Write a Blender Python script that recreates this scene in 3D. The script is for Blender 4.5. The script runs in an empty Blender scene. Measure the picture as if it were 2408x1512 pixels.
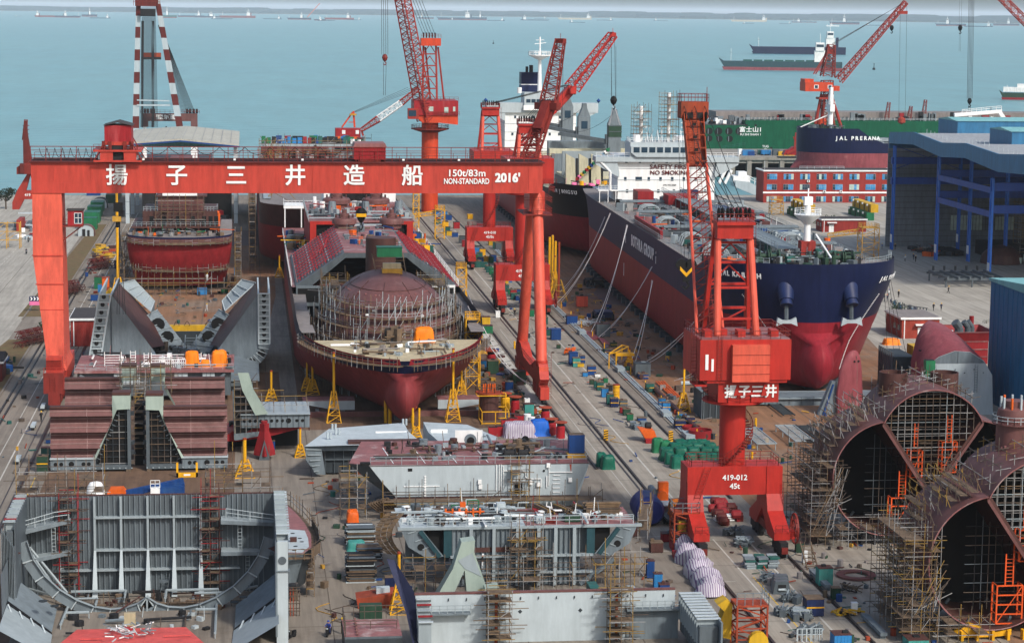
import bpy,math,random
from mathutils import Matrix,Vector
from math import sin,cos,pi,radians,atan,atan2,sqrt,hypot
_a='dark';_b='steel';_c='white';_d='steel_pale';_e='steel_mid';_f='steel_light';_g='pipe';_h='plank';_i='black';_j='blue';_k='primer_dark';_l='crane_dark';_m='hull_red2';_n='steel_dark';_o='teal';_p='cloth_black';_q='orange';_r='yellow';_s='pipe_grey';_t='green';_u='green_dk';_v='deck_pink';_w='bamboo';_x='house_red';_y='mustard';_z='helmet_yel';_A='rusty_boom';_B='blue_lt';_C='stand';_D='hull block';_E='primer';_F='blue_dk';_G='crane_red';_H='yellow_old';_I='lettering';_J='far_blue';_K='stuff';_L='crane_far';_M='maroon';_N='Scale';_O='glass';_P='cloth_navy';_Q='gantry_red';_R='crane_salmon';_S='cloth_white';_T='scaffold';_U='scaffolding';_V='deck_grey';_W='boom';_X='hull_red';_Y='hull_navy';_Z='rope';_0='hall_blue';_1='hull';_2='crane';_3='body';_4='walk';_5='tarp_orange';_6='cloth_blue';_7='machine_house';_8='tarp_cover';_9='yard_litter';Aa='Vector';Ab='crane_orange';Ac='hull_pink';Ad='pale_green';Ae='pipe_yellow';Af='teal_lt';Ag='roof_dark';Ah='far_white';Ai='concrete';Aj='buff';Ak='hoist_rope';Al='ship';Am='tool_locker';An='locker';Ao='container';Ap='frame';Aq='frames';Ar='Roughness';As='ShaderNodeTexNoise';At='Detail';Au='tarp_green';Av='glass_pale';Aw='far_red';Ax='sand';Ay='deck';Az='left';AA='right';AB='Position';AC='ShaderNodeMapRange';AD='Base Color';AE='deck_cream';AF='brick';AG='skin';AH='concrete_lt';AI='pink';AJ='hook_block';AK='superstructure';AL='second';AM='third';AN='deck_block';AO='plating';AP='pipes';AQ='crane_hook';AR='welded_brackets';AS='haze';AT='Principled BSDF';AU='ShaderNodeMapping';AV='rope_light';AW='teal_dk';AX='roof_teal';AY='brick2';AZ='concrete_road';A0='slip_dk';A1='line_white';A2='label';A3='water';A4='slipway';A5='guard_rail';A6='a_frame';A7='portal_crane';A8='shell';A9='tarpaulin';Ba='bulkhead';Bb='middle';Bc='building';Bd='front';Be='scrap';Bf='wheel';Bg='ShaderNodeVectorMath';Bh='ShaderNodeMix';Bi='hull_slate';Bj='highlight_seam';Bk='beam_blue';Bl='roof_grey';Bm='glass_blue';Bn='leaf_dk';Bo='line_yellow';Bp='tarp_striped';Bq='operator_cab';Br='luffing_rope';Bs='keel_block';Bt='keel block';Bu='farthest';Bv='nearest';Bw='light blue';Bx='hull_block';By='luffing_crane';Bz='wrapped_bundle';BA='mobile_crane';BB='staging';BC='engine_part';BD='machine part';BE='Specular IOR Level';BF='ShaderNodeNewGeometry';BH='ShaderNodeBump';BI='festoon_cable';BJ='slew_platform';BK='scaffold_belt'
S=bpy.context.scene
COL=S.collection
random.seed(7)
# ---------------- camera, world, sun, exposure ----------------
FOC,CAMH,TH,ROLL,YAW=5200.0,70.0,atan(734/5200.0),radians(.6),radians(-6.9)
RM=Matrix.Rotation(YAW,3,'Z')@Matrix.Rotation(pi/2-TH,3,'X')@Matrix.Rotation(ROLL,3,'Z')
cam=bpy.data.cameras.new('camera');cam.sensor_width=36;cam.lens=36*FOC/2408
cam.clip_start=1;cam.clip_end=500000
co=bpy.data.objects.new('camera',cam);COL.objects.link(co)
co.matrix_world=Matrix.Translation((0,0,CAMH))@RM.to_4x4()
S.camera=co
S.render.resolution_x,S.render.resolution_y=1024,642
SUN_EL,SUN_AZ=radians(42),radians(148)
W=bpy.data.worlds.new('World');S.world=W;W.use_nodes=True
nt=W.node_tree;bg=nt.nodes['Background']
sk=nt.nodes.new('ShaderNodeTexSky');sk.sky_type='NISHITA';sk.sun_disc=False
sk.sun_elevation=SUN_EL;sk.sun_rotation=SUN_AZ;sk.air_density=1.2;sk.dust_density=3.0;sk.ozone_density=1.0
nt.links.new(sk.outputs[0],bg.inputs[0]);bg.inputs[1].default_value=.12
sl=bpy.data.lights.new('sun','SUN');sl.energy=2.4;sl.angle=radians(5);sl.color=(1,.95,.88)
so=bpy.data.objects.new('sun',sl);COL.objects.link(so)
sd=Vector((sin(SUN_AZ)*cos(SUN_EL),cos(SUN_AZ)*cos(SUN_EL),sin(SUN_EL)))
so.rotation_euler=sd.to_track_quat('Z','Y').to_euler()
S.view_settings.view_transform='Standard';S.view_settings.look='None';S.view_settings.exposure=0.45;S.cycles.volume_bounces=2
# ---------------- photograph coordinates to the place (photo seen 2408 wide) ----------------
def ray(px,py):return RM@Vector(((px-1204)/FOC,-(py-756)/FOC,-1))
def G(px,py,z=0.0):
 d=ray(px,py);t=(z-CAMH)/d.z;return (t*d.x,t*d.y,z)
def PY(px,py,Y):
 d=ray(px,py);t=Y/d.y;return (t*d.x,Y,CAMH+t*d.z)
 # ---------------- materials ----------------
def lin(c):return tuple(((v/255)/12.92 if v/255<=.04045 else ((v/255+.055)/1.055)**2.4) for v in c)
MT={}
def mat(name,rgb,rough=.6,var=.12,scale=.5,stain=None,amt=.0,streak=0.,metal=0.,bump=0.,sscale=.25,spec=.3,dirt=.26):
 m=bpy.data.materials.new(name);m.use_nodes=True;n=m.node_tree.nodes;l=m.node_tree.links
 b=n[AT];b.inputs[Ar].default_value=rough;b.inputs['Metallic'].default_value=metal
 b.inputs[BE].default_value=spec
 c=lin(rgb);geo=n.new(BF)
 nz=n.new(As);nz.inputs[_N].default_value=scale;nz.inputs[At].default_value=6;nz.inputs[Ar].default_value=.65
 l.new(geo.outputs[AB],nz.inputs[Aa])
 mr=n.new(AC);mr.inputs[1].default_value=.3;mr.inputs[2].default_value=.7
 mr.inputs[3].default_value=1-var;mr.inputs[4].default_value=1+var;l.new(nz.outputs[0],mr.inputs[0])
 mx=n.new(Bg);mx.operation='SCALE';mx.inputs[0].default_value=c;l.new(mr.outputs[0],mx.inputs[_N])
 out=mx.outputs[0]
 if stain:
  mp=n.new(AU);mp.inputs[_N].default_value=(1,1,1-.85*min(1,streak*2)) if streak else (1,1,1)
  l.new(geo.outputs[AB],mp.inputs[0])
  n2=n.new(As);n2 .inputs[_N].default_value=sscale;n2 .inputs[At].default_value=9;n2 .inputs[Ar].default_value=.7
  l.new(mp.outputs[0],n2 .inputs[Aa])
  r2=n.new(AC);r2 .inputs[1].default_value=.62-.22*amt;r2 .inputs[2].default_value=.78-.2*amt
  r2 .inputs[3].default_value=0;r2 .inputs[4].default_value=min(1,.35+amt*.6);l.new(n2 .outputs[0],r2 .inputs[0])
  mi=n.new(Bh);mi.data_type='RGBA';l.new(r2 .outputs[0],mi.inputs[0]);l.new(out,mi.inputs[6]);mi.inputs[7].default_value=(*lin(stain),1)
  out=mi.outputs[2]
 if dirt:
  mp=n.new(AU);mp.inputs[_N].default_value=(1,1,.16) if dirt>0 else (.9,.045,1)
  l.new(geo.outputs[AB],mp.inputs[0]);n4=n.new(As);n4 .inputs[_N].default_value=.9;n4 .inputs[At].default_value=8;n4 .inputs[Ar].default_value=.72
  l.new(mp.outputs[0],n4 .inputs[Aa]);r4=n.new(AC);r4 .inputs[1].default_value=.36;r4 .inputs[2].default_value=.62;r4 .inputs[3].default_value=1-abs(dirt);r4 .inputs[4].default_value=1.06
  l.new(n4 .outputs[0],r4 .inputs[0]);m4=n.new(Bg);m4 .operation='SCALE';l.new(out,m4 .inputs[0]);l.new(r4 .outputs[0],m4 .inputs[_N]);out=m4 .outputs[0]
 l.new(out,b.inputs[AD])
 if bump:
  bp=n.new(BH);bp.inputs['Strength'].default_value=bump;bp.inputs['Distance'].default_value=.2
  l.new(nz.outputs[0],bp.inputs['Height']);l.new(bp.outputs[0],b.inputs['Normal'])
 MT[name]=m;return m
RUST=(96,52,34);DIRT=(92,82,72)
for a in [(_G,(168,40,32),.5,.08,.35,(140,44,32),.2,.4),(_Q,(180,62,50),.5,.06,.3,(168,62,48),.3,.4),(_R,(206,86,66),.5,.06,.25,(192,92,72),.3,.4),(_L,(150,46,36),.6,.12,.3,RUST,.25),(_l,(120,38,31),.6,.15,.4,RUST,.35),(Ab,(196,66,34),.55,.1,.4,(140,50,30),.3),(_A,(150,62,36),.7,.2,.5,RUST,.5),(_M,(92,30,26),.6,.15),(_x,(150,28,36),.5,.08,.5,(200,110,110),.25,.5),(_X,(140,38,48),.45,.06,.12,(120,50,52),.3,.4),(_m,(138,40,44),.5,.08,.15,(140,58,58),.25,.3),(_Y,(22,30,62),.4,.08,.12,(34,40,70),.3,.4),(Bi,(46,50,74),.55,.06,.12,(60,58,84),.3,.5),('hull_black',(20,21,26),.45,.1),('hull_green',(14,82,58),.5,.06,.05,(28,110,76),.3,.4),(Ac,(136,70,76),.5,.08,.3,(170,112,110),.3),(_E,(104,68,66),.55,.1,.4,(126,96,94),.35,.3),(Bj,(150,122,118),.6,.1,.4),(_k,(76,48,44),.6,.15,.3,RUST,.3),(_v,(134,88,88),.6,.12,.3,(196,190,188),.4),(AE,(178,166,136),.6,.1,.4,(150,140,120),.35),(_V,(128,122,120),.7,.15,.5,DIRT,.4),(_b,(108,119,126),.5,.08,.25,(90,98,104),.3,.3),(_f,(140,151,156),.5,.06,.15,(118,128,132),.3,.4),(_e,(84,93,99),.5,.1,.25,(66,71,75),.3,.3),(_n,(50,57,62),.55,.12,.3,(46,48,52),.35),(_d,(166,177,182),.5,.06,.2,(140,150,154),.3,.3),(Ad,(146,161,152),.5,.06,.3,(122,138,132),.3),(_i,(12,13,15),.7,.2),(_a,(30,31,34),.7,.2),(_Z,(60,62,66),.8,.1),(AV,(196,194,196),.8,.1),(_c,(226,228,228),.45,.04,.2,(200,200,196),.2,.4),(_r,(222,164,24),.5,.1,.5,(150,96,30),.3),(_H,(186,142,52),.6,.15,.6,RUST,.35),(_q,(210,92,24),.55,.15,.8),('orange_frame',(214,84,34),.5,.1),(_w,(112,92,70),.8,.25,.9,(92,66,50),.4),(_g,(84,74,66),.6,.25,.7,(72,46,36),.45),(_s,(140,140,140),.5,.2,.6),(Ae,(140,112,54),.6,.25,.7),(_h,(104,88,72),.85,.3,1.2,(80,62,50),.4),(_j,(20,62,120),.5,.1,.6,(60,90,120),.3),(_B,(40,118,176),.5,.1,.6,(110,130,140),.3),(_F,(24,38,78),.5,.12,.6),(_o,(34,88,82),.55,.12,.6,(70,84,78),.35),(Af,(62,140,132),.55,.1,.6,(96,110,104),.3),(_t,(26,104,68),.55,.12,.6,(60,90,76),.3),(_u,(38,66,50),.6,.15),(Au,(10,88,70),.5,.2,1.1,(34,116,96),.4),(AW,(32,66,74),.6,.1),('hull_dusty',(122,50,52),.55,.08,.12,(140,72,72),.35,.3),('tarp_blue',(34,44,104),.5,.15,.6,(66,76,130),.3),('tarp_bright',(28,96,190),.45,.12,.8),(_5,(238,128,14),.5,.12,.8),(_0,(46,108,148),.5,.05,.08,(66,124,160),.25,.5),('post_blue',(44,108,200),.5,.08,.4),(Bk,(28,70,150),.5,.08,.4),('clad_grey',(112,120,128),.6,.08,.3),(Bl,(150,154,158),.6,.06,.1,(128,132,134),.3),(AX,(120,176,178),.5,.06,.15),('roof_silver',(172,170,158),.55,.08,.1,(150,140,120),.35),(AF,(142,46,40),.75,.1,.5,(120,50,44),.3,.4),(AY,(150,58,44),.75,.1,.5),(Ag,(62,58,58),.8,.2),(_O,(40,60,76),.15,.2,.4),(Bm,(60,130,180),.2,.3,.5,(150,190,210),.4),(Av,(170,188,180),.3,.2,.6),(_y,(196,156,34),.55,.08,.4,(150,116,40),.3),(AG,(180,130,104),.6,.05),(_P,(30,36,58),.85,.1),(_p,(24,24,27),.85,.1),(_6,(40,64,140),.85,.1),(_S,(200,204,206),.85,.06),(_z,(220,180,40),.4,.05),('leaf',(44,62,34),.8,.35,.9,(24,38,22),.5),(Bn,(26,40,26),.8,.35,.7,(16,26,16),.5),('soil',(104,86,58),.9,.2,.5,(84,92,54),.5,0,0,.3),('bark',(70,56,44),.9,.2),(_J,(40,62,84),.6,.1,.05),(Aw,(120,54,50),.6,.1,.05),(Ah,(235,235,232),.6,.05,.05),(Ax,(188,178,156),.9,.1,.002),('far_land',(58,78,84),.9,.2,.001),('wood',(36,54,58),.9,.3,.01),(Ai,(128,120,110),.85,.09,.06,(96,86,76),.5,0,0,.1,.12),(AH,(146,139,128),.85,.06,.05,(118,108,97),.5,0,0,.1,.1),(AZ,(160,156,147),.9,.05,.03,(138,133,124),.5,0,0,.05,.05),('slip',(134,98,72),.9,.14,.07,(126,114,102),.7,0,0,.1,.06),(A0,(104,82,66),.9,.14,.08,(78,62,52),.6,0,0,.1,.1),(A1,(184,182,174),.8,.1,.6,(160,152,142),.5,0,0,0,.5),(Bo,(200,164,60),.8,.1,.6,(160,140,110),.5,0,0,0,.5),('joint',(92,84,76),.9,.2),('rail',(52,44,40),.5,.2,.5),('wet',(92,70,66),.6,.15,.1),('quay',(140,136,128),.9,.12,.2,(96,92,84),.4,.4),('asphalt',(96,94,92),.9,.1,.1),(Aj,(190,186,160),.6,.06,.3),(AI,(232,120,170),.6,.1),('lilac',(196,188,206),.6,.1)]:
 k=a[0];mat(*a,**(dict(dirt=-.3) if k in (Ai,AH,'slip',A0,AZ,A1,Bo) else dict(dirt=0) if k[:4] in ('glas',_Z,AG,'clot','leaf','wood') else dict(spec=.12) if k[:4]==_1 else dict(dirt=.09) if k in (_d,_f,_c,Ad) else {}))
def striped(name,c1,c2,sc):
 m=mat(name,c1,.6,.06);n=m.node_tree.nodes;l=m.node_tree.links;b=n[AT]
 src=b.inputs[AD].links[0].from_socket
 t=n.new('ShaderNodeTexCoord');w=n.new('ShaderNodeTexWave');w.inputs[_N].default_value=sc;w.inputs['Distortion'].default_value=1.2;w.inputs['Detail Scale'].default_value=.6
 l.new(t.outputs['Object'],w.inputs[Aa]);r=n.new(AC);r.inputs[1].default_value=.72;r.inputs[2].default_value=.8;l.new(w.outputs[0],r.inputs[0])
 mi=n.new(Bh);mi.data_type='RGBA';l.new(r.outputs[0],mi.inputs[0]);l.new(src,mi.inputs[6]);mi.inputs[7].default_value=(*lin(c2),1);l.new(mi.outputs[2],b.inputs[AD])
striped(Bp,(186,182,190),(104,76,118),1.1)
# ---------------- mesh builder ----------------
class MB:
 def __init__(s,m=_b):s.v=[];s.f=[];s.mi=[];s.names=[];s.m(m)
 def m(s,name):
  if name not in s.names:s.names.append(name)
  s.c=s.names.index(name);return s
 def add(s,vs,fs):
  o=len(s.v);s.v+=[tuple(v) for v in vs];s.f+=[tuple(i+o for i in f) for f in fs];s.mi+=[s.c]*len(fs);return s
 def box(s,x0,x1,y0,y1,z0,z1):
  return s.add([(x0,y0,z0),(x1,y0,z0),(x1,y1,z0),(x0,y1,z0),(x0,y0,z1),(x1,y0,z1),(x1,y1,z1),(x0,y1,z1)],[(3,2,1,0),(4,5,6,7),(0,1,5,4),(1,2,6,5),(2,3,7,6),(3,0,4,7)])
 def cb(s,x,y,z,sx,sy,sz,rz=0.):
  c,t=cos(rz),sin(rz);a,b=sx/2,sy/2;vs=[]
  for h in (z,z+sz):
   for u,w in ((-a,-b),(a,-b),(a,b),(-a,b)):vs.append((x+u*c-w*t,y+u*t+w*c,h))
  return s.add(vs,[(3,2,1,0),(4,5,6,7),(0,1,5,4),(1,2,6,5),(2,3,7,6),(3,0,4,7)])
 def bar(s,p,q,r=.1,n=4,r2=None):
  p,q=Vector(p),Vector(q);d=q-p
  if d.length<1e-6:return s
  d.normalize();u=d.cross(Vector((0,0,1)) if abs(d.z)<.95 else Vector((0,1,0))).normalized();w=d.cross(u)
  r2=r if r2 is None else r2;vs=[]
  for P,R_ in ((p,r),(q,r2)):
   for k in range(n):
    a=2*pi*(k+.5)/n;vs.append(P+(u*cos(a)+w*sin(a))*R_)
  fs=[(k,(k+1)%n,n+(k+1)%n,n+k) for k in range(n)]
  return s.add(vs,fs+[tuple(range(n))[::-1],tuple(range(n,2*n))])
 def path(s,pts,r=.1,n=4):
  for a,b in zip(pts,pts[1:]):s.bar(a,b,r,n)
  return s
 def sag(s,p,q,d,r=.06,k=8):
  p,q=Vector(p),Vector(q);return s.path([p.lerp(q,i/k)-Vector((0,0,d*4*(i/k)*(1-i/k))) for i in range(k+1)],r)
 def prism(s,pts,ax,a,b):
  n=len(pts);mk={'x':lambda p,t:(t,p[0],p[1]),'y':lambda p,t:(p[0],t,p[1]),'z':lambda p,t:(p[0],p[1],t)}[ax]
  return s.add([mk(p,a) for p in pts]+[mk(p,b) for p in pts],[tuple(range(n))[::-1],tuple(range(n,2*n))]+[(k,(k+1)%n,n+(k+1)%n,n+k) for k in range(n)])
 def lathe(s,prof,c,n=24,ax='z',cap=True):
  mk={'z':lambda r,h,a:(c[0]+r*cos(a),c[1]+r*sin(a),c[2]+h),'y':lambda r,h,a:(c[0]+r*cos(a),c[1]+h,c[2]+r*sin(a)),'x':lambda r,h,a:(c[0]+h,c[1]+r*cos(a),c[2]+r*sin(a))}[ax]
  vs=[mk(r,h,2*pi*k/n) for r,h in prof for k in range(n)];fs=[]
  for i in range(len(prof)-1):fs+=[(i*n+k,i*n+(k+1)%n,(i+1)*n+(k+1)%n,(i+1)*n+k) for k in range(n)]
  if cap:
   if prof[0][0]>.01:fs.append(tuple(range(n))[::-1])
   if prof[-1][0]>.01:fs.append(tuple(range((len(prof)-1)*n,len(prof)*n)))
  return s.add(vs,fs)
 def cyl(s,x,y,z0,z1,r,n=16,r2=None):return s.lathe([(r,0),(r if r2 is None else r2,z1-z0)],(x,y,z0),n)
 def grid(s,rows,closed=False):
  n=len(rows[0]);vs=[v for r in rows for v in r];fs=[]
  for i in range(len(rows)-1):
   for k in range(n if closed else n-1):fs.append((i*n+k,i*n+(k+1)%n,(i+1)*n+(k+1)%n,(i+1)*n+k))
  return s.add(vs,fs)
 def quad(s,a,b,c,d):return s.add([a,b,c,d],[(0,1,2,3)])
 def plate(s,a,b,c,d,t=.1):
  A=[Vector(p) for p in (a,b,c,d)];nn=(A[1]-A[0]).cross(A[2]-A[0]).normalized()*t
  return s.add(A+[p-nn for p in A],[(0,1,2,3),(7,6,5,4),(0,4,5,1),(1,5,6,2),(2,6,7,3),(3,7,4,0)])
 def rails(s,pts,h=1.1,step=2.,r=.05,closed=False):
  if closed:pts=list(pts)+[pts[0]]
  for a,b in zip(pts,pts[1:]):
   a,b=Vector(a),Vector(b);k=max(1,round((b-a).length/step))
   for i in range(k+1):p=a.lerp(b,i/k);s.bar(p,p+Vector((0,0,h)),r)
   for f in (1,.55):s.bar(a+Vector((0,0,h*f)),b+Vector((0,0,h*f)),r)
  return s
 def lattice(s,p,q,w0,h0,w1,h1,n=10,rc=.16,rb=.08,up=(0,0,1)):
  p,q=Vector(p),Vector(q);d=(q-p).normalized();sd_=d.cross(Vector(up)).normalized();u=sd_.cross(d)
  st=[]
  for i in range(n+1):
   t=i/n;c=p.lerp(q,t);w=(w0+(w1-w0)*t)/2;h=(h0+(h1-h0)*t)/2
   st.append([c-sd_*w-u*h,c+sd_*w-u*h,c+sd_*w+u*h,c-sd_*w+u*h])
  for k in range(4):s.bar(st[0][k],st[n][k],rc)
  for i in range(n):
   for k in range(4):
    s.bar(st[i+1][k],st[i+1][(k+1)%4],rb);a,b=(k,(k+1)%4) if i%2 else ((k+1)%4,k);s.bar(st[i][a],st[i+1][b],rb)
  return s
 def ladder(s,p,q,w=.6,n=None,r=.04,side=(1,0,0)):
  p,q,w_=Vector(p),Vector(q),Vector(side)*w/2;n=n or int((q-p).length/.45)
  s.bar(p-w_,q-w_,r);s.bar(p+w_,q+w_,r)
  for i in range(1,n):c=p.lerp(q,i/n);s.bar(c-w_,c+w_,r*.8)
  return s
 def scaff(s,o,U,V,nu,nv,z0,z1,dz=2.,r=.055,jit=.3,cols=(_g,_g,_s,_w,Ae),planks=.3,both=True,base=None):
  o,U,V=Vector(o),Vector(U),Vector(V);rr=random.Random(int(o.x*13+o.y*7+z0*3));nz=max(1,int((z1-z0)/dz))
  for i in range(nu+1):
   for j in range(nv+1):
    p=o+U*(i/nu)+V*(j/max(1,nv));s.m(rr.choice(cols));b=z0 if base is None else base(p)
    s.bar((p.x,p.y,b),(p.x+rr.uniform(-.1,.1),p.y,z1+rr.uniform(-.2,1.6)*jit*3),r)
  for k in range(1,nz+1):
   z=z0+k*dz+rr.uniform(-.2,.2)*jit
   for j in range(nv+1):
    a=o+V*(j/max(1,nv));e=U.normalized();s.m(rr.choice(cols));s.bar(a-e*rr.uniform(0,1.)*jit*2+Vector((0,0,z-a.z)),a+U+e*rr.uniform(0,1.2)*jit*2+Vector((0,0,z-a.z+rr.uniform(-.1,.1))),r)
    if both:s.m(rr.choice(cols));s.bar(a+Vector((0,0,z-a.z+1)),a+U*rr.uniform(.5,1)+Vector((0,0,z-a.z+1)),r)
   for i in range(nu+1):
    a=o+U*(i/nu);s.m(rr.choice(cols));s.bar(a+Vector((0,0,z-a.z)),a+V+Vector((0,0,z-a.z)),r)
   for i in range(nu):
    if rr.random()<planks:
     a=o+U*(i/nu)+Vector((0,0,z-o.z+.06));b=o+U*((i+1)/nu)+Vector((0,0,z-o.z+.06));s.m(_h)
     s.plate(a,b,b+V*.9,a+V*.9,.06)
    if rr.random()<.16:a=o+U*(i/nu)+Vector((0,0,z-o.z));s.m(rr.choice(cols));s.bar(a,o+U*((i+1)/nu)+Vector((0,0,z+dz-o.z)),r)
  return s
 def build_each(s,name,parent=None,smooth=None,world=True,lab=None,cat=None,group=None):
  n=len(s.v);p=list(range(n))
  def fd(a):
   while p[a]!=a:p[a]=p[p[a]];a=p[a]
   return a
  for f in s.f:
   for k in f[1:]:p[fd(k)]=fd(f[0])
  gr={}
  for i,f in enumerate(s.f):gr.setdefault(fd(f[0]),[]).append(i)
  out=[]
  for r,fi in gr.items():
   us=sorted({k for i in fi for k in s.f[i]});ix={k:j for j,k in enumerate(us)};b=MB(s.names[s.mi[fi[0]]]);b.names=list(s.names);b.v=[s.v[k] for k in us];b.f=[tuple(ix[k] for k in s.f[i]) for i in fi];b.mi=[s.mi[i] for i in fi]
   o=b.build(name,parent,smooth,world);out.append(o)
   if lab:tag(o,lab,cat,group)
  return out
 def build(s,name,parent=None,smooth=None,world=True):
  me=bpy.data.meshes.new(name);off=wl(parent) if (parent and world) else Vector((0,0,0))
  me.from_pydata([(v[0]-off.x,v[1]-off.y,v[2]-off.z) for v in s.v],[],s.f)
  for nme in s.names:me.materials.append(MT[nme])
  me.polygons.foreach_set('material_index',s.mi);me.update()
  if smooth:
   me.shade_smooth();me.set_sharp_from_angle(angle=radians(smooth))
  o=bpy.data.objects.new(name,me);COL.objects.link(o)
  if parent:o.parent=parent
  return o
def wl(o):
 v=Vector((0,0,0))
 while o:v=v+o.location;o=o.parent
 return v
def tag(o,label=None,cat=None,group=None,kind=None):
 for k,v in ((A2,label),('category',cat),('group',group),('kind',kind)):
  if v:o[k]=v
 return o
def thing(name,label,cat,loc=(0,0,0),rz=0.,group=None):
 o=bpy.data.objects.new(name,None);COL.objects.link(o);o.location=loc;o.rotation_euler=(0,0,rz);o.empty_display_size=.5
 return tag(o,label,cat,group)
def dup(root,loc,rz=None,label=None,group=None,scale=None):
 def cp(o,par):
  c=o.copy();COL.objects.link(c)
  if par:c.parent=par
  for ch in KIDS.get(o.name,None) or list(o.children):cp(ch,c)
  return c
 r=cp(root,None);r.location=loc
 if rz is not None:r.rotation_euler=(0,0,rz)
 if scale:r.scale=(scale,)*3 if not isinstance(scale,tuple) else scale
 return tag(r,label,None,group)
KIDS={}
def text(body,size,loc,rot,m,name,parent,bold=.0,ext=.02,align='CENTER',sx=1.,shear=0.,world=True):
 if bold>.045:
  B=bold*.75;first=None;R0=rot if isinstance(rot,Matrix) else Matrix.Rotation(rot,4,'Z')@Matrix.Rotation(pi/2,4,'X')
  for i,(u,w) in enumerate(((-1,-1),(1,-1),(1,1),(-1,1),(0,0))):
   o=text(body,size,Vector(loc)+R0 .to_3x3()@Vector((u*B,w*B,.006*i)),rot,m,name,parent,.012,ext,align,sx,shear,world)
   if first:
    fm=first.data;import bmesh as bm_;q=bm_.new();q.from_mesh(fm);q.from_mesh(o.data);q.to_mesh(fm);q.free();bpy.data.objects.remove(o)
   else:first=o
  return first
 c=bpy.data.curves.new(name,'FONT');c.body=body;c.size=size;c.extrude=ext;c.offset=bold;c.align_x=align;c.align_y='CENTER';c.shear=shear;c.resolution_u=3
 t=bpy.data.objects.new(name,c);COL.objects.link(t)
 me=bpy.data.meshes.new_from_object(t);bpy.data.objects.remove(t);me.materials.clear();me.materials.append(MT[m])
 off=wl(parent) if parent and world else Vector((0,0,0));R3=rot if isinstance(rot,Matrix) else Matrix.Rotation(rot,4,'Z')@Matrix.Rotation(pi/2,4,'X')
 me.transform(Matrix.Translation(Vector(loc)-off)@R3 .to_4x4()@Matrix.Diagonal((sx,1,1,1)))
 o=bpy.data.objects.new(name,me);COL.objects.link(o)
 if parent:o.parent=parent
 return o
 # ---------------- the setting: water, ground, sheets, rails, far shore ----------------
def struct(name,mb):return tag(mb.build(name),kind='structure')
def sheet(name,pts,m,k=1):
 return struct(name,MB(m).add([(x,y,.004*k) for x,y in pts],[tuple(range(len(pts)))]))
wm=bpy.data.materials.new(A3);wm.use_nodes=True;n=wm.node_tree.nodes;l=wm.node_tree.links;b=n[AT]
b.inputs[AD].default_value=(.13,.27,.29,1);b.inputs[Ar].default_value=.28;b.inputs['IOR'].default_value=1.33;b.inputs[BE].default_value=.25
ge=n.new(BF);mp=n.new(AU);mp.inputs[_N].default_value=(.5,1,1);l.new(ge.outputs[AB],mp.inputs[0])
n1=n.new(As);n1 .inputs[_N].default_value=.11;n1 .inputs[At].default_value=5;l.new(mp.outputs[0],n1 .inputs[Aa])
bp=n.new(BH);bp.inputs['Strength'].default_value=.55;bp.inputs['Distance'].default_value=2.5;l.new(n1 .outputs[0],bp.inputs['Height']);l.new(bp.outputs[0],b.inputs['Normal'])
n3=n.new(As);n3 .inputs[_N].default_value=.0016;n3 .inputs[At].default_value=6;l.new(mp.outputs[0],n3 .inputs[Aa])
cr=n.new(Bh);cr.data_type='RGBA';cr.inputs[6].default_value=(.085,.24,.29,1);cr.inputs[7].default_value=(.13,.30,.32,1);l.new(n3 .outputs[0],cr.inputs[0])
mp5=n.new(AU);mp5 .inputs[_N].default_value=(.03,.006,1);l.new(ge.outputs[AB],mp5 .inputs[0]);n5=n.new(As);n5 .inputs[_N].default_value=1;n5 .inputs[At].default_value=10;n5 .inputs[Ar].default_value=.75;l.new(mp5 .outputs[0],n5 .inputs[Aa])
r5=n.new(AC);r5 .inputs[1].default_value=.3;r5 .inputs[2].default_value=.7;r5 .inputs[3].default_value=.8;r5 .inputs[4].default_value=1.18;l.new(n5 .outputs[0],r5 .inputs[0]);v5=n.new(Bg);v5 .operation='SCALE';l.new(cr.outputs[2],v5 .inputs[0]);l.new(r5 .outputs[0],v5 .inputs[_N]);l.new(v5 .outputs[0],b.inputs[AD])
MT[A3]=wm
struct(A3,MB(A3).add([(-40000,500,-5),(40000,500,-5),(40000,60000,-5),(-40000,60000,-5)],[(0,1,2,3)]))
QY=834
gm=MB(Ai);gm.add([(-500,-150,0),(900,-150,0),(900,QY,0),(-500,QY,0)],[(0,1,2,3)]);gm.m('quay').add([(-500,QY,0),(900,QY,0),(900,QY,-9),(-500,QY,-9)],[(3,2,1,0)])
struct('ground',gm)
sheet('road',[(-300,-100),(-50,-100),(-50,832),(-300,832)],AZ)
sheet('road',[(128,-100),(420,-100),(420,832),(152,832),(142,520),(128,420)],AZ)
sheet(A4,[(-30,425),(2,425),(7,540),(8,660),(-30,660)],'slip',1)
sheet(A4,[(-30,120),(-2,120),(-2,352),(6,352),(6,425),(-30,425)],A0,1)
sheet(A4,[(71,200),(128,200),(128,420),(142,520),(146,700),(73,700)],'slip',1)
sheet(A4,[(9,365),(50,365),(50,660),(9,660)],A0,2)  # darker sheet paints in the shade below the gas carrier
sheet('runway',[(54.2,283),(69.5,283),(69.5,760),(54.2,760)],AH,2)
sheet('runway',[(58,120),(69.5,120),(69.5,278),(58,278)],AH,2)
sheet('runway',[(69.5,120),(85,120),(85,300),(69.5,300)],AH,2)
sheet('curb_strip',[(50.4,333),(52.6,333),(52.6,480),(50.4,480)],A1,2)
sheet('verge',[(-51.5,505),(-44.7,505),(-44.7,720),(-48.5,720)],'soil',2)
sheet('verge',[(-58,300),(-44.7,300),(-44.7,470),(-50,470),(-54,420)],'soil',2)
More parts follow.
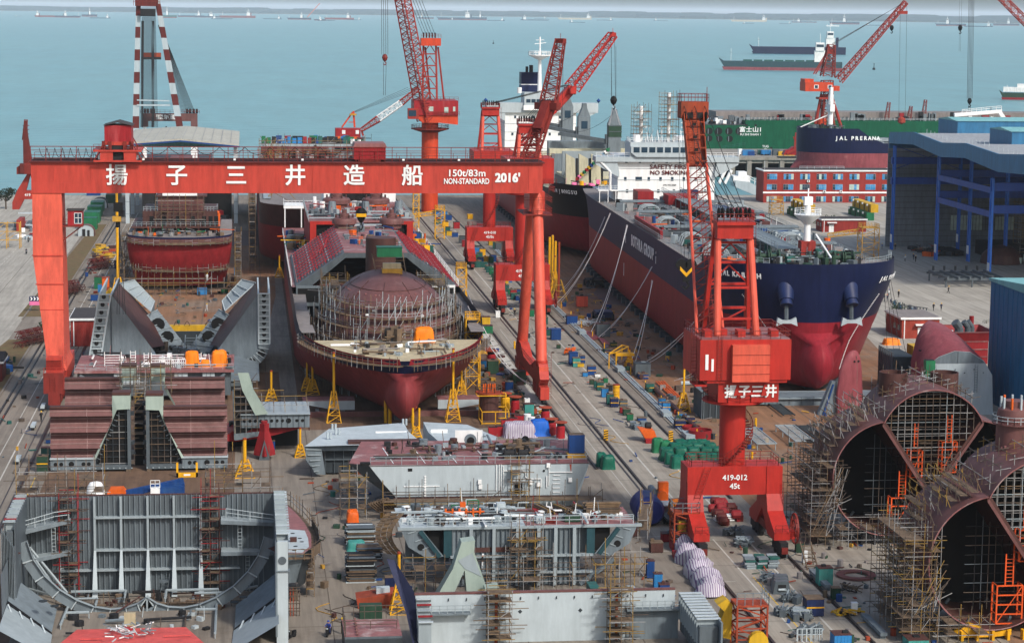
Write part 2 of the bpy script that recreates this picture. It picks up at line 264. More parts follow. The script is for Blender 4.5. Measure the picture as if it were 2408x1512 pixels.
sheet('wet_ground',[G(1420,712)[:2],G(1505,725)[:2],G(1475,662)[:2],G(1425,655)[:2],G(1395,690)[:2]],'wet',2)
sheet('wet_ground',[(32,655),(5,700),(-36,700),(-36,655)],'wet',2)
jm=MB('joint')
def strip(mb,x0,y0,x1,y1,w,z):
 d=Vector((x1-x0,y1-y0)).normalized();p=Vector((-d.y,d.x))*w/2
 mb.add([(x0-p.x,y0-p.y,z),(x0+p.x,y0+p.y,z),(x1+p.x,y1+p.y,z),(x1-p.x,y1-p.y,z)],[(3,2,1,0)])
for y in range(205,800,13):
 strip(jm,54.2,y,57.2,y,.12,.016);strip(jm,58.8,y,69,y,.12,.016)
for y in range(180,540,22):strip(jm,-32,y,50,y,.16,.016);strip(jm,73,y+3,140,y+3,.16,.016)
for x in (9.5,20,31,44):strip(jm,x,200,x,366,.14,.02)
for x in (-21,-10,3.5):strip(jm,x,200,x,690,.14,.02)
for x in (84,97,112,125):strip(jm,x,205,x,400,.18,.02)
for x in (-60,-72,-86):strip(jm,x,200,x,800,.12,.016)
for y in range(300,830,16):strip(jm,-140,y,-50.5,y,.1,.016);strip(jm,146,y,330,y,.1,.016)
struct('ground_joints',jm)
lm=MB(A1)
strip(lm,61.2,305,61.2,700,.28,.02);strip(lm,65.9,305,65.9,700,.28,.02);strip(lm,61.2,305,59.3,305,.28,.02);strip(lm,65.9,305,67.6,305,.28,.02)
strip(lm,55.4,300,55.4,480,.12,.02);strip(lm,66.3,150,66.3,282,.26,.02);strip(lm,61.8,150,61.8,284,.2,.02)
strip(lm,-36.6,300,-36.6,760,.22,.02);strip(lm,-38.6,300,-38.6,760,.16,.02)
for y in range(560,800,6):strip(lm,-66,y,-66,y+3,.18,.02)
strip(lm,55.5,262,60,262,.18,.02);strip(lm,30,286,57,286,.2,.02);strip(lm,30,278,57,278,.2,.02)
lm.m(Bo);strip(lm,62.7,150,62.7,264,.16,.02);strip(lm,-31.6,300,-31.6,330,.16,.02)
struct('painted_lines',lm)
rm=MB('rail')
for x,y0,y1 in ((58.3,306,760),(69.6,308,760),(58.3,120,280),(69.6,120,282),(-33.2,190,780),(53.3,376,480),(53.3,330,376)):
 strip(rm,x,y0,x,y1,.7,.012);rm.box(x-.1,x+.1,y0,y1,.0,.16)
for x in (-41.5,-42.6):strip(rm,x,200,x,780,.5,.012);rm.box(x-.1,x+.1,200,780,.0,.16)
strip(rm,-34.6,190,-34.6,780,.2,.012);strip(rm,57.4,306,57.4,760,.35,.012)
struct('crane_rails',rm)
km=MB(Ai);km.box(-44.6,-44.2,200,760,0,.22);km.box(-50.2,-49.8,500,760,0,.15)
struct('kerb',km)
sm=MB(Ax);sm.add([(-14000,29000,-3),(-2500,23500,-3),(3600,20500,-3),(6200,17300,-3),(20000,10500,-3),(200000,380000,-3),(-200000,380000,-3)],[(0,1,2,3,4,5,6)])
sm.m('far_land');sm.add([(-14000,29500,-2.5),(-2500,23900,-2.5),(3600,20900,-2.5),(6200,17700,-2.5),(20000,10900,-2.5),(200000,380000,-2.5),(-200000,380000,-2.5)],[(0,1,2,3,4,5,6)])  # bluish base puts distance haze into the land colour
struct('far_shore',sm)
tm=MB('wood');rr=random.Random(3)
sh=[(-13000,29500),(-2500,24300),(3600,21200),(6200,18000),(14000,14200)]
for a,b_ in zip(sh,sh[1:]):
 k=int(hypot(b_[0]-a[0],b_[1]-a[1])/240)
 for i in range(k):
  for j in range(3):
   t=(i+rr.random())/k;x=a[0]+(b_[0]-a[0])*t;y=a[1]+(b_[1]-a[1])*t+j*700+rr.uniform(0,600);r=rr.uniform(160,420);h=rr.uniform(14,32)+j*14
   tm.lathe([(r,-4),(r*.95,h*.6),(r*.6,h*.95),(0.01,h)],(x,y,0),7)
tag(tm.build('woodland'),'hazy blue-grey line of low woodland along the far river bank','trees',kind=_K)
# ---------------- gantry crane ----------------
GX0,GX1,GZ0,GZ1=-37.6,53.3,37.0,42.4
g=thing('gantry_crane','huge red goliath gantry crane with white lettering straddling the building berths','gantry crane',(8,400,0))
b=MB(_Q).box(GX0,GX1,396.5,403.5,GZ0,GZ1)
for i in range(14):x=GX0+6.5*(i+.6);b.m(_Q).box(x-.03,x+.03,396.44,396.5,GZ0+.3,GZ1-.3)
b.m(_M).box(GX0-.3,GX1+.3,396.0,404,GZ1,GZ1+.25)
b.m(_Q).box(GX0,GX0+7,396.42,396.5,GZ0,GZ0+1.8)
girder=b.build('girder',g)
for i,ch in enumerate('揚子三井造船'):text(ch,3.9,(-22.7+i*10.47,396.36,40.0),0,_c,_I,girder,.075)
text('150t/83m',1.7,(39.45,396.36,40.6),0,_c,_I,girder,.03,sx=1.06)
text('NON-STANDARD',1.4,(39.45,396.36,39.15),0,_c,_I,girder,.03,sx=.74)
text("2016'",2.2,(46.9,396.36,39.75),0,_c,_I,girder,.1,sx=.95)
r=MB(_l)
for y in (396.2,403.8):r.rails([(GX0,y,GZ1+.25),(GX1,y,GZ1+.25)],1.1,2.6,.055)
for y in (396.2,):
 for i in range(35):x=GX0+2.65*i;r.bar((x,y,GZ1),(x,y,GZ1+2.9),.075)
 r.bar((GX0,y,GZ1+2.85),(GX1,y,GZ1+2.85),.09);r.bar((GX0,y,GZ1+2.2),(GX1,y,GZ1+2.2),.06)
for s_ in (398,402):r.m(_a).bar((GX0,s_,GZ1+.35),(GX1,s_,GZ1+.35),.12)
r.build(A5,g)
c=MB(_i)
for i in range(13):c.sag((GX0+1.5+i*1.35,396.3,GZ1+2.6),(GX0+2.85+i*1.35,396.3,GZ1+2.6),2.0 if i%2 else 1.6,.06)
c.build(BI,g);c=MB(_i)
for i in range(8):c.sag((-18+i*4.45,396.3,GZ1+2.8),(-13.55+i*4.45,396.3,GZ1+2.8),1.3,.07)
c.build(BI,g)
t=MB(_Q)
tx=-22.4
for s_ in (-3.1,1.0):t.box(tx+s_,tx+s_+2.2,395.4,398.5,GZ1+.5,GZ1+2)
t.box(tx-4.3,tx+4.1,395.2,404.5,GZ1+2.0,GZ1+2.3);t.box(tx-4.3,tx+4.1,395.2,395.5,GZ1+.2,GZ1+.5)
for s_ in (-2.5,-1.4,1.2,2.3):t.m(_l).box(tx+s_-.3,tx+s_+.3,395.6,397,GZ1+1.6,GZ1+3.8)
t.m(_a).box(tx-1.2,tx+1.2,396,398,GZ1+.3,GZ1+3.6)
for s_ in (-1,1):
 t.m(_l).bar((tx+s_*4.2,395.3,GZ1+.4),(tx+s_*2.2,395.3,GZ1+4),.14);t.bar((tx+s_*4.2,404,GZ1+.4),(tx+s_*2.2,404,GZ1+4),.14)
 t.rails([(tx+s_*4.2,395.3,GZ1+2.3),(tx+s_*1.4,395.3,GZ1+2.3)],1,1,.05)
 for k in range(3):t.m(_d).cyl(tx+s_*(1.8+k*.7),396,GZ1+.6,GZ1+1.4,.3,8)
tr=t.build('trolley',g)
h=MB(_x);h.box(tx-2.35,tx+2.35,396,403,46.1,49);h.m(_Q).box(tx-2.45,tx+2.45,395.9,403.1,45.5,46.1)
for i in range(9):h.m(_x).box(tx-2.3+i*.55,tx-2.2+i*.55,395.95,396,46.1,49)
h.m(Ag).prism([(tx-2.6,48.95),(tx,49.7),(tx+2.6,48.95),(tx,49.5)],'y',395.6,403.4)
h.build(_7,tr)
rp=MB(_a)
for i in range(8):rp.bar((tx-.8+i*.22,396,GZ1+.5),(tx-.5+i*.22,395.6,34.9),.045)
hb=MB(_i);hb.box(tx-.9,tx+.7,395.1,396.1,33.8,35.4);hb.box(tx+.0,tx+.9,395.1,396.1,32.9,34);hb.m(_H).box(tx-1.1,tx+.4,394.9,396.2,32.1,33.0);hb.m(_i).cyl(tx-.2,395.6,31,32.1,.4,8)
for s_ in (-.6,-.2,.5,.9):hb.m(_a).sag((tx+.1,395.6,31.4),(tx+s_,395.6,15.5),.0,.07);
hk=rp.build(Ak,g);hb.build(AJ,g)
h2=MB(_a);X2=20.6
for s_ in (-.9,-.5,.5,.9):h2 .bar((X2+s_,400,GZ0),(X2+s_*.5,399,33.5),.045)
h2 .build(Ak,g)
h2=MB(_i).lathe([(.1,-1.6),(.5,-1.2),(1.0,-.2),(1.0,.5),(.5,1.1),(.1,1.2)],(X2,399,33),10);h2 .m(_r).box(X2-.9,X2+.9,398.0,398.1,32.6,33.2)
h2 .m(_i).path([(X2,399,31.5),(X2+.3,399,30.7),(X2,399,30.1),(X2-.35,399,30.5)],.16);h2 .build(AJ,g)
h=MB(_x);h.box(19.2,24.9,397,403,43,45.3);h.m(_v).prism([(19,45.2),(25.1,45.2),(24.8,45.9),(19.4,45.9)],'y',396.8,403.2)
for i in range(13):h.m(_x).box(19.3+i*.45,19.36+i*.45,396.94,397,43,45.2)
h.m(_l).box(20,24,397,403,42.6,43);h.build('electric_house',g)
fl=MB(_c)
for x in (-18,-2,10,28,38,47):fl.cb(x,395.9,GZ1+.5,.4,.3,.3)
fl.build_each('lamp',g)
L=MB(_R)
prof=[(37.0,-37.5,-32.4,396.6,403.4),(26,-37.5,-32.3,395.8,404.2),(7.5,-35.1,-32.2,393,407),(6,-35.0,-31.7,392.5,407.5)]
L.grid([[(x0,y0,z),(x1,y0,z),(x1,y1,z),(x0,y1,z)] for z,x0,x1,y0,y1 in prof],True)
for z,x0,x1,y in ((26,-37.55,-32.25,395.7),(21,-37,-32.25,395.0),(16.5,-36.3,-32.2,394.4)):L.m(_Q).box(x0-.05,x1+.05,y-.05,y+.3,z-.1,z+.1)
lg=L.build('leg',g)
B=MB(_Q);B.box(-35,-32,386,414,3.2,6.4)
for y in (387,391,396,402,408,412):
 B.m(_l).box(-34.4,-32.4,y-1.5,y+1.5,1.0,3.4)
 for s_ in (-.9,.9):B.m(_a).lathe([(.55,-.3),(.55,.3)],(-33.4,y+s_,.6),10,'x')
B.m(_l).box(-35.2,-31.8,385.6,386.1,3,6.6).ladder((-33.6,385.5,.5),(-33.6,385.5,6),.9)
for k in range(5):B.m(_Q).box(-35.1+k*.05,-32.2,390-k*.4,391,6.4+k*.5,6.9+k*.5)
B.rails([(-35.1,385.8,6.5),(-31.9,385.8,6.5)],1,1);B.ladder((-34.9,391,3),(-34.9,392.2,10),.6);B.ladder((-32,391,2),(-32,392.2,11),.6)
B.build('bogie_beam',lg)
cb=MB(_x);cb.box(-31.4,-28.8,396.4,399,31.3,33.9);cb.m(_O).box(-30.2,-29.0,396.34,396.4,31.6,33.5);cb.m(_c)
for x in (-30.25,-29.6,-28.98):cb.box(x,x+.08,396.3,396.36,31.6,33.5)
for z in (31.6,32.6,33.45):cb.box(-30.25,-28.9,396.3,396.36,z,z+.08)
cb.m(Ag).box(-31.6,-28.6,396.2,399.2,33.9,34.1);cb.m(_l).box(-32.4,-28.8,396.4,399,31.0,31.3).rails([(-32.3,396.3,31.3),(-31.4,396.3,31.3)],1.1,.5);cb.bar((-32.4,397.5,28.5),(-29,397.5,31.1),.15)
cb.build(Bq,g)
A=MB(_R)
for yb in (390.5,418.5):A.bar((52.7,yb,6.5),(52.9,404-3*(yb<404)+3*(yb>404),36.8),1.02,18);A.m(_Q).bar((52.7,yb,6.4),(52.7,yb,7.4),1.08,18).m(_R)
A.build('leg',g,smooth=40)
B=MB(_Q);B.box(51.4,54.2,400,408,33.4,37)
for z in (33,35):B.m(_l).rails([(50.2,398.5,z),(55.4,398.5,z),(55.4,409,z)],1.1,1.2)
B.box(50.2,55.4,398.3,409,32.8,33.0);B.m(_l).rails([(54.4,396,37.1),(55.5,396,37.1),(55.5,404,37.1)],1.1,1.2)
B.build('leg_head',g)
B=MB(_Q);B.prism([(386.5,4.5),(388.5,7),(394,6.8),(400,5),(410,5),(415,6.8),(421,7),(423,4.5),(420,3),(389,3)],'x',51.9,53.6)
for y in (387,391,395,414,418,422):
 B.m(_Q).box(51.9,53.5,y-1.5,y+1.5,1.0,3.2)
 for s_ in (-.9,.9):B.m(_a).lathe([(.55,-.3),(.55,.3)],(52.7,y+s_,.6),10,'x')
B.m(_l).rails([(51.8,396,5.2),(51.8,413,5.2)],1.2,1.5).ladder((54.0,389,.5),(54.0,389.4,9),.6);B.rails([(51.8,386.3,3),(53.7,386.3,3)],1,1)
B.m(_R).box(51.9,53.6,387.6,388,4.8,6.6);B.build('bogie_beam',g)
# ---------------- cranes on portals ----------------
def rope_fan(mb,P,Q,n,w,r=.05):
 for i in range(n):
  o=Vector(((i/(max(1,n-1))-.5)*w,0,0));mb.bar(Vector(P)+o,Vector(Q)+o,r)
def portal_crane(name,label,x,y,k,number=None,col=_G,house=True):
 """k: portal height, column top, house size, a-frame top, boom foot, boom tip (world)"""
 c=thing(name,label,_2,(x,y,0),0,'red portal slewing cranes')
 hw,hl=5.3,6.0
 p=MB(col);p.box(x-hw-.6,x+hw+.6,y-2.2,y+2.2,7.2,11)
 p.m(_l).rails([(x-hw-.5,y-2.1,11),(x+hw+.5,y-2.1,11),(x+hw+.5,y+2.1,11),(x-hw-.5,y+2.1,11)],1.1,1.5,.05,True)
 p.ladder((x-hw-1,y-2.6,3),(x-hw+1.6,y-2.6,11),.8)
 pb=p.build('portal',c)
 if number:
  for i,s_ in enumerate(number):text(s_,1.0,(x,y-2.26,9.5-i*1.15),0,_c,_I,pb,.02)
 for s_ in (-1,1):
  L=MB(col);xs=x+s_*hw
  for e in (-1,1):
   L.m(col).prism([(y+e*2.34,10.96),(y+e*2.34,7.3),(y+e*3.2,5.2),(y+e*7.2,3.2),(y+e*7.2,2.2),(y+e*3.4,2.2),(y+e*.01,5.),(y+e*.01,10.96)][::(1 if e<0 else -1)],'x',xs-1.05,xs+1.05)
  L.m(_l).box(xs-.8,xs+.8,y-3.3,y+3.3,2.3,3.3);L.ladder((xs+s_*1.1,y-3,1),(xs+s_*1.1,y-2.4,9),.7,side=(0,1,0))
  L.rails([(xs-.9,y-7.4,3.2),(xs+.9,y-7.4,3.2)],1,.9);lg=L.build('leg',c)
  B=MB(_a)
  for e in (-1,1):
   for q in (-1.6,0,1.6):
    B.m(_a).box(xs-.5,xs+.5,y+e*6.3+q-.75,y+e*6.3+q+.75,.7,2.2);B.m(_a).lathe([(.5,-.35),(.5,.35)],(xs,y+e*6.3+q,.55),10,'x')
  B.m(_l).box(xs-.4,xs+.4,y-9,y-8.2,.8,1.6);B.build('bogie',lg)
 R=MB(_l);
 for r_ in (1.9,1.1):R.lathe([(r_,-.12),(r_+.14,-.12),(r_+.14,.12),(r_,.12),(r_,-.12)],(x+hw+2.0,y-5.8,3.4),22,'x',False)
 for i in range(8):R.bar((x+hw+2.0,y-5.8,3.4),(x+hw+2.0,y-5.8+1.95*cos(i*pi/4),3.4+1.95*sin(i*pi/4)),.05)
 R.m(col).box(x+hw+.7,x+hw+1.9,y-6.6,y-5,2.2,3.2);R.build('cable_reel',c)
 ct=k['ct'];C=MB(col);C.cyl(x,y,11,ct,1.72,26);cm=C.build('column',c,smooth=40)
 C=MB(_l)
 for i in range(26):
  a=-2.3+i*.16;z=11.2+i*(ct-12)/26*.98;a2=a+.16
  C.box(0,0,0,0,0,0) if 0 else C.bar((x+1.8*cos(a),y+1.8*sin(a),z),(x+2.7*cos(a),y+2.7*sin(a),z),.12);C.bar((x+2.7*cos(a),y+2.7*sin(a),z),(x+2.7*cos(a),y+2.7*sin(a),z+1.1),.04);C.bar((x+2.7*cos(a),y+2.7*sin(a),z+1.1),(x+2.7*cos(a2),y+2.7*sin(a2),z+1.1+(ct-12)/26),.05)
 C.build('spiral_stair',cm)
 C=MB(col);C.lathe([(3.9,0),(4.1,.15),(4.1,.3),(3.9,.4),(1.7,.4)],(x,y,ct-.7),26);C.m(_l).rails([(x+4*cos(a*pi/8),y+4*sin(a*pi/8),ct-.3) for a in range(17)],1.0,1.6,.04);C.build(BJ,c)
 return c
def house_std(c,x,y,z,col,txt=None,cab=1):
 H=MB(col);H.box(x-3.4,x+4.6,y-4.6,y+6,z,z+2.9);H.prism([(x-6,z+3),(x+6,z+3),(x+6,z+8.3),(x-6,z+8.3)],'y',y-5.1,y+6);H.m(col).box(x-5.0,x+5.6,y-4.9,y+6,z+2.6,z+3.2)
 H.m(_R).box(x-1.9,x+3.0,y-6,y-5.1,z+2.9,z+7.7)
 for q in (3.9,5.1,6.4):H.m(_l).box(x-1.95,x+3.05,y-6.04,y-5.98,z+q,z+q+.06)
 H.m(col).prism([(x-1.4,z+.9),(x-.6,z+.9),(x-1,z+2.4)],'y',y-4.9,y-4.5).prism([(x+2.2,z+.9),(x+3,z+.9),(x+2.6,z+2.4)],'y',y-4.9,y-4.5)
 H.m(_c).box(x-5.3,x-4.9,y-5.16,y-5.08,z+4.4,z+6.4).box(x-4.5,x-4.2,y-5.16,y-5.08,z+4.2,z+5.8)
 H.m(_v).box(x-5.9,x+5.9,y-5,y+5.9,z+8.3,z+8.36)
 H.m(_l).rails([(x-5.9,y-5,z+8.3),(x+5.9,y-5,z+8.3),(x+5.9,y+5.9,z+8.3),(x-5.9,y+5.9,z+8.3)],1.1,1.3,.05,True)
 H.m(_l).ladder((x-3.4,y-5.3,z+3),(x-3.4,y-5.3,z+9),.6).ladder((x-6.4,y-3,z+2),(x-6.4,y-3,z+9.4),.7)
 H.rails([(x-6.3,y-5.0,z+2.4),(x-6.3,y-2,z+2.4),(x-5,y-2,z+2.4)],1.1,.8);H.m(col).box(x-6.6,x-5,y-5,y-1.5,z+2.2,z+2.4)
 for q in range(5):H.m(_G).box(x-5+q*2.2,x-4.+q*2.2,y-3+q%2,y-1+q%2,z+8.36,z+9.2)
 hm=H.build(_7,c)
 if txt:text(txt,1.75,(x+.9,y-4.66,z+1.35),0,_c,_I,hm,.05)
 return hm
def aframe(c,x,y,z0,z1,col,back=1.,w=3.0):
 A=MB(col);yb=y+4.5*back;yt=y-1.0*back
 for s_ in (-1,1):
  A.m(_R if col==_G else col).bar((x+s_*2.6,y-4.2*back,z0),(x+s_*w*.72,yt-.3,z1-2.4),.46,12)
  A.m(col).bar((x+s_*w,yb*.5+y*.5,z0),(x+s_*w*.75,yt+1.2,z1-1),.36)
  A.m(_l if col!=_l else col).bar((x+s_*w,yb,z0),(x+s_*w*.75,yt+1.2,z1-2),.24)
 hh=z1-z0
 for i,f in enumerate((.2,.42,.62,.8)):
  wq=w*(1-.25*f);yy=yb*.5+y*.5+(yt+1.2-(yb*.5+y*.5))*f;A.m(col).bar((x-wq,yy,z0+hh*f),(x+wq,yy,z0+hh*f),.24)
  if f>.3:A.bar((x-wq,yy,z0+hh*f),(x,yy,z0+hh*(f+.17)),.14);A.bar((x+wq,yy,z0+hh*f),(x,yy,z0+hh*(f+.17)),.14)
  else:A.bar((x-wq,yy,z0),(x+wq,yy,z0+hh*f),.14)
 yf=y-2.6*back
 A.bar((x-2.3,yf,z0+hh*.42),(x+2.3,yf,z0+hh*.42),.22);A.bar((x-2.5,y-3.6*back,z0+hh*.15),(x+2.5,y-3.6*back,z0+hh*.15),.2)
 A.m(col).box(x-w*.8,x+w*.8,yt-1,yt+1.8,z1-2.2,z1-.4).box(x-w*.85,x+w*.85,yt-1.4,yt+2.2,z1-.4,z1)
 A.m(_l).rails([(x-w*.85,yt-1.4,z1),(x+w*.85,yt-1.4,z1),(x+w*.85,yt+2.2,z1),(x-w*.85,yt+2.2,z1)],1.1,.8,.05,True)
 for i in range(4):
  xx=x-1.8+i*1.2
  for e in (0,.5):A.m(_i).lathe([(.62,-.12),(.7,0),(.62,.12)],(xx+e-.2,yt+.3,z1+1.1),14,'x')
 A.m(_l).ladder((x+w+.6,yb*.5+y*.5,z0),(x+w*.75+.6,yt+1.2,z1),.7)
 return A.build(A6,c)
 # --- 419-012, the near one
c12=portal_crane(A7,'near bright red portal crane with rusty boom marked 419-012 beside green wrapped bundles',63.4,281,dict(ct=20),('419-012','45t'))
house_std(c12,64,282,19.75,_G,'揚子三井');aframe(c12,63.4,284,28.1,42.8,_G)
B=MB(_R);ft=(60.2,281.5,28.3);tp=Vector((63.9,314,56.0));mid=Vector(ft).lerp(tp,.74)
for s_ in (-1,1):
 for e in (0,1):B.m(_R).bar((ft[0]+s_*1.75+e*.4,ft[1]+e*1.5,ft[2]-e*.4),mid+Vector((s_*1.35,0,-e*1.2)),.2,6)
for i in range(11):
 f,f2=i/11,(i+1)/11;a=Vector(ft).lerp(mid,f);d=Vector(ft).lerp(mid,f2);w1=1.75-.4*f;w2=1.75-.4*f2
 B.m(_l).bar(a+Vector((-w1,0,0)),a+Vector((w1,0,0)),.09).bar(a+Vector((-w1,0,0)),d+Vector((w2,0,0)),.08).bar(a+Vector((-w1+.3,1,-1)),d+Vector((w2,0,-1)),.08)
 for s_ in (-1,1):B.bar(a+Vector((s_*w1,0,0)),d+Vector((s_*w2,.4,-1.1)),.08)
B.ladder(Vector(ft)+Vector((.3,-.2,.3)),mid+Vector((.1,0,.3)),.6)
B.m(_A)
ax=(tp-mid).normalized();up=Vector((0,-ax.z,ax.y))
for s_ in (-1,1):B.plate(mid+Vector((s_*1.35,0,0))-up*.9,tp+Vector((s_*1.5,0,0))-up*.9,tp+Vector((s_*1.5,0,0))+up*.5,mid+Vector((s_*1.35,0,0))+up*.5,.12*s_)
B.plate(mid+Vector((-1.35,0,0))-up*.6,mid+Vector((1.35,0,0))-up*.6,tp+Vector((1.5,0,0))-up*.5,tp+Vector((-1.5,0,0))-up*.5,.1)
for i in range(5):q=mid.lerp(tp,i/4.2);B.m(_A).bar(q-Vector((1.4,0,0))+up*.5,q+Vector((1.4,0,0))+up*.5,.14);B.m(_a).bar(q-Vector((.25,0,0))+up*.1,q+Vector((.25,0,0))+up*.1,.3)
B.ladder(mid+up*.7,tp+up*.7,.6)
q=tp;B.m(_A).box(q.x-1.95,q.x+2.05,q.y-1.2,q.y+1.6,q.z-1.3,q.z+1.1);B.m(_a).box(q.x-1.0,q.x-.2,q.y-1.3,q.y,q.z-1.2,q.z-.4).box(q.x+.4,q.x+1.2,q.y-1.3,q.y,q.z-1.2,q.z-.4);B.m(_l).rails([(q.x-1.95,q.y-1.2,q.z+1.1),(q.x+2.05,q.y-1.2,q.z+1.1),(q.x+2.05,q.y+1.6,q.z+1.1),(q.x-1.95,q.y+1.6,q.z+1.1)],1.1,.9,.045,True);B.bar((q.x+2,q.y,q.z+1),(q.x+2,q.y,q.z+3.2),.06)
for s_ in (-1.5,1.6):
 for e in (0,.4):B.m(_i).lathe([(.8,-.1),(.9,0),(.8,.1)],(q.x+s_+e*.4,q.y-.6,q.z-.9),14,'x')
B.build(_W,c12)
R=MB(_a);rope_fan(R,(63.4,283.4,44),tuple(mid+Vector((.4,0,1.0))),4,2.2);rope_fan(R,(63.4,283.4,44),tuple(tp+Vector((0,0,1.0))),3,3);R.build(Br,c12)
R=MB(_Z);hk=PY(1613,640,318)
for s_ in (-.9,-.3,.4,.9):R.bar(tp+Vector((s_-1.2,0,-1)),(hk[0]+s_*.8,hk[1],hk[2]+1.6),.035)
R.build(Ak,c12)
B=MB(_i)
for s_ in (-.7,.7):
 B.lathe([(.1,-.3),(.85,-.3),(.85,.3),(.1,.3)],(hk[0]+s_,hk[1],hk[2]+1.1),14,'y');B.m(_r).plate((hk[0]+s_*1.35,hk[1]-.35,hk[2]+.9),(hk[0]+s_*1.35,hk[1]-.35,hk[2]+.3),(hk[0],hk[1]-.35,hk[2]-.7),(hk[0],hk[1]-.35,hk[2]-.1),.04*s_).m(_i)
B.box(hk[0]-.45,hk[0]+.45,hk[1]-.3,hk[1]+.3,hk[2]-1.4,hk[2]-.2).path([(hk[0],hk[1],hk[2]-1.2),(hk[0]+.5,hk[1],hk[2]-2),(hk[0],hk[1],hk[2]-2.5),(hk[0]-.5,hk[1],hk[2]-2.1)],.18);B.build(AJ,c12)
# --- booms of the two cranes behind the gantry
def boom_goose(c,ft,kn,tp,w,col,n1=8,n2=14,rc=.26):
 B=MB(col);ft,kn,tp=Vector(ft),Vector(kn),Vector(tp)
 B.lattice(ft,ft.lerp(kn,.62),w,.6,w*.72,1.6,n1,rc,.11);B.bar(ft.lerp(kn,.6),kn,w*.38,4);d=(kn-ft).normalized();sd_=d.cross(Vector((0,0,1))).normalized()
 B.plate(ft.lerp(kn,.58)-sd_*w*.4,ft.lerp(kn,.58)+sd_*w*.4,kn+sd_*w*.42,kn-sd_*w*.42,.9)
 B.bar(kn-sd_*w*.75-d*.8,kn+sd_*w*.75-d*.8,1.15);B.bar(kn-sd_*w*.5,kn+sd_*w*.5,.9)
 for s_ in (-1,1):B.m(_i).lathe([(.6,-.2),(.6,.2)],tuple(kn+sd_*s_*w*.6-Vector((0,0,1.1))),10,'x');B.m(col)
 B.lattice(kn,tp,w*.8,w*.62,w*.45,w*.4,n2,rc*.8,.1);B.bar(tp-sd_*w*.3,tp+sd_*w*.3,.8);B.bar(tp,tp+Vector((0,0,1.8)),.07)
 return B.build(_W,c)
c10=portal_crane(A7,'red portal crane numbered 419-010 standing farther off on the runway behind the gantry',66,600,dict(ct=27),('419-010','45/5t'))
H=MB(_G);H.box(61,72,593,606,26.6,32);H.m(_l).box(58.6,61,593.5,596,27,29.6).rails([(61,593,32),(72,593,32)],1.1,1.4);H.m(_O).box(58.7,60.8,593.4,593.5,27.4,29.2);H.build(_7,c10)
aframe(c10,66.2,602,31,43.5,_G,1,2.9)
boom_goose(c10,(74.5,602,33.5),PY(1345,208,604),PY(1441,82,612),4.6,_G)
R=MB(_a);kn=PY(1345,200,604);rope_fan(R,(66.2,601,44.4),(kn[0]-1,kn[1],kn[2]),4,1.6,.07);tpp=PY(1441,82,612);R.bar(kn,tpp,.05);rope_fan(R,tpp,PY(1443,232,612),2,1.0,.06);R.build(Ak,c10)
c9=portal_crane(A7,'red portal crane numbered 419-009 half hidden behind the hinged gantry leg',64,511,dict(ct=28),('419-009','45/5t'))
H=MB(_G);H.lathe([(2,0),(5,2.2),(5,2.8)],(64,511,27.4),20);H.box(59.5,70.5,505,517,30.2,36);H.m(_l).rails([(59,504.6,30.2),(71,504.6,30.2)],1.1,1.3).rails([(59.5,505,36),(70.5,505,36)],1.1,1.3);H.build(_7,c9)
H=MB(_G);H.box(55.2,58.6,503,506.5,30.4,34.6);H.m(_O).box(55.5,58.3,502.94,503,31,33.9);H.m(_G).box(55.3,58.5,502.9,502.96,32.3,32.6).box(58,60,504,506,30.4,31);H.build(Bq,c9)
aframe(c9,65.2,513,35,43.6,_G,1,2.8)
boom_goose(c9,(63.8,506,33),PY(1290,243,512),PY(1318,97,522),4.4,_l)
R=MB(_a);kn=PY(1288,230,512);rope_fan(R,(65.2,512.4,44.6),kn,4,1.5,.06);tpp=PY(1320,97,522);rope_fan(R,tpp,PY(1318,300,522),2,.9,.05);R.build(Ak,c9)
def hook(name,label,top,bot,m=_i,s_=1.,n_=2,sling=None,group=None):
 h=thing(name,label,'crane hook',bot,0,group);B=MB(m);x,y,z=bot
 B.lathe([(.1,-1.5),(.7,-.9),(1.0,0),(.7,.9),(.1,1.2)],(x,y,z),8);B.path([(x,y,z-1.4),(x+.5,y,z-2),(x,y,z-2.6),(x-.4,y,z-2.2)],.2)
 B.build(AJ,h);R=MB(_Z);rope_fan(R,top,(x,y,z+1),n_,1.3*s_,.06*s_)
 if sling:R.bar((x-.3*s_,y,z-1.5),(sling[0]-.3,y,sling[2]),.06*s_);R.bar((x+.3*s_,y,z-1.5),(sling[0]+.3,y,sling[2]),.06*s_)
 R.build(Ak,h);return h
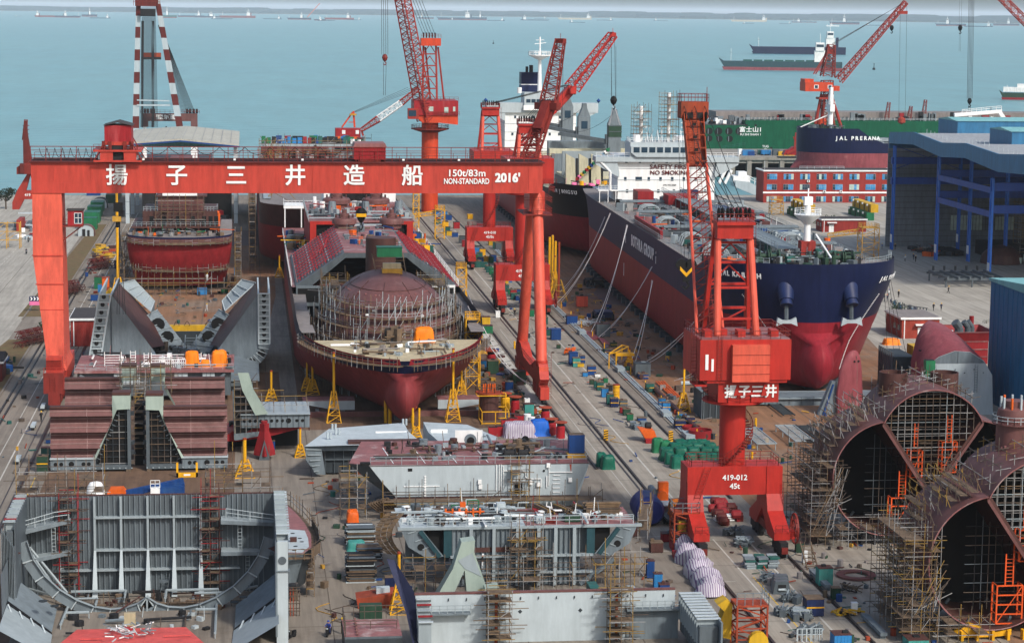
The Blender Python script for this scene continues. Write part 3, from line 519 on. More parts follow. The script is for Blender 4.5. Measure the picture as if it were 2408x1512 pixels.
 # ---------------- ships on the berths ----------------
def hull(mb,L,B,z0,zd,zs,low,top,Lk=34.,Ld=20.,pd=2.0,bulb=None,rise=0.,fcl=16.,rake=0.,bilge=2.5,run=34.,stern=.62,decks=None,bul=1.0,cap=True,lowtop=None,pk=1.35,ek=.55):
 """bow at y=0 pointing to -y; z0 keel, zd deck at side, zs paint boundary; returns deck edge (port, starboard)"""
 hs=[z0,z0+.25*bilge,z0+.6*bilge,z0+bilge]+[z0+bilge+(zs-z0-bilge)*f for f in (.2,.4,.6,.8)]+[zs,zs+.02]
 nt=4;us=[i/nt for i in range(1,nt+1)]
 ds=[0,.12,.4,.9,1.7,2.8,4.2,6,8,10.5,13.5,17,21,26,32,40,52]+[L*f for f in (.3,.4,.5,.6,.7) if L*f>55]+[L-run,L-run*.75,L-run*.5,L-run*.25,L]
 def top_z(y):return zd+rise*max(0.,min(1.,(fcl+7-y)/7))
 def half(y,z):
  f=max(0,min(1,(z-z0)/(zd-z0)));Lf=Lk+(Ld-Lk)*f**1.3;y0=stem(z,False);s=max(0,min(1,(y-y0)/Lf));p=pk+(pd-pk)*f
  w=B*(1-(1-s)**p)**(1/(2-ek*(1-f)))
  if z<z0+bilge:w*=.72+.28*sqrt(max(0,1-(1-(z-z0)/bilge)**2))
  if bulb:
   zb,rz,bw,ln=bulb;q=1-((z-zb)/rz)**2
   if q>0:
    yn=stem(z,True);t=max(0,min(1,(y-yn)/(ln*1.6)));w=max(w,bw*sqrt(q)*(1-(1-t)**2)**.5)
  if y>L-run:w*=1-(1-stern)*((y-L+run)/run)**1.6*(1-f)**.7-.12*((y-L+run)/run)**2
  return w
 def stem(z,b=True):
  f=(z-z0)/(zd-z0);y=rake*(1-min(1.2,f))
  if bulb and b:
   zb,rz,bw,ln=bulb;q=1-((z-zb)/rz)**2
   if q>0:y=min(y,rake*.9-ln*sqrt(q)+ln*.0)
  return y
 rows=[]
 for z in hs:rows.append([(z,y) for y in ds])
 for u in us:rows.append([('u',u,y) for y in ds])
 def pt(e,sgn):
  if e[0]=='u':y=e[2];z=zs+.02+(top_z(y)-zs-.02)*e[1]
  else:z,y=e
  ys=stem(z);yy=ys+(y if y<52 else y-ys) if y<L*.5 else y
  yy=ys+y*(L-ys)/L
  return (sgn*half(yy,min(z,zd+.5*rise)),yy,z)
 for sgn in (1,-1):
  P=[[pt(e,sgn) for e in r] for r in rows]
  if sgn<0:P=[r[::-1] for r in P]
  k=len(hs)-1
  mb.m(low).grid(P[:k]);mb.m(top).grid(P[k-1:])
  if lowtop:pass
 edge=[pt(e,1) for e in rows[-1]]
 mb.m(low);b=[pt(e,1) for e in rows[0]]
 for a,c in zip(b,b[1:]):mb.quad((a[0],a[1],a[2]),(-a[0],a[1],a[2]),(-c[0],c[1],c[2]),(c[0],c[1],c[2]))
 st=[pt(r[-1],1) for r in rows]
 for a,c in zip(st,st[1:]):mb.m(low if c[2]<zs+.01 else top).quad((-a[0],L,a[2]),(a[0],L,a[2]),(c[0],L,c[2]),(-c[0],L,c[2]))
 if cap:
  mb.m(decks or top)
  for a,c in zip(edge,edge[1:]):
   d=bul if a[1]<fcl else bul*.2
   mb.quad((-a[0]+.1,a[1]+.1,a[2]-d),(a[0]-.1,a[1]+.1,a[2]-d),(c[0]-.1,c[1],c[2]-d),(-c[0]+.1,c[1],c[2]-d))
 return edge,half,top_z
def superstruct(mb,x0,x1,y0,y1,z0,nl,h=2.8,wing=None,wz=None):
 mb.m(_c).box(x0,x1,y0,y1,z0,z0+nl*h)
 for i in range(1,nl):mb.m(_d).box(x0-.12,x1+.12,y0-.12,y1,z0+i*h-.08,z0+i*h+.02)
def windows(mb,x0,x1,y,z,n,w=.7,h=.9,m=_O):
 mb.m(m)
 for i in range(n):x=x0+(x1-x0)*(i+.5)/n;mb.box(x-w/2,x+w/2,y-.06,y,z,z+h)
def clutter(mb,x0,x1,y0,y1,z,n,cols,smin=.4,smax=2.2,hmax=1.6,seed=1,rot=True):
 rr=random.Random(seed)
 for i in range(n):
  mb.m(rr.choice(cols));x,y=rr.uniform(x0,x1),rr.uniform(y0,y1);t=rr.random()
  if t<.45:mb.cb(x,y,z,rr.uniform(smin,smax),rr.uniform(smin,smax),rr.uniform(.3,hmax),rr.uniform(0,3) if rot else 0)
  elif t<.7:a=rr.choice((0,0,pi/2,pi/2,rr.uniform(0,pi)));l_=rr.uniform(2,7);h=z+rr.uniform(.3,hmax);mb.bar((x-cos(a)*l_/2,y-sin(a)*l_/2,h),(x+cos(a)*l_/2,y+sin(a)*l_/2,h+rr.uniform(-.2,.2)),rr.uniform(.06,.2),6)
  elif t<.85:mb.cyl(x,y,z,z+rr.uniform(.5,hmax*1.3),rr.uniform(.2,.7),8)
  else:mb.bar((x,y,z),(x+rr.uniform(-.3,.3),y,z+rr.uniform(1,2.6)),.06)
  # --- blue and red tanker in the right-hand berth
sh=thing('tanker','large navy and red tanker with white bridge and two bow anchors in right berth',Al,(104.0,391.5,0),radians(-1.06))
m=MB();ed,hf,tz=hull(m,212,17.7,1.4,21.3,13.6,_m,Bi,Lk=42,Ld=18,pd=2.4,bulb=(6.2,4.9,3.6,5.5),rise=3.1,fcl=17,rake=1.5,decks=_V)
o=m.build(_1,sh,smooth=50,world=False)
m=MB();hull(m,212,17.74,1.4,21.33,13.6,_X,_Y,Lk=42,Ld=18,pd=2.4,bulb=(6.2,4.93,3.63,5.53),rise=3.1,fcl=17,rake=1.47,cap=False)
keep=[i for i,f in enumerate(m.f) if max(m.v[k][1] for k in f)<24.5];m.f=[m.f[i] for i in keep];m.mi=[m.mi[i] for i in keep];us=sorted({k for f in m.f for k in f});ix={k:i for i,k in enumerate(us)};m.v=[m.v[k] for k in us];m.f=[tuple(ix[k] for k in f) for f in m.f]
m.v=[(v[0],v[1]-.03,v[2]) for v in m.v]
bw=m.build('bow_plating',sh,smooth=50,world=False)
for sg in (-1,1):
 p=Vector((sg*5.9,1.9,20.3));d=Vector((sg*.06,-.5,-.86)).normalized()
 A=MB(_F);A.bar(p-d*1.2+Vector((0,1,0)),p+d*3.0,2.05,20,1.25);q=p+d*2.7
 A.m(_F).bar(q,q+d*1.2,1.0,16,1.2);A.build('hawse_pipe',sh,smooth=40,world=False)
 A=MB(_e);A.bar(q,q+Vector((0,-.5,-3.6)),.4,6);A.m(_d).prism([(q.x-2,q.z-4.8),(q.x-1.7,q.z-3.2),(q.x-.7,q.z-3.7),(q.x+.7,q.z-3.7),(q.x+1.7,q.z-3.2),(q.x+2,q.z-4.8),(q.x+.8,q.z-4.3),(q.x-.8,q.z-4.3)],'y',q.y-1.1,q.y-.3)
 A.build('anchor',sh,world=False)
 for k in range(46):
  pass
def side_pt(z,y,sg):return Vector((sg*(hf(y,z)+.1),y,z))
def side_text(s,y,z,sg,size,m_,bold,nm=_I,step=1.0,ax='x'):
 for ch in s:
  w=size*(.42 if ch in ' I1' else .8)*step;u=.02*sg
  a,c=side_pt(z,y-.3,sg),side_pt(z,y+.3,sg);t=(c-a).normalized()*(1 if sg>0 else -1);up=(side_pt(z+.5,y,sg)-side_pt(z-.5,y,sg)).normalized();nn=t.cross(up)
  if ch!=' ':text(ch,size,side_pt(z,y,sg)+nn*.1,Matrix((t,up,nn)).transposed(),m_,nm,bw if y<24 else o,bold,world=False)
  p0=side_pt(z,y,sg)
  for _ in range(4000):
   y+=u
   if (side_pt(z,y,sg)-p0).length>=w:break
side_text('JAL KAILASH',9.6,21.9,-1,1.3,_c,.05,step=.92)
side_text('JAL KAILASH',4.6,21.2,1,1.3,_c,.05,step=.92)
side_text('BOTHRA GROUP',108,17.5,-1,3.5,_c,.12,step=1.0)
D=MB(_c)
for sg in (-1,1):
 for k in range(54):
  z=18-k*.26;f=k/54;y=6.0-2.4*sin(f*1.5)+(3.2*(f-.6) if f>.6 else 0);p=side_pt(z,y+1.0,sg);D.cb(p.x+sg*.05,p.y-.1,z,.16,.12,.16)
for y in (30,75,118):p=side_pt(18,y,-1);D.m(_c).box(p.x-.06,p.x,p.y-.25,p.y+.25,16,17.6).box(p.x-.06,p.x,p.y-.12,p.y+.12,18.1,18.6)
for y,z in ((120,9.5),):
 p=side_pt(z,y,-1);D.box(p.x-.06,p.x,p.y-.15,p.y+.15,z-1.5,z+1.5)
D.build('draught_mark',sh,world=False)
for sg in (-1,1):
 for y in ((9,6.5,15) if sg<0 else (8,13)):
  pass
D=MB(_b)
rr=random.Random(11)
for x in (-5.5,-4.9,-4.2,-3.4,4.2,5,5.8):D.m(rr.choice([_b,_d,_v,_s])).bar((x,26,22.9),(x,162,22.6),.2,6)
for y in range(28,162,6):D.m(_e).box(-6.2,6.6,y-.15,y+.15,21.2,22.5)
D.m(_b).box(-2.3,2.3,26,160,24.4,24.6);D.m(_f).rails([(-2.3,26,24.6),(-2.3,160,24.6)],1.1,2.5,.06).rails([(2.3,26,24.6),(2.3,160,24.6)],1.1,2.5,.06)
for y in range(28,160,7):
 for x in (-2.2,2.2):D.bar((x,y,21.2),(x,y,24.5),.12)
for y in (48,82,118,146):D.m(_e).box(-15.5,15.5,y-.5,y+.5,21.2,22.6);D.m(_b).bar((-15,y,23.2),(15,y,23.2),.25,6).bar((-15,y+1.2,23.4),(15,y+1.2,23.4),.2,6)
for x,y in ((-12,36),(-12,62),(9,62),(-11,98),(10,98),(-10,130),(12,130)):
 D.m(_f);pts=[(x-2.6,y,21.3),(x-2,y,23),(x-1,y,23.6),(x+1,y,23.6),(x+2,y,23),(x+2.6,y,21.3)]
 for e in (0,2.2,4.4):D.path([(a,b+e,c) for a,b,c in pts],.18,6)
for x0,x1,y0,y1,h,mm in ((-10,-6,150,158,4.2,_m),(-4,3,140,148,4,_m),(3.5,8,96,102,4.5,_m),(2,8,120,130,2.6,_F),(-9,-6,70,96,1.9,_e),(-16.8,-16.2,76,112,1.8,_m),(8,14,70,84,1.6,_b)):D.m(mm).box(x0,x1,y0,y1,21.2,21.2+h)
clutter(D,-15.5,15.5,26,160,21.2,420,[_b,_e,_f,_d,_a,_E,_v,_g,_s,_q,_c,_o,_j,_m],.3,2.0,2.2,5)
clutter(D,-11,11,6,22,23.3,130,[_u,_a,_e,_b,_f,_o,_g,_a],.3,1.8,1.6,6)
for x,y in ((5.5,9),(7.5,9),(2.5,10),(-6,12),(-8,12)):D.m(_u).lathe([(.3,-.9),(1.25,-.9),(1.25,-.7),(.45,-.6),(.45,.6),(1.25,.7),(1.25,.9),(.3,.9)],(x,y,24.7),14,'x')
D.build('deck_piping',sh,world=False)
R=MB(_f)
for sg in (-1,1):R.rails([(sg*17.3,y,21.3) for y in range(26,164,6)],1.1,1.5,.05);R.rails([(sg*(hf(y,23)-.4),y,24.3) for y in (2.2,5,9,14,17)],1.0,1.2,.05)
R.build(A5,sh,world=False)
M_=MB(_c);M_.cyl(2.6,22,21.5,25,1.35,12);M_.m(AF).box(1.2,4,20.6,23.4,23.5,26.5);M_.m(_c).cyl(2.6,22,25,33.4,.72,14,.55);M_.lathe([(.6,29.6),(2.6,31.4),(2.7,31.6),(.6,31.6)],(2.6,22,0),14);M_.rails([(2.6+2.6*cos(a*pi/4),22+2.6*sin(a*pi/4),31.6) for a in range(9)],1.1,1,.07);M_.box(1.8,3.4,21.4,22.6,33.4,35);M_.bar((2.6,22,35),(2.6,22,36.6),.15);M_.bar((5.5,14,24),(3.6,19,28),.2,6)
M_.build('foremast',sh,smooth=40,world=False)
s_=MB(_c);yb=168
superstruct(s_,-12.4,12.8,yb,yb+16,21.2,4,2.9);s_.box(-9.5,9.8,yb-1.2,yb+8,32.8,36.6)
s_.box(-18.4,18.8,yb-1.4,yb+5,31.6,32.9)
for sg in (-1,1):s_.prism([(sg*18.5+.2,32.4),(sg*18.5+.2,30.9),(sg*12.4+.2,27.6),(sg*12.4+.2,28.8),(sg*13+.2,31.9)][::sg],'y',yb-1.0,yb+1.2)
s_.prism([(-8,32.9),(-9.4,34),(-9.4,35.6),(9.6,35.6),(9.6,34),(8.4,32.9)],'y',yb-2,yb-.9);windows(s_,-9,9.2,yb-2.0,34.05,9,1.55,1.35)
for z,n_ in ((31.25,7),(26.7,8)):windows(s_,-12,12.4,yb,z,n_,.65,.95)
windows(s_,-12,12.4,yb,23.6,6,.6,.9,_e);windows(s_,-10,-4,yb,26.7,1,1.7,1.0);s_.m(_F).box(3.6,8,yb-3,yb-.5,21.2,24.6)
s_.m(_d).box(-12.6,13,yb-.2,yb,24.0,24.2)
s_.m(_c).rails([(-18.3,yb-1.3,32.9),(-9.5,yb-1.3,32.9)],1.1,1.4,.05).rails([(9.8,yb-1.3,32.9),(18.7,yb-1.3,32.9)],1.1,1.4,.05).rails([(-9.4,yb-1,36.6),(9.6,yb-1,36.6),(9.6,yb+6,36.6),(-9.4,yb+6,36.6)],1.1,1.3,.06,True)
for i in range(26):x=rr.uniform(-9,9);s_.bar((x,yb+rr.uniform(0,7),36.6),(x,yb+3,36.6+rr.uniform(.8,4)),.09)
for x,h in ((-6,9),(1.2,12.5),(6,6)):s_.cyl(x,yb+4,36.6,36.6+h,.45,8);[s_.bar((x-1.6,yb+4,36.6+h*f),(x+1.6,yb+4,36.6+h*f),.12) for f in (.4,.6,.8)]
for x in (-6,1.2):s_.scaff((x-2.3,yb+2,0),(4.6,0,0),(0,4,0),3,1,36.6,46 if x<0 else 49,1.9,.06,.2,planks=.5)
s_.m(_c).cyl(-7.6,yb+1,36.6,38.4,1.0,10);s_.box(-17.5,-12.4,yb-1,yb+10,24.1,24.4).rails([(-17.5,yb-1,24.4),(-12.4,yb-1,24.4)],1.1,.9,.05)
for x in (-17.2,-15,-13):s_.bar((x,yb-.9,21.2),(x,yb-.9,24.2),.12)
s_.path([(-14.5,yb-1,24.2),(-14.5,yb-1,29),(-17.5,yb-1,32)],.3,6)
su=s_.build(AK,sh,world=False)
text('SAFETY FIRST',1.55,(1.1,yb-.16,30.25),0,_M,_I,su,.03,sx=1.15,world=False);text('NO SMOKING',1.5,(1.1,yb-.16,28.75),0,_M,_I,su,.03,sx=1.1,world=False);text('IMO 9213989',.6,(1.1,yb-.16,25.6),0,_a,_I,su,world=False)
f_=MB(_c);f_.box(6,10,yb+16,yb+24,21,37);f_.build('funnel',sh,world=False)
bk=MB(_e)
for y in range(26,205,7):
 bk.cb(-15.6,y,0,2.0,1.6,1.36)
for o_ in bk.build_each(Bs,lab='grey keel block under the tanker',cat=Bt,group='keel blocks under the tanker'):o_.location=sh.location;o_.rotation_euler=sh.rotation_euler
tag(MB(_e).box(104,112,400,600,0,1.35).build('keel_cradle'),'long low cradle under the keel of the navy and red tanker','cradle')
def on_tanker(x,y,z):a=radians(-1.06);return (104.0+x*cos(a)-y*sin(a),391.5+x*sin(a)+y*cos(a),z)
cr=MB(_b);cr.prism([(-16,1.6),(17,1.6),(17,.5),(9,-.9+.9),(-9,0),(-16,.5)],'y',-1.5,4);
for i in range(15):x=-15+i*2.2;cr.m(_e).box(x-.06,x+.06,-1.62,-1.5,.3,1.6)
cr.m(_f).box(-17,18,-2,6,1.3,1.4);cr=cr.build('bow_cradle',world=False);cr.location=(105,384,0);tag(cr,'low grey steel cradle lying under the bulbous bow of the tanker','cradle')
for i,(y,gx,gy,lab) in enumerate(((158,1640,1120,Bu),(136,1545,1100,AL),(108,1545,1225,AM),(80,1770,1360,'fourth'),(58,1560+340,1420,Bv))):
 pass
 # --- black and red bulk carrier behind it
sh=thing('bulk_carrier','black and red bulk carrier with grey deck cranes and tall white bridge behind the tanker',Al,(102.5,608,0),0)
m=MB();ed,hf,tz=hull(m,196,16.2,1.5,19,12.2,_X,'hull_black',Lk=36,Ld=20,pd=2.2,bulb=(6.,4.4,3,5),rise=2.4,fcl=15,rake=2.5,decks=Aj)
o=m.build(_1,sh,smooth=50,world=False);bw=o
side_text('LM JIANGSU',13,19.2,-1,1.5,_c,.03)
D=MB(_f)
for i,(y0,y1) in enumerate(((26,46),(56,78),(88,110),(120,142))):D.m(_e).box(-11,11,y0,y1,19,21.4);D.m(Aj).box(-10.6,10.6,y0+.3,y1-.3,21.4,22.2)
D.m(_f).box(-11,1.,30,31.2,22,29.2);D.m(_b).box(-11,12,52,53.5,19,27);D.m(Aj).box(-11.5,12.5,54,57,19,28.4);D.m(_b).box(-11.5,12,57,60,26,30.5)
for x in (-10.8,-7,-3.4):D.m(Aj).prism([(x,20),(x+2.9,20),(x+2.5,27.5),(x+.1,28.8),(x-.1,28.8)],'y',23.5,25);D.m(_a).box(x+2.95,x+3.5,24,25.2,19,27.5)
D.m(_b).box(-12,13,28,29.9,19,20.2)
clutter(D,-12,12,4,20,20.4,50,[_a,Aj,AI,_r,_b,AI],.4,1.6,1.6,9)
D.build_each('hatch_cover',sh,world=False)
for x,y,h,zz in ((7.4,50,40.5,20),(4.6,92,40.5,20),(5,132,42,20)):
 C=MB(_b);C.box(x-1.9,x+1.9,y-1.6,y+1.6,zz,h-4.2);C.prism([(x-1.9,h-4.2),(x+1.9,h-4.2),(x+.9,h-1.5),(x+.7,h),(x-.5,h),(x-.7,h-1.5)],'y',y-1.2,y+1.2);C.m(_e).bar((x-2,y,zz+11),(x-16 if y<80 else x-13,y+4,zz+13),.8,4).box(x-2.6,x-1.8,y-1,y+1,zz+10,zz+13)
 C.m(_a);C.sag((x,y,h-1),(x-14,y+4,zz+13.5),2,.07);C.m(_O).box(x-1,x+1,y-1.7,y-1.6,h-8,h-5.6);C.build('deck_crane',sh,world=False)
s_=MB(_c);yb=158
superstruct(s_,-13,12,yb,yb+18,19,6,2.9);s_.box(-19.6,19.6,yb-1,yb+5,34.4,37.8)
for sg in (-1,1):s_.prism([(sg*19.5,34.6),(sg*13,31.5),(sg*13,34.6)][::sg],'y',yb-.8,yb+1)
s_.box(-6.5,5.2,yb-1.8,yb+8,35.5,41.3);windows(s_,-6,4.8,yb-1.8,37.9,6,1.5,1.2);s_.m(_c).box(-6.8,5.5,yb-2.2,yb-1.8,35.3,37)
windows(s_,-11,11,yb-.06,32.4,7,.7,.9);windows(s_,-12,11,yb-.06,26.5,7,.7,.9)
s_.m(_F).box(-6.2,.8,yb+10,yb+16,41,43.6);s_.m(_c).box(-6.25,.85,yb+9.95,yb+16.05,43.6,43.9);s_.m(_Y).box(-6.2,.8,yb+10,yb+16,43.9,48);s_.m(_a).cyl(-4,yb+12,48,50,.5,8).cyl(-2.5,yb+12,48,50.5,.7,8)
s_.m(_c).cyl(-.5,yb+4,41,55.5,.8,10,.5);s_.lathe([(.6,52.5),(4,54),(4,54.3),(.6,54.3)],(-.5,yb+4,0),12);s_.rails([(-.5+4*cos(a*pi/4),yb+4+4*sin(a*pi/4),54.3) for a in range(9)],1.2,1.2,.08);s_.bar((-.5,yb+4,55),(-.5,yb+4,60.5),.3,6);s_.bar((-2.4,yb+4,58),(1.6,yb+4,58.5),.15);s_.bar((-2,yb+4,59.4),(1,yb+4,59.4),.12);s_.cyl(-7.8,yb+2,41,43,.8,8)
for sg in (-1,1):s_.m(_j).lathe([(.05,-.8),(.75,0),(.05,.8)],(sg*19.8,yb,38.6),8)
s_.build(AK,sh,world=False)
R=MB(Aj).rails([(-15.9,y,19) for y in range(24,150,6)],1.1,2.4,.06);R.build(A5,sh,world=False)
F=MB()
for i,cl in enumerate([_t,_c,_0,_r,_x,_c,_t,_j,_y,_x,_t,_y,AI,_x]):
 t=i/13;p=PY(1425-72*t,350+68*t,628);F.m(cl).plate((p[0],p[1],p[2]),(p[0]+1.1,p[1],p[2]+.3),(p[0]+1.1,p[1],p[2]-.7),(p[0],p[1],p[2]-1),.03)
tag(F.build('signal_flags'),'string of coloured signal flags rising from the black bow to the white bridge wing','flags')
bk=MB(_e)
for y in range(640,800,8):
 for x in (88.5,98):bk.cb(x,y,0,2,1.6,1.4)
bk.build_each(Bs,lab='grey keel block under the black bulk carrier',cat=Bt,group='keel blocks under the bulk carrier')
# --- gas carrier in the middle berth
sh=thing('gas_carrier','half built gas carrier with pink domed tank showing in its open bow, middle berth',Al,(26,361,0),0)
m=MB();ed,hf,tz=hull(m,205,17.0,1.5,13.9,9.7,'hull_dusty',_Y,Lk=52,Ld=40,pd=2.1,bulb=(5.8,4.5,3.2,7.0),rise=-1.9,fcl=34,rake=6.0,cap=False,bilge=2.2,pk=1.05,ek=1.0)
m.build(_1,sh,smooth=50,world=False)
D=MB(AE);ws=[(y,max(.05,hf(y,11.6)-.15)) for y in (1.2,2.5,4,6,8,10.5,13,16,19,22,26,30)]
for (a,wa),(c,wc) in zip(ws,ws[1:]):D.quad((-wa,a,11.2),(wa,a,11.2),(wc,c,11.2),(-wc,c,11.2))
for sg in (-1,1):D.m(_X).grid([[(sg*(w+.04),y-.1,11.25) for y,w in ws],[(sg*(w+.25),y-.3,12.3) for y,w in ws]])
D.m(_V)
for sg in (-1,1):
 pr=[(30,hf(30,13)),(40,hf(40,13)),(60,16.9),(86,17)]
 for (a,wa),(c,wc) in zip(pr,pr[1:]):D.quad((sg*wa,a,12.6),(sg*max(13.8,wa-2.4),a,12.6),(sg*14.2,c,12.6),(sg*wc,c,12.6))
D.m(_v)
for a,c in ((84,205),):D.quad((-16.9,a,14),(16.9,a,14),(16.9,c,14),(-16.9,c,14))
D.build(Ay,sh,world=False)
m=MB(_b);
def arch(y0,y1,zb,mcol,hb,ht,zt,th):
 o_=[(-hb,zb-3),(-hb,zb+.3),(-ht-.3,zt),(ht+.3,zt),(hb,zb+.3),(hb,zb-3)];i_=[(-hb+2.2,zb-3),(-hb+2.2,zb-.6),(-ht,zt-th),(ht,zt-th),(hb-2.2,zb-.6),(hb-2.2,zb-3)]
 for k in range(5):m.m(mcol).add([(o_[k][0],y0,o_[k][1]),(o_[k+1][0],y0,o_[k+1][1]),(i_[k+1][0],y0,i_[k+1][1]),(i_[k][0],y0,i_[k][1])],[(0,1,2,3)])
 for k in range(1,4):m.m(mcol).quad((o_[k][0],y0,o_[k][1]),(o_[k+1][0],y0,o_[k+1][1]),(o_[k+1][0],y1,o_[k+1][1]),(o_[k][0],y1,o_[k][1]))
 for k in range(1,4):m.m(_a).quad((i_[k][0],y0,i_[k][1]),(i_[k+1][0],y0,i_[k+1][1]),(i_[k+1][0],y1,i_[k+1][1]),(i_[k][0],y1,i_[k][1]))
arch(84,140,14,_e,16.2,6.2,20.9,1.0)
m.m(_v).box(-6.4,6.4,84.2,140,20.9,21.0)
m.m(_i).box(-16,16,112,113,4,14)  # black wall added so the hold under the arch looks dark
for sg in (-1,1):
 m.m(_b if sg<0 else _c).box(sg*13.2-2.9,sg*13.2+2.9,83.6,84,10.2,14.3);m.m(_i).box(sg*13.6-2.2,sg*13.6+2.2,83.5,83.62,11,13.8);m.m(_b).box(sg*15-1,sg*15+1,83.4,84,7,10.2)
for sg in (-1,1):
 for i in range(16):
  f=.08+i/17;x=6.4+(16.2-6.4)*f;z=20.95-(20.95-14.3)*f+.35;m.m(rr.choice([_v,_X,_G,_f,_v])).bar((sg*x,86,z),(sg*x,138,z),.13,6)
 for y in range(88,138,5):m.m(_X).bar((sg*6.4,y,21.5),(sg*15.8,y,15.2),.12)
 for k in range(7):m.m(_G).bar((sg*(8+k*.8),128-k,20-k*.6),(sg*(9.6+k*.9),108-k,19.1-k*.7),.28)
 m.m(_G).prism([(sg*11.7,14),(sg*11.7,21.9),(sg*6.2,21.9),(sg*6.2,21.2),(sg*10.3,21.2),(sg*10.3,14)][::sg],'y',140,141)
 m.m(_i).box(min(sg*6.2,sg*10.4),max(sg*6.2,sg*10.4),141,142,14,21.3)
m.m(_v).box(-12,12,140.5,190,21.6,22.0);m.m(_X).box(-11.8,11.8,141.2,190,14,21.6)
m.m(_d).box(-6,6,139,140.5,21,21.3)
for y in (142,150,158):m.m(_f).bar((-11.8,y,22.5),(11.8,y,22.5),.16,6).bar((-11.8,y+.7,22.5),(11.8,y+.7,22.5),.13,6)
clutter(m,-11,11,142,188,22,90,[_f,_v,_b,_q,_G,_c,_e],.3,1.6,1.6,21)
clutter(m,-6,6,86,138,21,70,[_f,_b,_q,_h,_j,_a,_e,_v],.3,1.5,1.3,22)
for sg in (-1,1):clutter(m,min(sg*12,sg*16.5),max(sg*12,sg*16.5),142,185,14,60,[_t,_j,_b,_q,_h,_o,_a,_r],.4,2,2.2,23+sg)
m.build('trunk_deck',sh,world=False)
for x,y,r,z in ((-4.2,134,2.7,21),(6.4,134,2.7,21),(-4.3,175,3.3,22),(5.2,175,3.3,22)):
 T=MB(_E).lathe([(r*.82,0),(r*.82,.9),(r*1.02,1.0),(r*1.02,1.9),(r*.95,2.2),(r*.5,2.6),(r*.42,2.6),(r*.42,3.3),(r*.2,3.4),(r*.2,4.2),(.01,4.2)],(x,y,z),22);T.m(_k)
 for k in range(6):T.cyl(x+r*.7*cos(k*1.05),y+r*.7*sin(k*1.05),z+2.2,z+3.1,.22,6)
 T.build('tank_dome',sh,smooth=35,world=False)
for x in (-6,1.8,9.6):T=MB(_b).lathe([(1.2,0),(.8,2.9),(.01,2.9)],(x,158,22),8);T.build('ventilator',sh,world=False)
s_=MB(_c);s_.box(-6.3,12,214-10,222,14,29);s_.box(-16.5,-6.3,206,216,18.9,19.6);s_.rails([(-16.4,206,19.6),(-6.4,206,19.6)],1.3,1,.06).rails([(-16.4,206,19.6),(-16.4,214,19.6)],1.3,1,.06);s_.m(_i).box(-4.6,8.6,203.5,204,21.2,23.8);s_.m(_c)
for x in (-16.2,-12,-8):s_.bar((x,206.2,14),(x,206.2,19),.2)
s_.build(AK,sh,world=False)
R=MB(_c)
R.rails([(-17.0,y,13.9) for y in range(86,200,6)],1.2,1.5,.06);R.rails([(17.0,y,13.9) for y in range(86,200,6)],1.2,1.5,.06)
for sg in (-1,1):R.m(_f).rails([(sg*12,141,22),(sg*12,188,22)],1.1,2,.06)
R.build(A5,sh,world=False)
tk=thing('cargo_tank','pink primed dome of the cargo tank rising from the open hold of the gas carrier','tank',(26.6,418,0),0)
def dome_pt(a,e):return (26.6+13.9*cos(a)*sin(e),418+27*sin(a)*sin(e),3.6+17.0*cos(e)**.92 if e<pi/2 else 3.6)
m=MB(_E);m.grid([[dome_pt(a*2*pi/48,e*pi/2/16+.001) for a in range(48)] for e in range(17)],True);m.grid([[dome_pt(a*2*pi/48,pi/2) for a in range(48)],[(26.6+13.9*cos(a*2*pi/48),418+27*sin(a*2*pi/48),2.5) for a in range(48)]],True)
m.m(_k)
for a in range(10):m.path([tuple(Vector(dome_pt(a*pi/5+.1,e*pi/2/12))+Vector((0,-.02,.04))) for e in range(3,13)],.07)
for e in (.55,.95,1.25):m.path([tuple(Vector(dome_pt(a*2*pi/48,e))+Vector((0,-.02,.04))) for a in range(49)],.07)
m.m(_v)
for i in range(70):
 e=random.choice((.62,1.02,1.12));a=random.uniform(pi*1.02,pi*1.98);p=dome_pt(a,e);m.cb(p[0],p[1],p[2]-.1,.3,.25,.22)
for a,e in ((4.25,.9),(4.35,.84),(5.2,.92)):p=dome_pt(a,e);m.m(_c).cb(p[0],p[1],p[2]-.1,.6,.5,.35)
m.build('dome',tk,smooth=60)
sc=MB(_g);rr=random.Random(4)
for e,zo in ((.8,0),(.94,0),(1.08,0),(1.22,0),(1.36,0),(1.5,0),(1.57,-1.6)):
 pts=[]
 for a in range(0,37):
  an=pi*.93+a*pi*1.14/36;p=Vector(dome_pt(an,e));out=Vector((cos(an)*13.9,sin(an)*27,0)).normalized();q=p+out*.6+Vector((0,0,zo+.2));pts.append((q,out))
 for (p,u),(q,w) in zip(pts,pts[1:]):
  sc.m(rr.choice([_h,_h,_w])).plate(p,q,q+w*1.1,p+u*1.1,.1);sc.m(rr.choice([_g,_w,_s,_s])).bar(p+u*1.2+Vector((0,0,1.1)),q+w*1.2+Vector((0,0,1.1)),.07);sc.bar(p+u*1.2+Vector((0,0,.55)),q+w*1.2+Vector((0,0,.55)),.06)
  sc.m(rr.choice([_f,_s,_w,_d])).bar(p+u*1.2-Vector((0,0,1.6)),p+u*1.2+Vector((0,0,rr.uniform(1.2,3.2))),.065);
  if rr.random()<.45:sc.bar(p+u*1.2,q+w*1.2+Vector((0,0,2.2)),.06)
  if e>1.1:sc.m(rr.choice([_g,_s])).bar(p+u*2.2-Vector((0,0,1.2)),p+u*2.2+Vector((0,0,rr.uniform(1.2,3))),.06).bar(p+u*2.2+Vector((0,0,.2)),q+w*2.2+Vector((0,0,.2)),.06)
  if rr.random()<.1:sc.m(_s).bar(p+u*.3,p+u*2+Vector((rr.uniform(-3,3),rr.uniform(-1,1),rr.uniform(-.3,1.5))),.09)
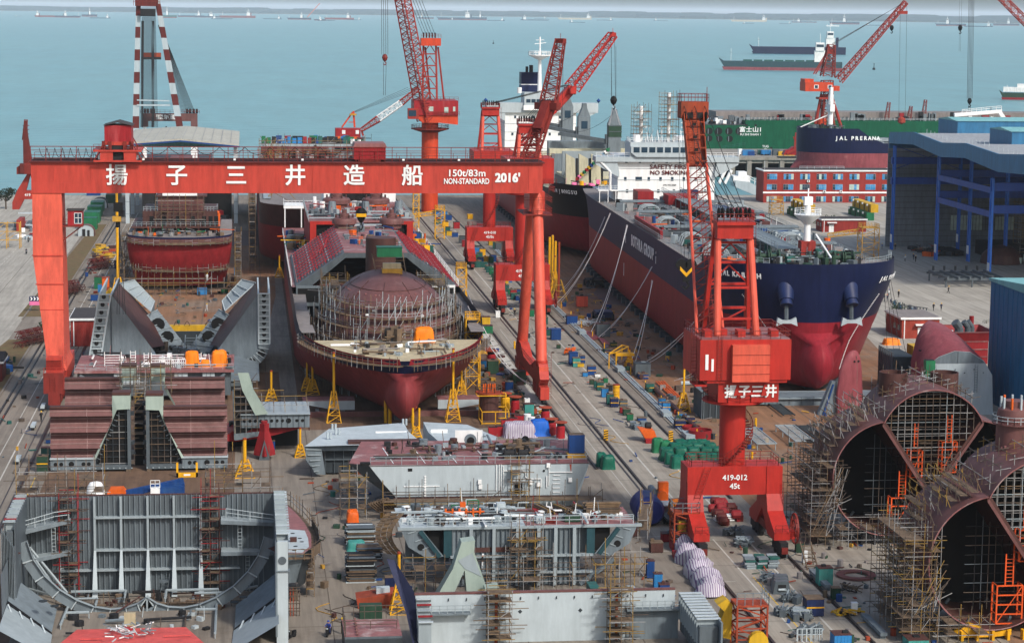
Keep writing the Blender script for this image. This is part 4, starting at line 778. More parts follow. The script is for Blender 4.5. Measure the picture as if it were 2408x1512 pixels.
for sg in (-1,1):sc.scaff((26.6+sg*9.5-2.5,424,0),(5,0,0),(0,16,0),3,5,8,17,2.1,.06,.5,planks=.4)
tag(sc.build(_T),'tiers of tube scaffolding wrapped round the pink domed tank',_U)
sc=MB(_h);rr=random.Random(8)
for sg in (-1,1):
 pts=[Vector((26+sg*(hf(y,11.8)+.35),361+y-.4,11.3)) for y in (.3,1.2,2.5,4,6,8,10,12.5,15,18,21,24,27,30)]
 for p,q in zip(pts,pts[1:]):
  u=Vector((sg*.8,-.6,0));sc.m(rr.choice([_h,_w])).plate(p,q,q+u*1.3,p+u*1.3,.1);k_=max(2,int((q-p).length/1.1))
  for i in range(k_):b_=p.lerp(q,i/k_)+u*1.3;sc.m(rr.choice([_g,_w,_s])).bar(b_-Vector((0,0,.8)),b_+Vector((0,0,rr.uniform(1,1.7))),.06)
  for h in (.6,1.15):sc.m(rr.choice([_g,_w])).bar(p+u*1.3+Vector((0,0,h)),q+u*1.3+Vector((0,0,h)),.06)
tag(sc.build(_T),'plank and tube scaffold walkway hung round the bulwark of the gas carrier bow',_U)
D=MB(_c);D.path([(14.5,384,11.5),(20.6,384,11.5),(20.8,385.5,11.5)],.12,6).path([(14.5,383,11.5),(19,383,11.5),(19.3,385,11.5)],.12,6).path([(28,381,11.5),(28,383,12),(33,384,12)],.12,6)
clutter(D,18,36,372,386,11.2,60,[_c,_h,_a,_f,_V,_h],.3,1.3,.7,31);D.m(_h).cb(25.6,387.5,11.2,2.2,2,2.4)
clutter(D,24.8,26.6,386.5,388.5,11.3,30,[_h,_w,_g,_a],.5,2,3,32);tag(D.build('deck_materials'),'loose pipes, planks and fittings scattered on the cream foredeck','materials',kind=_K)
bk=MB(_e)
for y in range(366,560,8):
 if y<400:bk.cb(26,y+8,0,2,1.5,1.42)
bk.build_each(Bs,lab='grey keel block under the gas carrier',cat=Bt,group='keel blocks under the gas carrier')
gb=MB(_d);gb.prism([(9.5,2.4),(18.5,2.4),(18.5,.8),(15,.8),(9.5,1.9)],'y',379,380.4).prism([(33,2.4),(42,2.4),(42,1.9),(36,.8),(33,.8)],'y',379,380.4);gb.m(_v).box(9.5,18.5,379,383,2.4,2.5).box(33,42,379,383,2.4,2.5);gb.m(_E).box(9,44,376.5,377.3,0,.9)
for x in (12,16.5,35,40):gb.m(_b).box(x-.3,x+.3,379.2,380.2,0,.9)
tag(gb.build('support_girder'),'low grey tapered girders crossing under the gas carrier bow','girder')
t=thing('gondola_machine','green-roofed cabin over a yellow work gondola riding on the domed tank','gondola',(27.4,420,21));m=MB(_t);m.box(25,29.8,424,427,22.4,24.2);m.m(Au).box(24.9,29.9,423.9,427.1,24.2,24.3);m.build('cabin',t);m=MB(_H).box(25.4,29.2,414.5,417,20.0,21.2);m.m(AE).box(25.6,29,415,416.6,21.2,22.2);m.m(_r).box(26.2,28.6,413.2,414.4,18.9,20.2);m.build('gondola',t);m=MB(_w);[m.bar((24.6+e*5.4,409,18),(24.2+e*6,428,22.6),.12) for e in (0,1)];[m.bar((24.6,409+j*3,18+j*.75),(30,409+j*3,18+j*.75),.07) for j in range(7)];m.build('track',t)
tag(MB(_k).cyl(26.4,436,14,25,3.0,20).build('tank_neck',smooth=40),'brown cylindrical neck standing behind the domed tank under the trunk deck','tank neck')
# --- hull with scaffolding astern of it, lockers on its top deck
sh=thing('barge_hull','scaffolded red hull with coloured lockers crowding its top deck, behind the gas carrier',Al,(22,577,0),0)
m=MB();ed,hf,tz=hull(m,200,18.5,1.5,18.6,12.5,_X,_k,Lk=26,Ld=16,pd=2.3,bulb=None,rise=0,fcl=0,rake=4,decks=_V)
m.build(_1,sh,smooth=50,world=False)
m=MB(_d);m.box(-17,20,180,196,19,23.7);windows(m,8,16,179.9,21.4,3,2.4,1.6,_O);m.m(_v).box(-16.9,6,179.8,180,19.4,23);clutter(m,-16,19,181,194,23.7,40,[_b,_a,_h,_s],.4,1.6,1.8,51)
clutter(m,-17,20,178.5,180,19,60,[_a,_n,_h,_s,_k],.5,2,3.5,52);m.scaff((-17.5,177.5,0),(38,0,0),(0,1.6,0),18,1,14,25,2.0,.07,.5,planks=.4);m.m(_c).cyl(14.2,182,23.7,25.4,.8,8).cyl(16.5,182,23.7,25.2,.6,8);m.build(AK,sh,world=False)
sc=MB(_g);sc.scaff((2.3,590,0),(0,180,0),(-1.6,0,0),44,1,0,19,2.2,.07,.5,planks=.35);
for i in range(60):rr2=random.Random(i);y=rr2 .uniform(590,770);sc.m(rr2 .choice([_w,Ae,_g,_h])).bar((4.5+rr2 .uniform(0,9),y,18.6),(4.5+rr2 .uniform(0,9),y,18.6+rr2 .uniform(3,8)),.09)
sc.m(_f).box(4.6,6.6,600,770,18.6,18.75);tag(sc.build(_T),'long tube scaffold down the side of the red hull behind the gas carrier',_U)
rr=random.Random(77);LOCK=[_j,_B,_o,_t,_u,_j,_o,_a,_X,_q]
for i in range(44):
 x=6+rr.random()*33;y=760+rr.random()*10;cl=rr.choice(LOCK);z=23.7
 nm={_j:_j,_B:Bw,_o:_o,_t:_t,_u:'dark green',_a:'grey',_X:'red',_q:_q}[cl]
 if i<20:x=6+i*1.75;y=761
 b=MB(cl).cb(x,y,z,rr.uniform(1.2,2.3),1.6,rr.uniform(1.2,2.6),rr.uniform(-.1,.1));b.m(_a).cb(x,y,z+2.6 if 0 else z,1.0,1.64,.12)
 tag(b.build(Am),nm+' locker on the top deck of the scaffolded hull by the river',An,'lockers on the top deck of the scaffolded hull')
 # ---------------- hull blocks under construction ----------------
rr=random.Random(41)
# --- stern block with red transom
t=thing('stern_block','deep red rounded stern block with rusty deckhouse tiers and scaffold belts, left berth',_D,(-16.4,548,0))
m=MB(_m);NX=24
def tr(u,z):
 f=(z-1.2)/13;w=12.9*(1-.16*(1-f)**2.2);x=-16.4+w*sin(u*pi/2*.96);return (x,545.5+2.0*(1-cos(u*1.2))*2.2+(1-f)**2*5.2,z-.9*(abs(u)**2-.0)*(-.9))
zs_=[1.2,2,3,3.9,4.7,5.4,6,8,10,11.4,12.2,13.2]
m.grid([[tr(-1+2*i/NX,z) for i in range(NX+1)] for z in zs_])
m.m(_E).grid([[tuple(Vector(tr(-1+2*i/NX,z))+Vector((0,-.06,0))) for i in range(NX+1)] for z in (11.8,13.25)])
m.m(_Y).grid([[tr(-1+2*i/NX,z) for i in range(NX+1)] for z in (13.2,13.7)])
sid=[tr(1,z) for z in zs_]
for sg in (-1,1):m.m(_m).grid([[(-16.4+sg*(p[0]+16.4),p[1],p[2]) for p in sid],[(-16.4+sg*(p[0]+16.4),p[1]+45,p[2]) for p in sid]])
m.m(_V).add([tuple(Vector(tr(-1+2*i/NX,13.2))+Vector((0,.1,0))) for i in range(NX+1)]+[(-3.8,590,14),(-29,590,14)],[tuple(range(NX+3))])
m.build(A8,t,smooth=40)
for z,w in ((11.9,1.3),(4.9,1.5)):
 b=MB(_h)
 for i in range(-1,NX*1+1):
  p=Vector(tr(-1+2*i/NX,z));q=Vector(tr(-1+2*(i+1)/NX,z));o=Vector((0,-1.1,0));b.m(rr.choice([_h,_w,_h])).plate(p,p+o,q+o,q,-.12)
  b.m(rr.choice([_s,_g,_w])).bar(p+o+Vector((0,0,-.3)),p+o+Vector((0,0,w+rr.uniform(-.2,.4))),.06)
  for h in (.5,1.0):b.m(rr.choice([_s,_w,_g])).bar(p+o+Vector((0,0,h)),q+o+Vector((0,0,h+rr.uniform(-.1,.1))),.06)
  if rr.random()<.6:b.m(_h).plate(p+o+Vector((0,-.1,.7)),p+o+Vector((0,-.1,.05)),q+o+Vector((0,-.1,.1)),q+o+Vector((0,-.1,.6)),.05)
 b.build(BK,t)
b=MB(_g)
b.scaff((-30,541.5,0),(27.5,0,0),(0,2,0),18,1,0,4.2,1.5,.07,.4,planks=.3);b.scaff((-31.5,547,0),(0,30,0),(1.5,0,0),8,1,0,12,2,.07,.4);b.scaff((-2.9,547,0),(0,30,0),(1.5,0,0),8,1,0,12,2,.07,.4)
b.m(_i).box(-28,-5,553,575,0,1.3)
b.build(BK,t)
m=MB(_k);m.box(-28.5,-6.5,556,580,15,15.4);m.box(-25.7,-7.2,557,578,15.4,19.2);m.m(_E).box(-22,-10.8,559,576,19.2,23);m.m(_k).box(-22.4,-9.8,558.4,577,22.6,22.9)
m.m(_c).box(-20.8,-12.2,558.2,558.4,22.9,23.8);m.m(_E).box(-20.9,-12,561,575,23.4,26.4);m.box(-19,-13.6,563,573,26.4,32)
for z in (16.9,):
 for x in (-24,-21,-17.5,-13.8,-11,-9.4,-8):m.m(_i).box(x,x+1.0,556.92,557,15.6,17.9)
m.m(_d).box(-21,-18,556.9,557.1,12.9+.9,15);m.m(_a).box(-27,-8,557.1,557.3,13.8,15)
for x in (-27.8,-24,-20,-16,-12,-8,-6.8):m.m(_k).box(x,x+.3,556.1,556.4,13.8,15)
m.m(_f).rails([(-25.5,557,19.2),(-22,557,19.2)],1.1,.9,.07).rails([(-10.5,557,19.2),(-7.3,557,19.2),(-7.3,565,19.2)],1.1,.9,.07).rails([(-28.4,556.1,15.4),(-6.6,556.1,15.4)],1.1,1.2,.05)
m.scaff((-22.5,556.2,0),(12,0,0),(0,1.2,0),8,1,15.4,22.5,1.8,.07,.3,planks=.4)
m.m(_q).path([(-6.9,557.5,14),(-6.9,557.5,18.6),(-7.4,557.5,19),(-7.9,557.5,18.6)],.4,8)
clutter(m,-28,-6,549,556,13.7,60,[_h,_b,_V,_q,_a,_s,_t],.3,1.6,1.2,61)
m.build('deckhouse',t)
# --- V shaped hull block with side walls
t=thing(Bx,'grey U-shaped hull block with steep sloping inner plates and latticed wall tops',_D,(-13,425,0))
for sg in (-1,1):
 cx=-13.0;m=MB(_f)
 if sg<0:xo=lambda z:-30.2+max(0,z-2)*.17;
 else:xo=lambda z:4.3-.0*z
 y0=424;zt=15.4;zl=2 if sg<0 else 5.6
 def X(z,o):return xo(z)-sg*o*(2.1 if sg>0 else 2.2)
 for o in (0,1):m.m(_d).grid([[(X(z,o)-.16*(1-2*o)*sg*0-.15,y0-.12,z),(X(z,o)+.15,y0-.12,z)] for z in (zl,8,zt)]);m.grid([[(X(z,o)-.15,y0-.12,z),(X(z,o)-.15,y0+26,z)] for z in (zl,8,zt)]).grid([[(X(z,o)+.15,y0-.12,z),(X(z,o)+.15,y0+26,z)] for z in (zl,8,zt)]).box(X(zt,o)-.15,X(zt,o)+.15,y0-.12,y0+26,zt-.02,zt+.02)
 k=9
 for i in range(k+1):
  z=zl+(zt-zl)*i/k;a,c=sorted((X(z,0),X(z,1)));m.m(_d).box(a,c,y0-.1,y0+.2,z-.12,z+.12)
  if i<k:
   zc=z+(zt-zl)/k*.5;m.m(_f).box(a+.1,c-.1,y0+.25,y0+.35,z,z+(zt-zl)/k);m.m(_a).lathe([(.42,-.03),(.42,.03)],((a+c)/2,y0+.22,zc+.25),10,'y');m.m(_f).box(a+.3,c-.3,y0-.05,y0+.15,zc-.35,zc-.22)
 m.build('side_wall',t)
 B=MB(_b);pin=[];pout=[]
 for i in range(9):
  a=i/8*pi/2;pout.append((xo(5.6)-sg*(5.8-5.8*cos(a)),5.6-5.0*sin(a)));pin.append((X(5.6,1)-sg*(3.4-3.4*cos(a)),5.6-2.9*sin(a)))
 if sg>0:
  for i in range(8):
   B.m(_b).add([(pout[i][0],y0,pout[i][1]),(pout[i+1][0],y0,pout[i+1][1]),(pin[i+1][0],y0,pin[i+1][1]),(pin[i][0],y0,pin[i][1])],[(0,1,2,3)]);B.m(_d).bar((pout[i][0],y0-.1,pout[i][1]),(pin[i][0],y0-.1,pin[i][1]),.09)
  for i in (2,5):B.m(_i).lathe([(.75,-.04),(.75,.04)],((pout[i][0]+pin[i+1][0])/2,y0-.03,(pout[i][1]+pin[i+1][1])/2),12,'y')
  B.m(_e).grid([[(p[0],y0,p[1]) for p in pout],[(p[0],y0+26,p[1]) for p in pout]])
  B.build('bilge_frame',t)
 P=MB(_b);xi=X(zt,1);ci=cx+sg*4.5;xb=X(2.5,1)
 P.m(_b).add([(xi,y0+.4,zt),(xi-sg*8.0,y0+1.2,4.2),(xi-sg*11.5,y0-20,1.8),(xb,y0-20,1.8),(xb,y0+.2,2.2)],[(0,1,2,3,4)])
 P.m(_e).box(min(xi,xi-sg*.1),max(xi,xi-sg*.1),y0,y0+26,2,zt)
 fy=446
 P.m(_k).add([(xi-sg*.2,y0+3,zt-.6),(xi-sg*.6,fy,zt-.4),(xi-sg*6.2,fy,8.4),(xi-sg*9.5,fy-8,3.4),(xi-sg*6.5,y0+2,4.6)],[(0,1,2,3,4)])
 top=[(xi-sg*.4,fy-1,zt-.6),(xi-sg*3.2,fy+2,zt-.3),(xi-sg*7.2,fy+2,10.8),(xi-sg*6.6,fy-2,9.3)]
 P.m(_f).add(top,[(0,1,2,3)]);P.m(_b).add([(xi-sg*7.2,fy+2,10.8),(xi-sg*6.6,fy-2,9.3),(xi-sg*6.4,fy-2,7.9),(xi-sg*7.2,fy+2,9)],[(0,1,2,3)])
 for i in range(5):f=i/4;a=Vector(top[0]).lerp(Vector(top[3]),f);c=Vector(top[1]).lerp(Vector(top[2]),f);P.m(_d).bar(a+Vector((0,0,.1)),c+Vector((0,0,.1)),.14)
 P.path([tuple(Vector(q)+Vector((0,0,.12))) for q in top+top[:1]],.14)
 fr=[(xi-sg*5.2,fy-2.6,8.2),(xi-sg*7.9,fy,9.4),(xi-sg*14.2,fy-3,1.6),(xi-sg*9.6,fy-6,1.6)]
 P.m(_b).add(fr,[(0,1,2,3)]);P.m(_f)
 for i in range(8):f=i/7;P.bar(Vector(fr[0]).lerp(Vector(fr[3]),f)+Vector((0,-.1,.1)),Vector(fr[1]).lerp(Vector(fr[2]),f)+Vector((0,-.1,.1)),.1)
 for f in (.28,.62):
  cc=(Vector(fr[0]).lerp(Vector(fr[3]),f)+Vector(fr[1]).lerp(Vector(fr[2]),f))*.5;P.m(_i).lathe([(1.35,-.05),(1.35,.05)],(cc.x,cc.y-.35,cc.z),10,'y')
 P.build('inner_plating',t)
m=MB(_e);m.box(-27,1,404,450,.9,1.5);m.m(_n).box(-20,-6,446,446.4,1.5,5);m.m(_b).box(-12.6,-9.9,430,446,1.6,2.2).ladder((-11.2,428,1.8),(-11.2,444,4.5),2.2,9,.12)
clutter(m,-21,-6,426,444,1.6,50,[_e,_k,_a,_b,_g],.5,2,1.8,71);m.m(_a).box(-27,1,404,450,0,.9);m.build('bottom_plating',t)
# --- deck platform block in front of it
t=thing(AN,'low deck block with white ladders and pinkish plating behind the corrugated bulkheads',_D,(-16,400,0))
m=MB(_v);m.box(-30.5,-2.4,393,411,5.3,5.75);m.m(_e).box(-30,-3,394,410,1,5.3);m.m(_d)
for x0,x1 in ((-23.6,-19),(-13,-10.6),(-8,-5.8)):m.m(_d).box(x0,x1,393.4,394,3.2,5.3);[m.m(_b).box(x0+i*.7,x0+i*.7+.1,393.3,393.4,3.2,5.3) for i in range(int((x1-x0)/.7))]
m.m(_f).rails([(-30.4,393.1,5.75),(-2.5,393.1,5.75)],1.0,1.8,.05);m.m(_b).bar((-29.5,393.5,5),(-26.5,393.5,2.6),.3).bar((-4,393.5,5),(-7,393.5,2.6),.3)
clutter(m,-29,-3,394,410,5.75,50,[_d,_b,_v,_c,_a],.3,1.4,.8,72);m.build(Ay,t)
m=MB(_c)
for x0,x1,h in ((-25.5,-22.4,2.6),(-20.9,-19.9,2.8),(-18.5,-17.6,2.4),(-17.2,-8.2,2.4)):
 m.box(x0,x0+.12,398,398.12,5.75,5.75+h).box(x1-.12,x1,398,398.12,5.75,5.75+h);[m.box(x0,x1,397.9+k*.05,398+k*.05,5.9+k*.45,6.0+k*.45) for k in range(int(h/.45))]
m.rails([(-16.4,396,5.75),(-11,396,5.75)],1.5,.35,.07);m.build('ladder',t)
tp=MB(_5)
def tarp(mb,x,y,z,sx,sy,h,seed,mt):
 q=random.Random(seed);mb.m(mt);rows=[];n=26
 for i,(f,hh) in enumerate(((1.12,0),(1.04,.18),(1.0,.45),(.96,.75),(.86,.93),(.55,1.0),(.01,1.02))):
  r=[]
  for k in range(n):
   a=2*pi*k/n;c,s=cos(a),sin(a);e=.42;cx_=(abs(c)**e)*(1 if c>0 else -1);sy_=(abs(s)**e)*(1 if s>0 else -1);w=1+q.uniform(-.07,.07)*(1.2-hh*.6)
   r.append((x+cx_*sx/2*f*w,y+sy_*sy/2*f*w,z+h*min(1.05,hh*(1+q.uniform(-.04,.04)) if i else 0)))
  rows.append(r)
 return mb.grid(rows,True)
for x,y,s,h,lab in ((-5.0-.0,397,2.4,2.9,'large'),(-9.9,397,2.2,2.8,'tall narrow')):
 b=MB();tarp(b,x,y,5.75,s*1.15,2,h,int(h*100),_5);tag(b.build(_8,smooth=35),('right, wider' if lab=='large' else 'left, narrower')+' of the two tall orange tarpaulin-covered machines on the low deck block',A9)
b=MB();tarp(b,-7.5,396.6,5.75,1.6,1.4,1.3,55,_5);tarp(b,-8.4,396.4,5.75,1.0,.8,.7,56,_5);tag(b.build(_8,smooth=35),'small low orange tarpaulin lying between the two tall orange ones',A9)
# --- corrugated bulkheads
def corr(name_label,Y,sg,zb,zt,x_out,x_top,x_bot,stool):
 t=thing('corrugated_bulkhead',name_label,Ba,((x_out+x_top)/2,Y,0),0,'corrugated bulkhead units')
 m=MB(_E);zz=[];yy=[];k=2 if zt-zb<7 else 3;per=(zt-zb)/(k+.1)
 for i in range(k+1):
  for f,d in ((0,.1),(.2,-.25),(.46,-.75),(.52,.85),(.72,.75),(.98,.3)):
   z=zt-(i+f)*per
   if z>=zb-.01:zz.append(z);yy.append(d)
 zz.append(zb);yy.append(0)
 def xi(z):
  f=max(0,min(1,(z-zb)/(zt-zb)));return x_bot+(x_top-x_bot)*min(1,f*1.35)
 m.grid([[(x_out+(xi(z)-x_out)*j/6,Y+d,z) for j in range(7)][::sg] for z,d in zip(zz,yy)])
 for z,d in [p for p in zip(zz,yy) if p[1] in (-.25,.75,.3)]:m.m(Bj).bar((x_out,Y+d-.05,z+.04),(xi(z),Y+d-.05,z+.04),.07);m.m(_E)  # paler bars along the ridges paint in a thin highlight
 for x in (x_out+sg*5.6*.98,):
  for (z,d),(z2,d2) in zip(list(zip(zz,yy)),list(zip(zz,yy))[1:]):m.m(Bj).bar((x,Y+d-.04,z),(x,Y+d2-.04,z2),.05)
 m.m(_k).box(min(x_out,x_top),max(x_out,x_top),Y-.3,Y+1.2,zt,zt+.25);m.build('corrugated_plate',t)
 xc=-16.45-sg*1.15;s=MB(Ad);xt2=xc;w0=x_top
 s.add([(w0-sg*.0,Y-.5,zt+.9+1.2),(xc,Y-.5,zt+.9+1.2),(xc,Y-.7,zt-.1),(xc-sg*.9-sg*1.1,Y-.7,zt-.2),(x_bot+sg*.1,Y-.8,zb-.05),(x_bot-sg*.3,Y-.6,zb),(x_bot+(x_top-x_bot)*1.0,Y-.5,zb+(zt-zb)*.74)],[(0,1,2,3,4,5,6) if sg>0 else (6,5,4,3,2,1,0)])
 s.m(_k).box(min(w0,xc),max(w0,xc),Y-.6,Y+2,zt+2.0,zt+2.4);s.m(Ad).box(min(w0,xc),max(w0,xc),Y-.45,Y+2,zt-.2,zt+2.0)
 s.build('stool_plating',t)
 if stool:
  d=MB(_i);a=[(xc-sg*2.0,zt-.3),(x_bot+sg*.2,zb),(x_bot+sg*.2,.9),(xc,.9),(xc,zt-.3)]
  d.add([(p[0],Y+.4,p[1]) for p in a],[(0,1,2,3,4)]);d.m(_e).box(min(xc-sg*.5,xc),max(xc-sg*.5,xc),Y-.5,Y+.5,.3,zt-.2)  # black sheet puts the shade inside the open web into colour
  d.m(_b).box(min(x_out,x_bot),max(x_out,x_bot),Y-.55,Y+3,.35,2.0);d.m(_d).box(min(x_out-sg*.1,x_bot),max(x_out-sg*.1,x_bot),Y-.8,Y+1,2.0,2.15);d.m(_e).box(min(x_bot,xc),max(x_bot,xc),Y-.55,Y+3,.35,1.0)
  for q in (.75,1.6,3.1,4.9,5.7):
   d.m(_i).lathe([(.3 if q!=3.1 else .42,-.03),(.3 if q!=3.1 else .42,.03)],(x_out+sg*q,Y-.56,1.25),12,'y')
  for q in range(14):d.m(_f).lathe([(.12,-.06),(.12,.06)],(x_out+sg*(.4+q*.9),Y-.58,.55),6,'y')
  d.m(_h).cb(x_out+sg*2,Y,0,1.8,1.6,.35).cb(xc-sg*.4,Y,0,.7,1.4,.33);d.m(_i).box(min(x_out+sg*3,xc-sg),max(x_out+sg*3,xc-sg),Y+.6,Y+8,.02,.34)  # black slab paints the shade in the gap beneath the unit
  r_=random.Random(int(Y+sg))
  for i in range(9):
   z=1.2+i*.95;f=(z-zb)/(zt-zb);xx=x_bot+(xc-sg*2-x_bot)*max(0,min(1,f));d.m(r_.choice([_g,_s,_h,_n])).bar((xx+sg*.5,Y+r_.uniform(-.1,.3),z),(xc-sg*.3,Y+r_.uniform(-.1,.3),z),.06)
  for i in range(6):x=xc-sg*(.8+i*.95);z1=zb+(zt-zb)*max(0,(abs(x-x_bot)/abs(xc-sg*2-x_bot)))*.96;d.m(r_.choice([_g,_s,_n])).bar((x,Y+.1,1),(x,Y+.1,min(zt-.6,z1)),.06)
  for i in range(10):
   f=i/10;d.m(_e).bar((x_bot+sg*.2+(xc-sg*2-x_bot)*f,Y-.3,zb+(zt-zb-.3)*f),(x_bot+sg*.7+(xc-sg*2-x_bot)*f,Y-.2,zb+(zt-zb-.3)*f-.25),.08)
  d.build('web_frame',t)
  g_=MB(_a)
  for i in range(7):g_.m(r_.choice([_a,_n,_g])).box(min(xc,xc+sg*.5),max(xc,xc+sg*.5),Y+.2,Y+1.4,1+i*1.5,1.5+i*1.5)
  g_.build('stiffener',t)
 return t
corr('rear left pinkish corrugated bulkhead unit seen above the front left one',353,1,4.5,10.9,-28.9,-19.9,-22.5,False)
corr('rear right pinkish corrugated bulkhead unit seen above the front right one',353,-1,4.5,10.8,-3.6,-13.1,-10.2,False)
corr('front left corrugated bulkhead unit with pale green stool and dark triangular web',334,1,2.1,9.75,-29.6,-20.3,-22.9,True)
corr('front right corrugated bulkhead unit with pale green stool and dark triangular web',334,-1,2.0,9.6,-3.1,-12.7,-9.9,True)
sc=MB(_g);sc.scaff((-17.2,336,0),(1.5,0,0),(0,15,0),1,5,.5,13,1.6,.06,.4);sc.scaff((-20,349,0),(8,0,0),(0,2,0),5,1,9,14,1.5,.06,.5,planks=.2);sc.m(_i).box(-17.2,-15.8,338,351,0,9.4);tag(sc.build(_T),'rusty scaffold tower in the gap between the corrugated bulkheads',_U)  # black box added among the tubes so the gap reads as deep shade
# --- raised bilge girder right of them
t=thing('bilge_block','raised grey girder block with a row of round holes beside the corrugated bulkheads',_D,(3.5,347,0))
m=MB(_b);m.box(-1.2,9.7,345,346,4.3,6.4);m.m(_f).box(-1.2,9.8,344.6,356,6.4,6.5);m.m(_m).prism([(-4.5,2.2),(-2,1.9),(3,2.6),(9.7,4.3),(-1.2,4.3)],'y',346,356);m.m(_k).box(9.6,9.75,346,356,3.6,6.4)
for i in range(8):m.m(_i).lathe([(.26,-.03),(.26,.03)],(-.5+i*.85,344.98,5.4),10,'y')
m.m(_i).lathe([(.42,-.03),(.42,.03)],(6.4,344.98,5.4),12,'y').lathe([(.26,-.03),(.26,.03)],(7.7,344.98,5.4),10,'y').lathe([(.26,-.03),(.26,.03)],(8.6,344.98,5.4),10,'y')
for i in range(12):m.m(_n).box(-1+i*.9,-.95+i*.9,344.9,345,4.3,6.4)
m.m(Ad).add([(-1.5,344.4,13.2),(.2,344.4,13.2),(.9,344.4,10.6),(3.2,344.4,6.6),(1.2,344.4,6.4),(-.8,344.4,10.4)],[(0,1,2,3,4,5)]);m.m(_i).add([(-2.2,345.2,10.4),(-.8,345.2,10.2),(1.2,345.2,6.5),(.8,345.2,4.2),(-2,345.2,2.6)],[(0,1,2,3,4)]);m.m(_b).bar((-2.2,345,10.4),(-2,345,2.4),.2);m.m(_b).add([(-2,345,2.3),(3,345,3.2),(3,345,3.8),(-2,345,3.4)],[(0,1,2,3)])
m.m(_g);m.scaff((-2,344.6,0),(3.5,0,0),(0,1,0),4,0,3.5,12,1.2,.05,.1,planks=0);m.scaff((0.5,346.5,0),(9,0,0),(0,8,0),5,1,6.5,7.6,1.1,.05,.2,planks=0)
m.m(_a).box(-3,8,352,353,0,4);m.build('girder',t)
# --- big open tank block in the foreground
t=thing('tank_block','large open grey hull block with ribbed bulkhead and curved cradle frames, foreground left',_D,(-12,250,0))
Y=258;zb,zt=1.2,13.0;xl,xr=-25.7,3.0;DX=(xr-xl)/26.
m=MB(_e);m.box(xl,xr,Y,Y+.3,zb,zt)
for i in range(46):x=xl+.6*i+.4;m.m(_b).box(x,x+.1,Y-.22,Y,zb,zt) if x<xr else 0
for i,x in enumerate((-17.9,-14.85,-11.75,-8.7,-5.6)):
 m.m(_f).box(x-.13,x+.13,Y-.7,Y-.5,6.5,zt);m.m(_b).box(x-.05,x+.05,Y-.6,Y,6.5,zt)
 m.m(_d).add([(x-.13,Y-.75,6.6),(x+.13,Y-.75,6.6),(x+.36,Y-2.4,zb+.1),(x-.3,Y-2.4,zb+.1)],[(3,2,1,0)]);m.m(_b).add([(x,Y,6.6),(x,Y-.74,6.6),(x+.02,Y-2.38,zb+.1),(x,Y,zb+.1)],[(0,1,2,3)])
for z in (10.5,6.6,4.2):
 m.m(_f).box(-17.9 if z>4.3 else -22,-5.6 if z>4.3 else -1,Y-.75,Y,z-.12,z+.08)
for x0,x1,z0,z1 in ((xl,-20.6,9.6,10.5),(-3.2,xr,10.4,9.7),(xl,-20.6,6.0,6.7),(-3.2,xr,6.6,6.2)):
 m.m(_f).add([(x0,Y-2.6,z0),(x1,Y-1.2,z1),(x1,Y,z1),(x0,Y,z0)],[(0,1,2,3)]);m.m(_b).add([(x0,Y-2.6,z0),(x1,Y-1.2,z1),(x1,Y-1.2,z1-.45),(x0,Y-2.6,z0-.45)],[(0,1,2,3)])
m.m(_d).rails([(xl,Y-2.6,9.65),(-22.4,Y-1.7,10.4),(-20.8,Y-1.3,10.5)],1.1,1.4,.05).rails([(-2.6,Y-1.2,10.4),(xr,Y-2.4,9.8)],1.1,1.4,.05)
for x in (-22.6,-1.0):m.ladder((x,Y-1.6,10),(x,Y-1.0,6.4),.45);m.ladder((x+.9,Y-.4,6.3),(x+.9,Y-.4,zb),.45)
m.m(_k).box(xl,xr,Y-.05,Y+.35,zt,zt+.08);m.build(Ba,t)
m=MB(AE);m.m(Ai);m.box(-26,3.2,225,Y+.5,.9,1.2);m.m(_V).box(-26,3.2,225,Y,.0,.9)
m.m(_f)
for z,pts in ((2.2,[(-20.6,255.4),(-14.3,255.4),(-14.3,251.6)]),(2.1,[(-26,258),(-21,252.5),(-17.4,252.5),(-17.4,250)]),(2.2,[(-9.6,251.8),(-9.6,255.2),(-3.5,255.2)]),(2.0,[(-6.3,254.4),(-2.6,254.4),(1,257)]),(1.8,[(-20.8,243),(-20.4,256)]),(1.8,[(-3.7,238),(-3.7,256)]),(1.9,[(-3.7,247.6),(-6,247.6)]),(1.9,[(-20.6,247.4),(-18,247.4)])):
 m.path([(x,y,z) for x,y in pts],.16,6);[m.bar((x,y,1.2),(x,y,z),.07) for x,y in pts]
m.path([(-25.4,257,7.2),(-20.9,254,2.4)],.17,6).path([(-25.2,256.4,6.6),(-21.6,253,2.4)],.17,6)
for x0 in (-22,-16,-9,-4):m.m(_g).rails([(x0,251.4,1.2),(x0+5,251.4,1.2)],1.1,1.0,.05)
clutter(m,-21,-3,250,256.5,1.2,46,[_a,_g,_k,_b,_h],.2,.9,.7,81);clutter(m,-20,-4,240,248,1.2,34,[_a,_g,_b,_d],.2,.8,.5,82);m.m(_e).ladder((-10,255.3,1.2),(-9.6,256,4),.8).box(-10.4,-9.4,254.8,255.2,3.2,3.5);m.build('tank_floor',t)
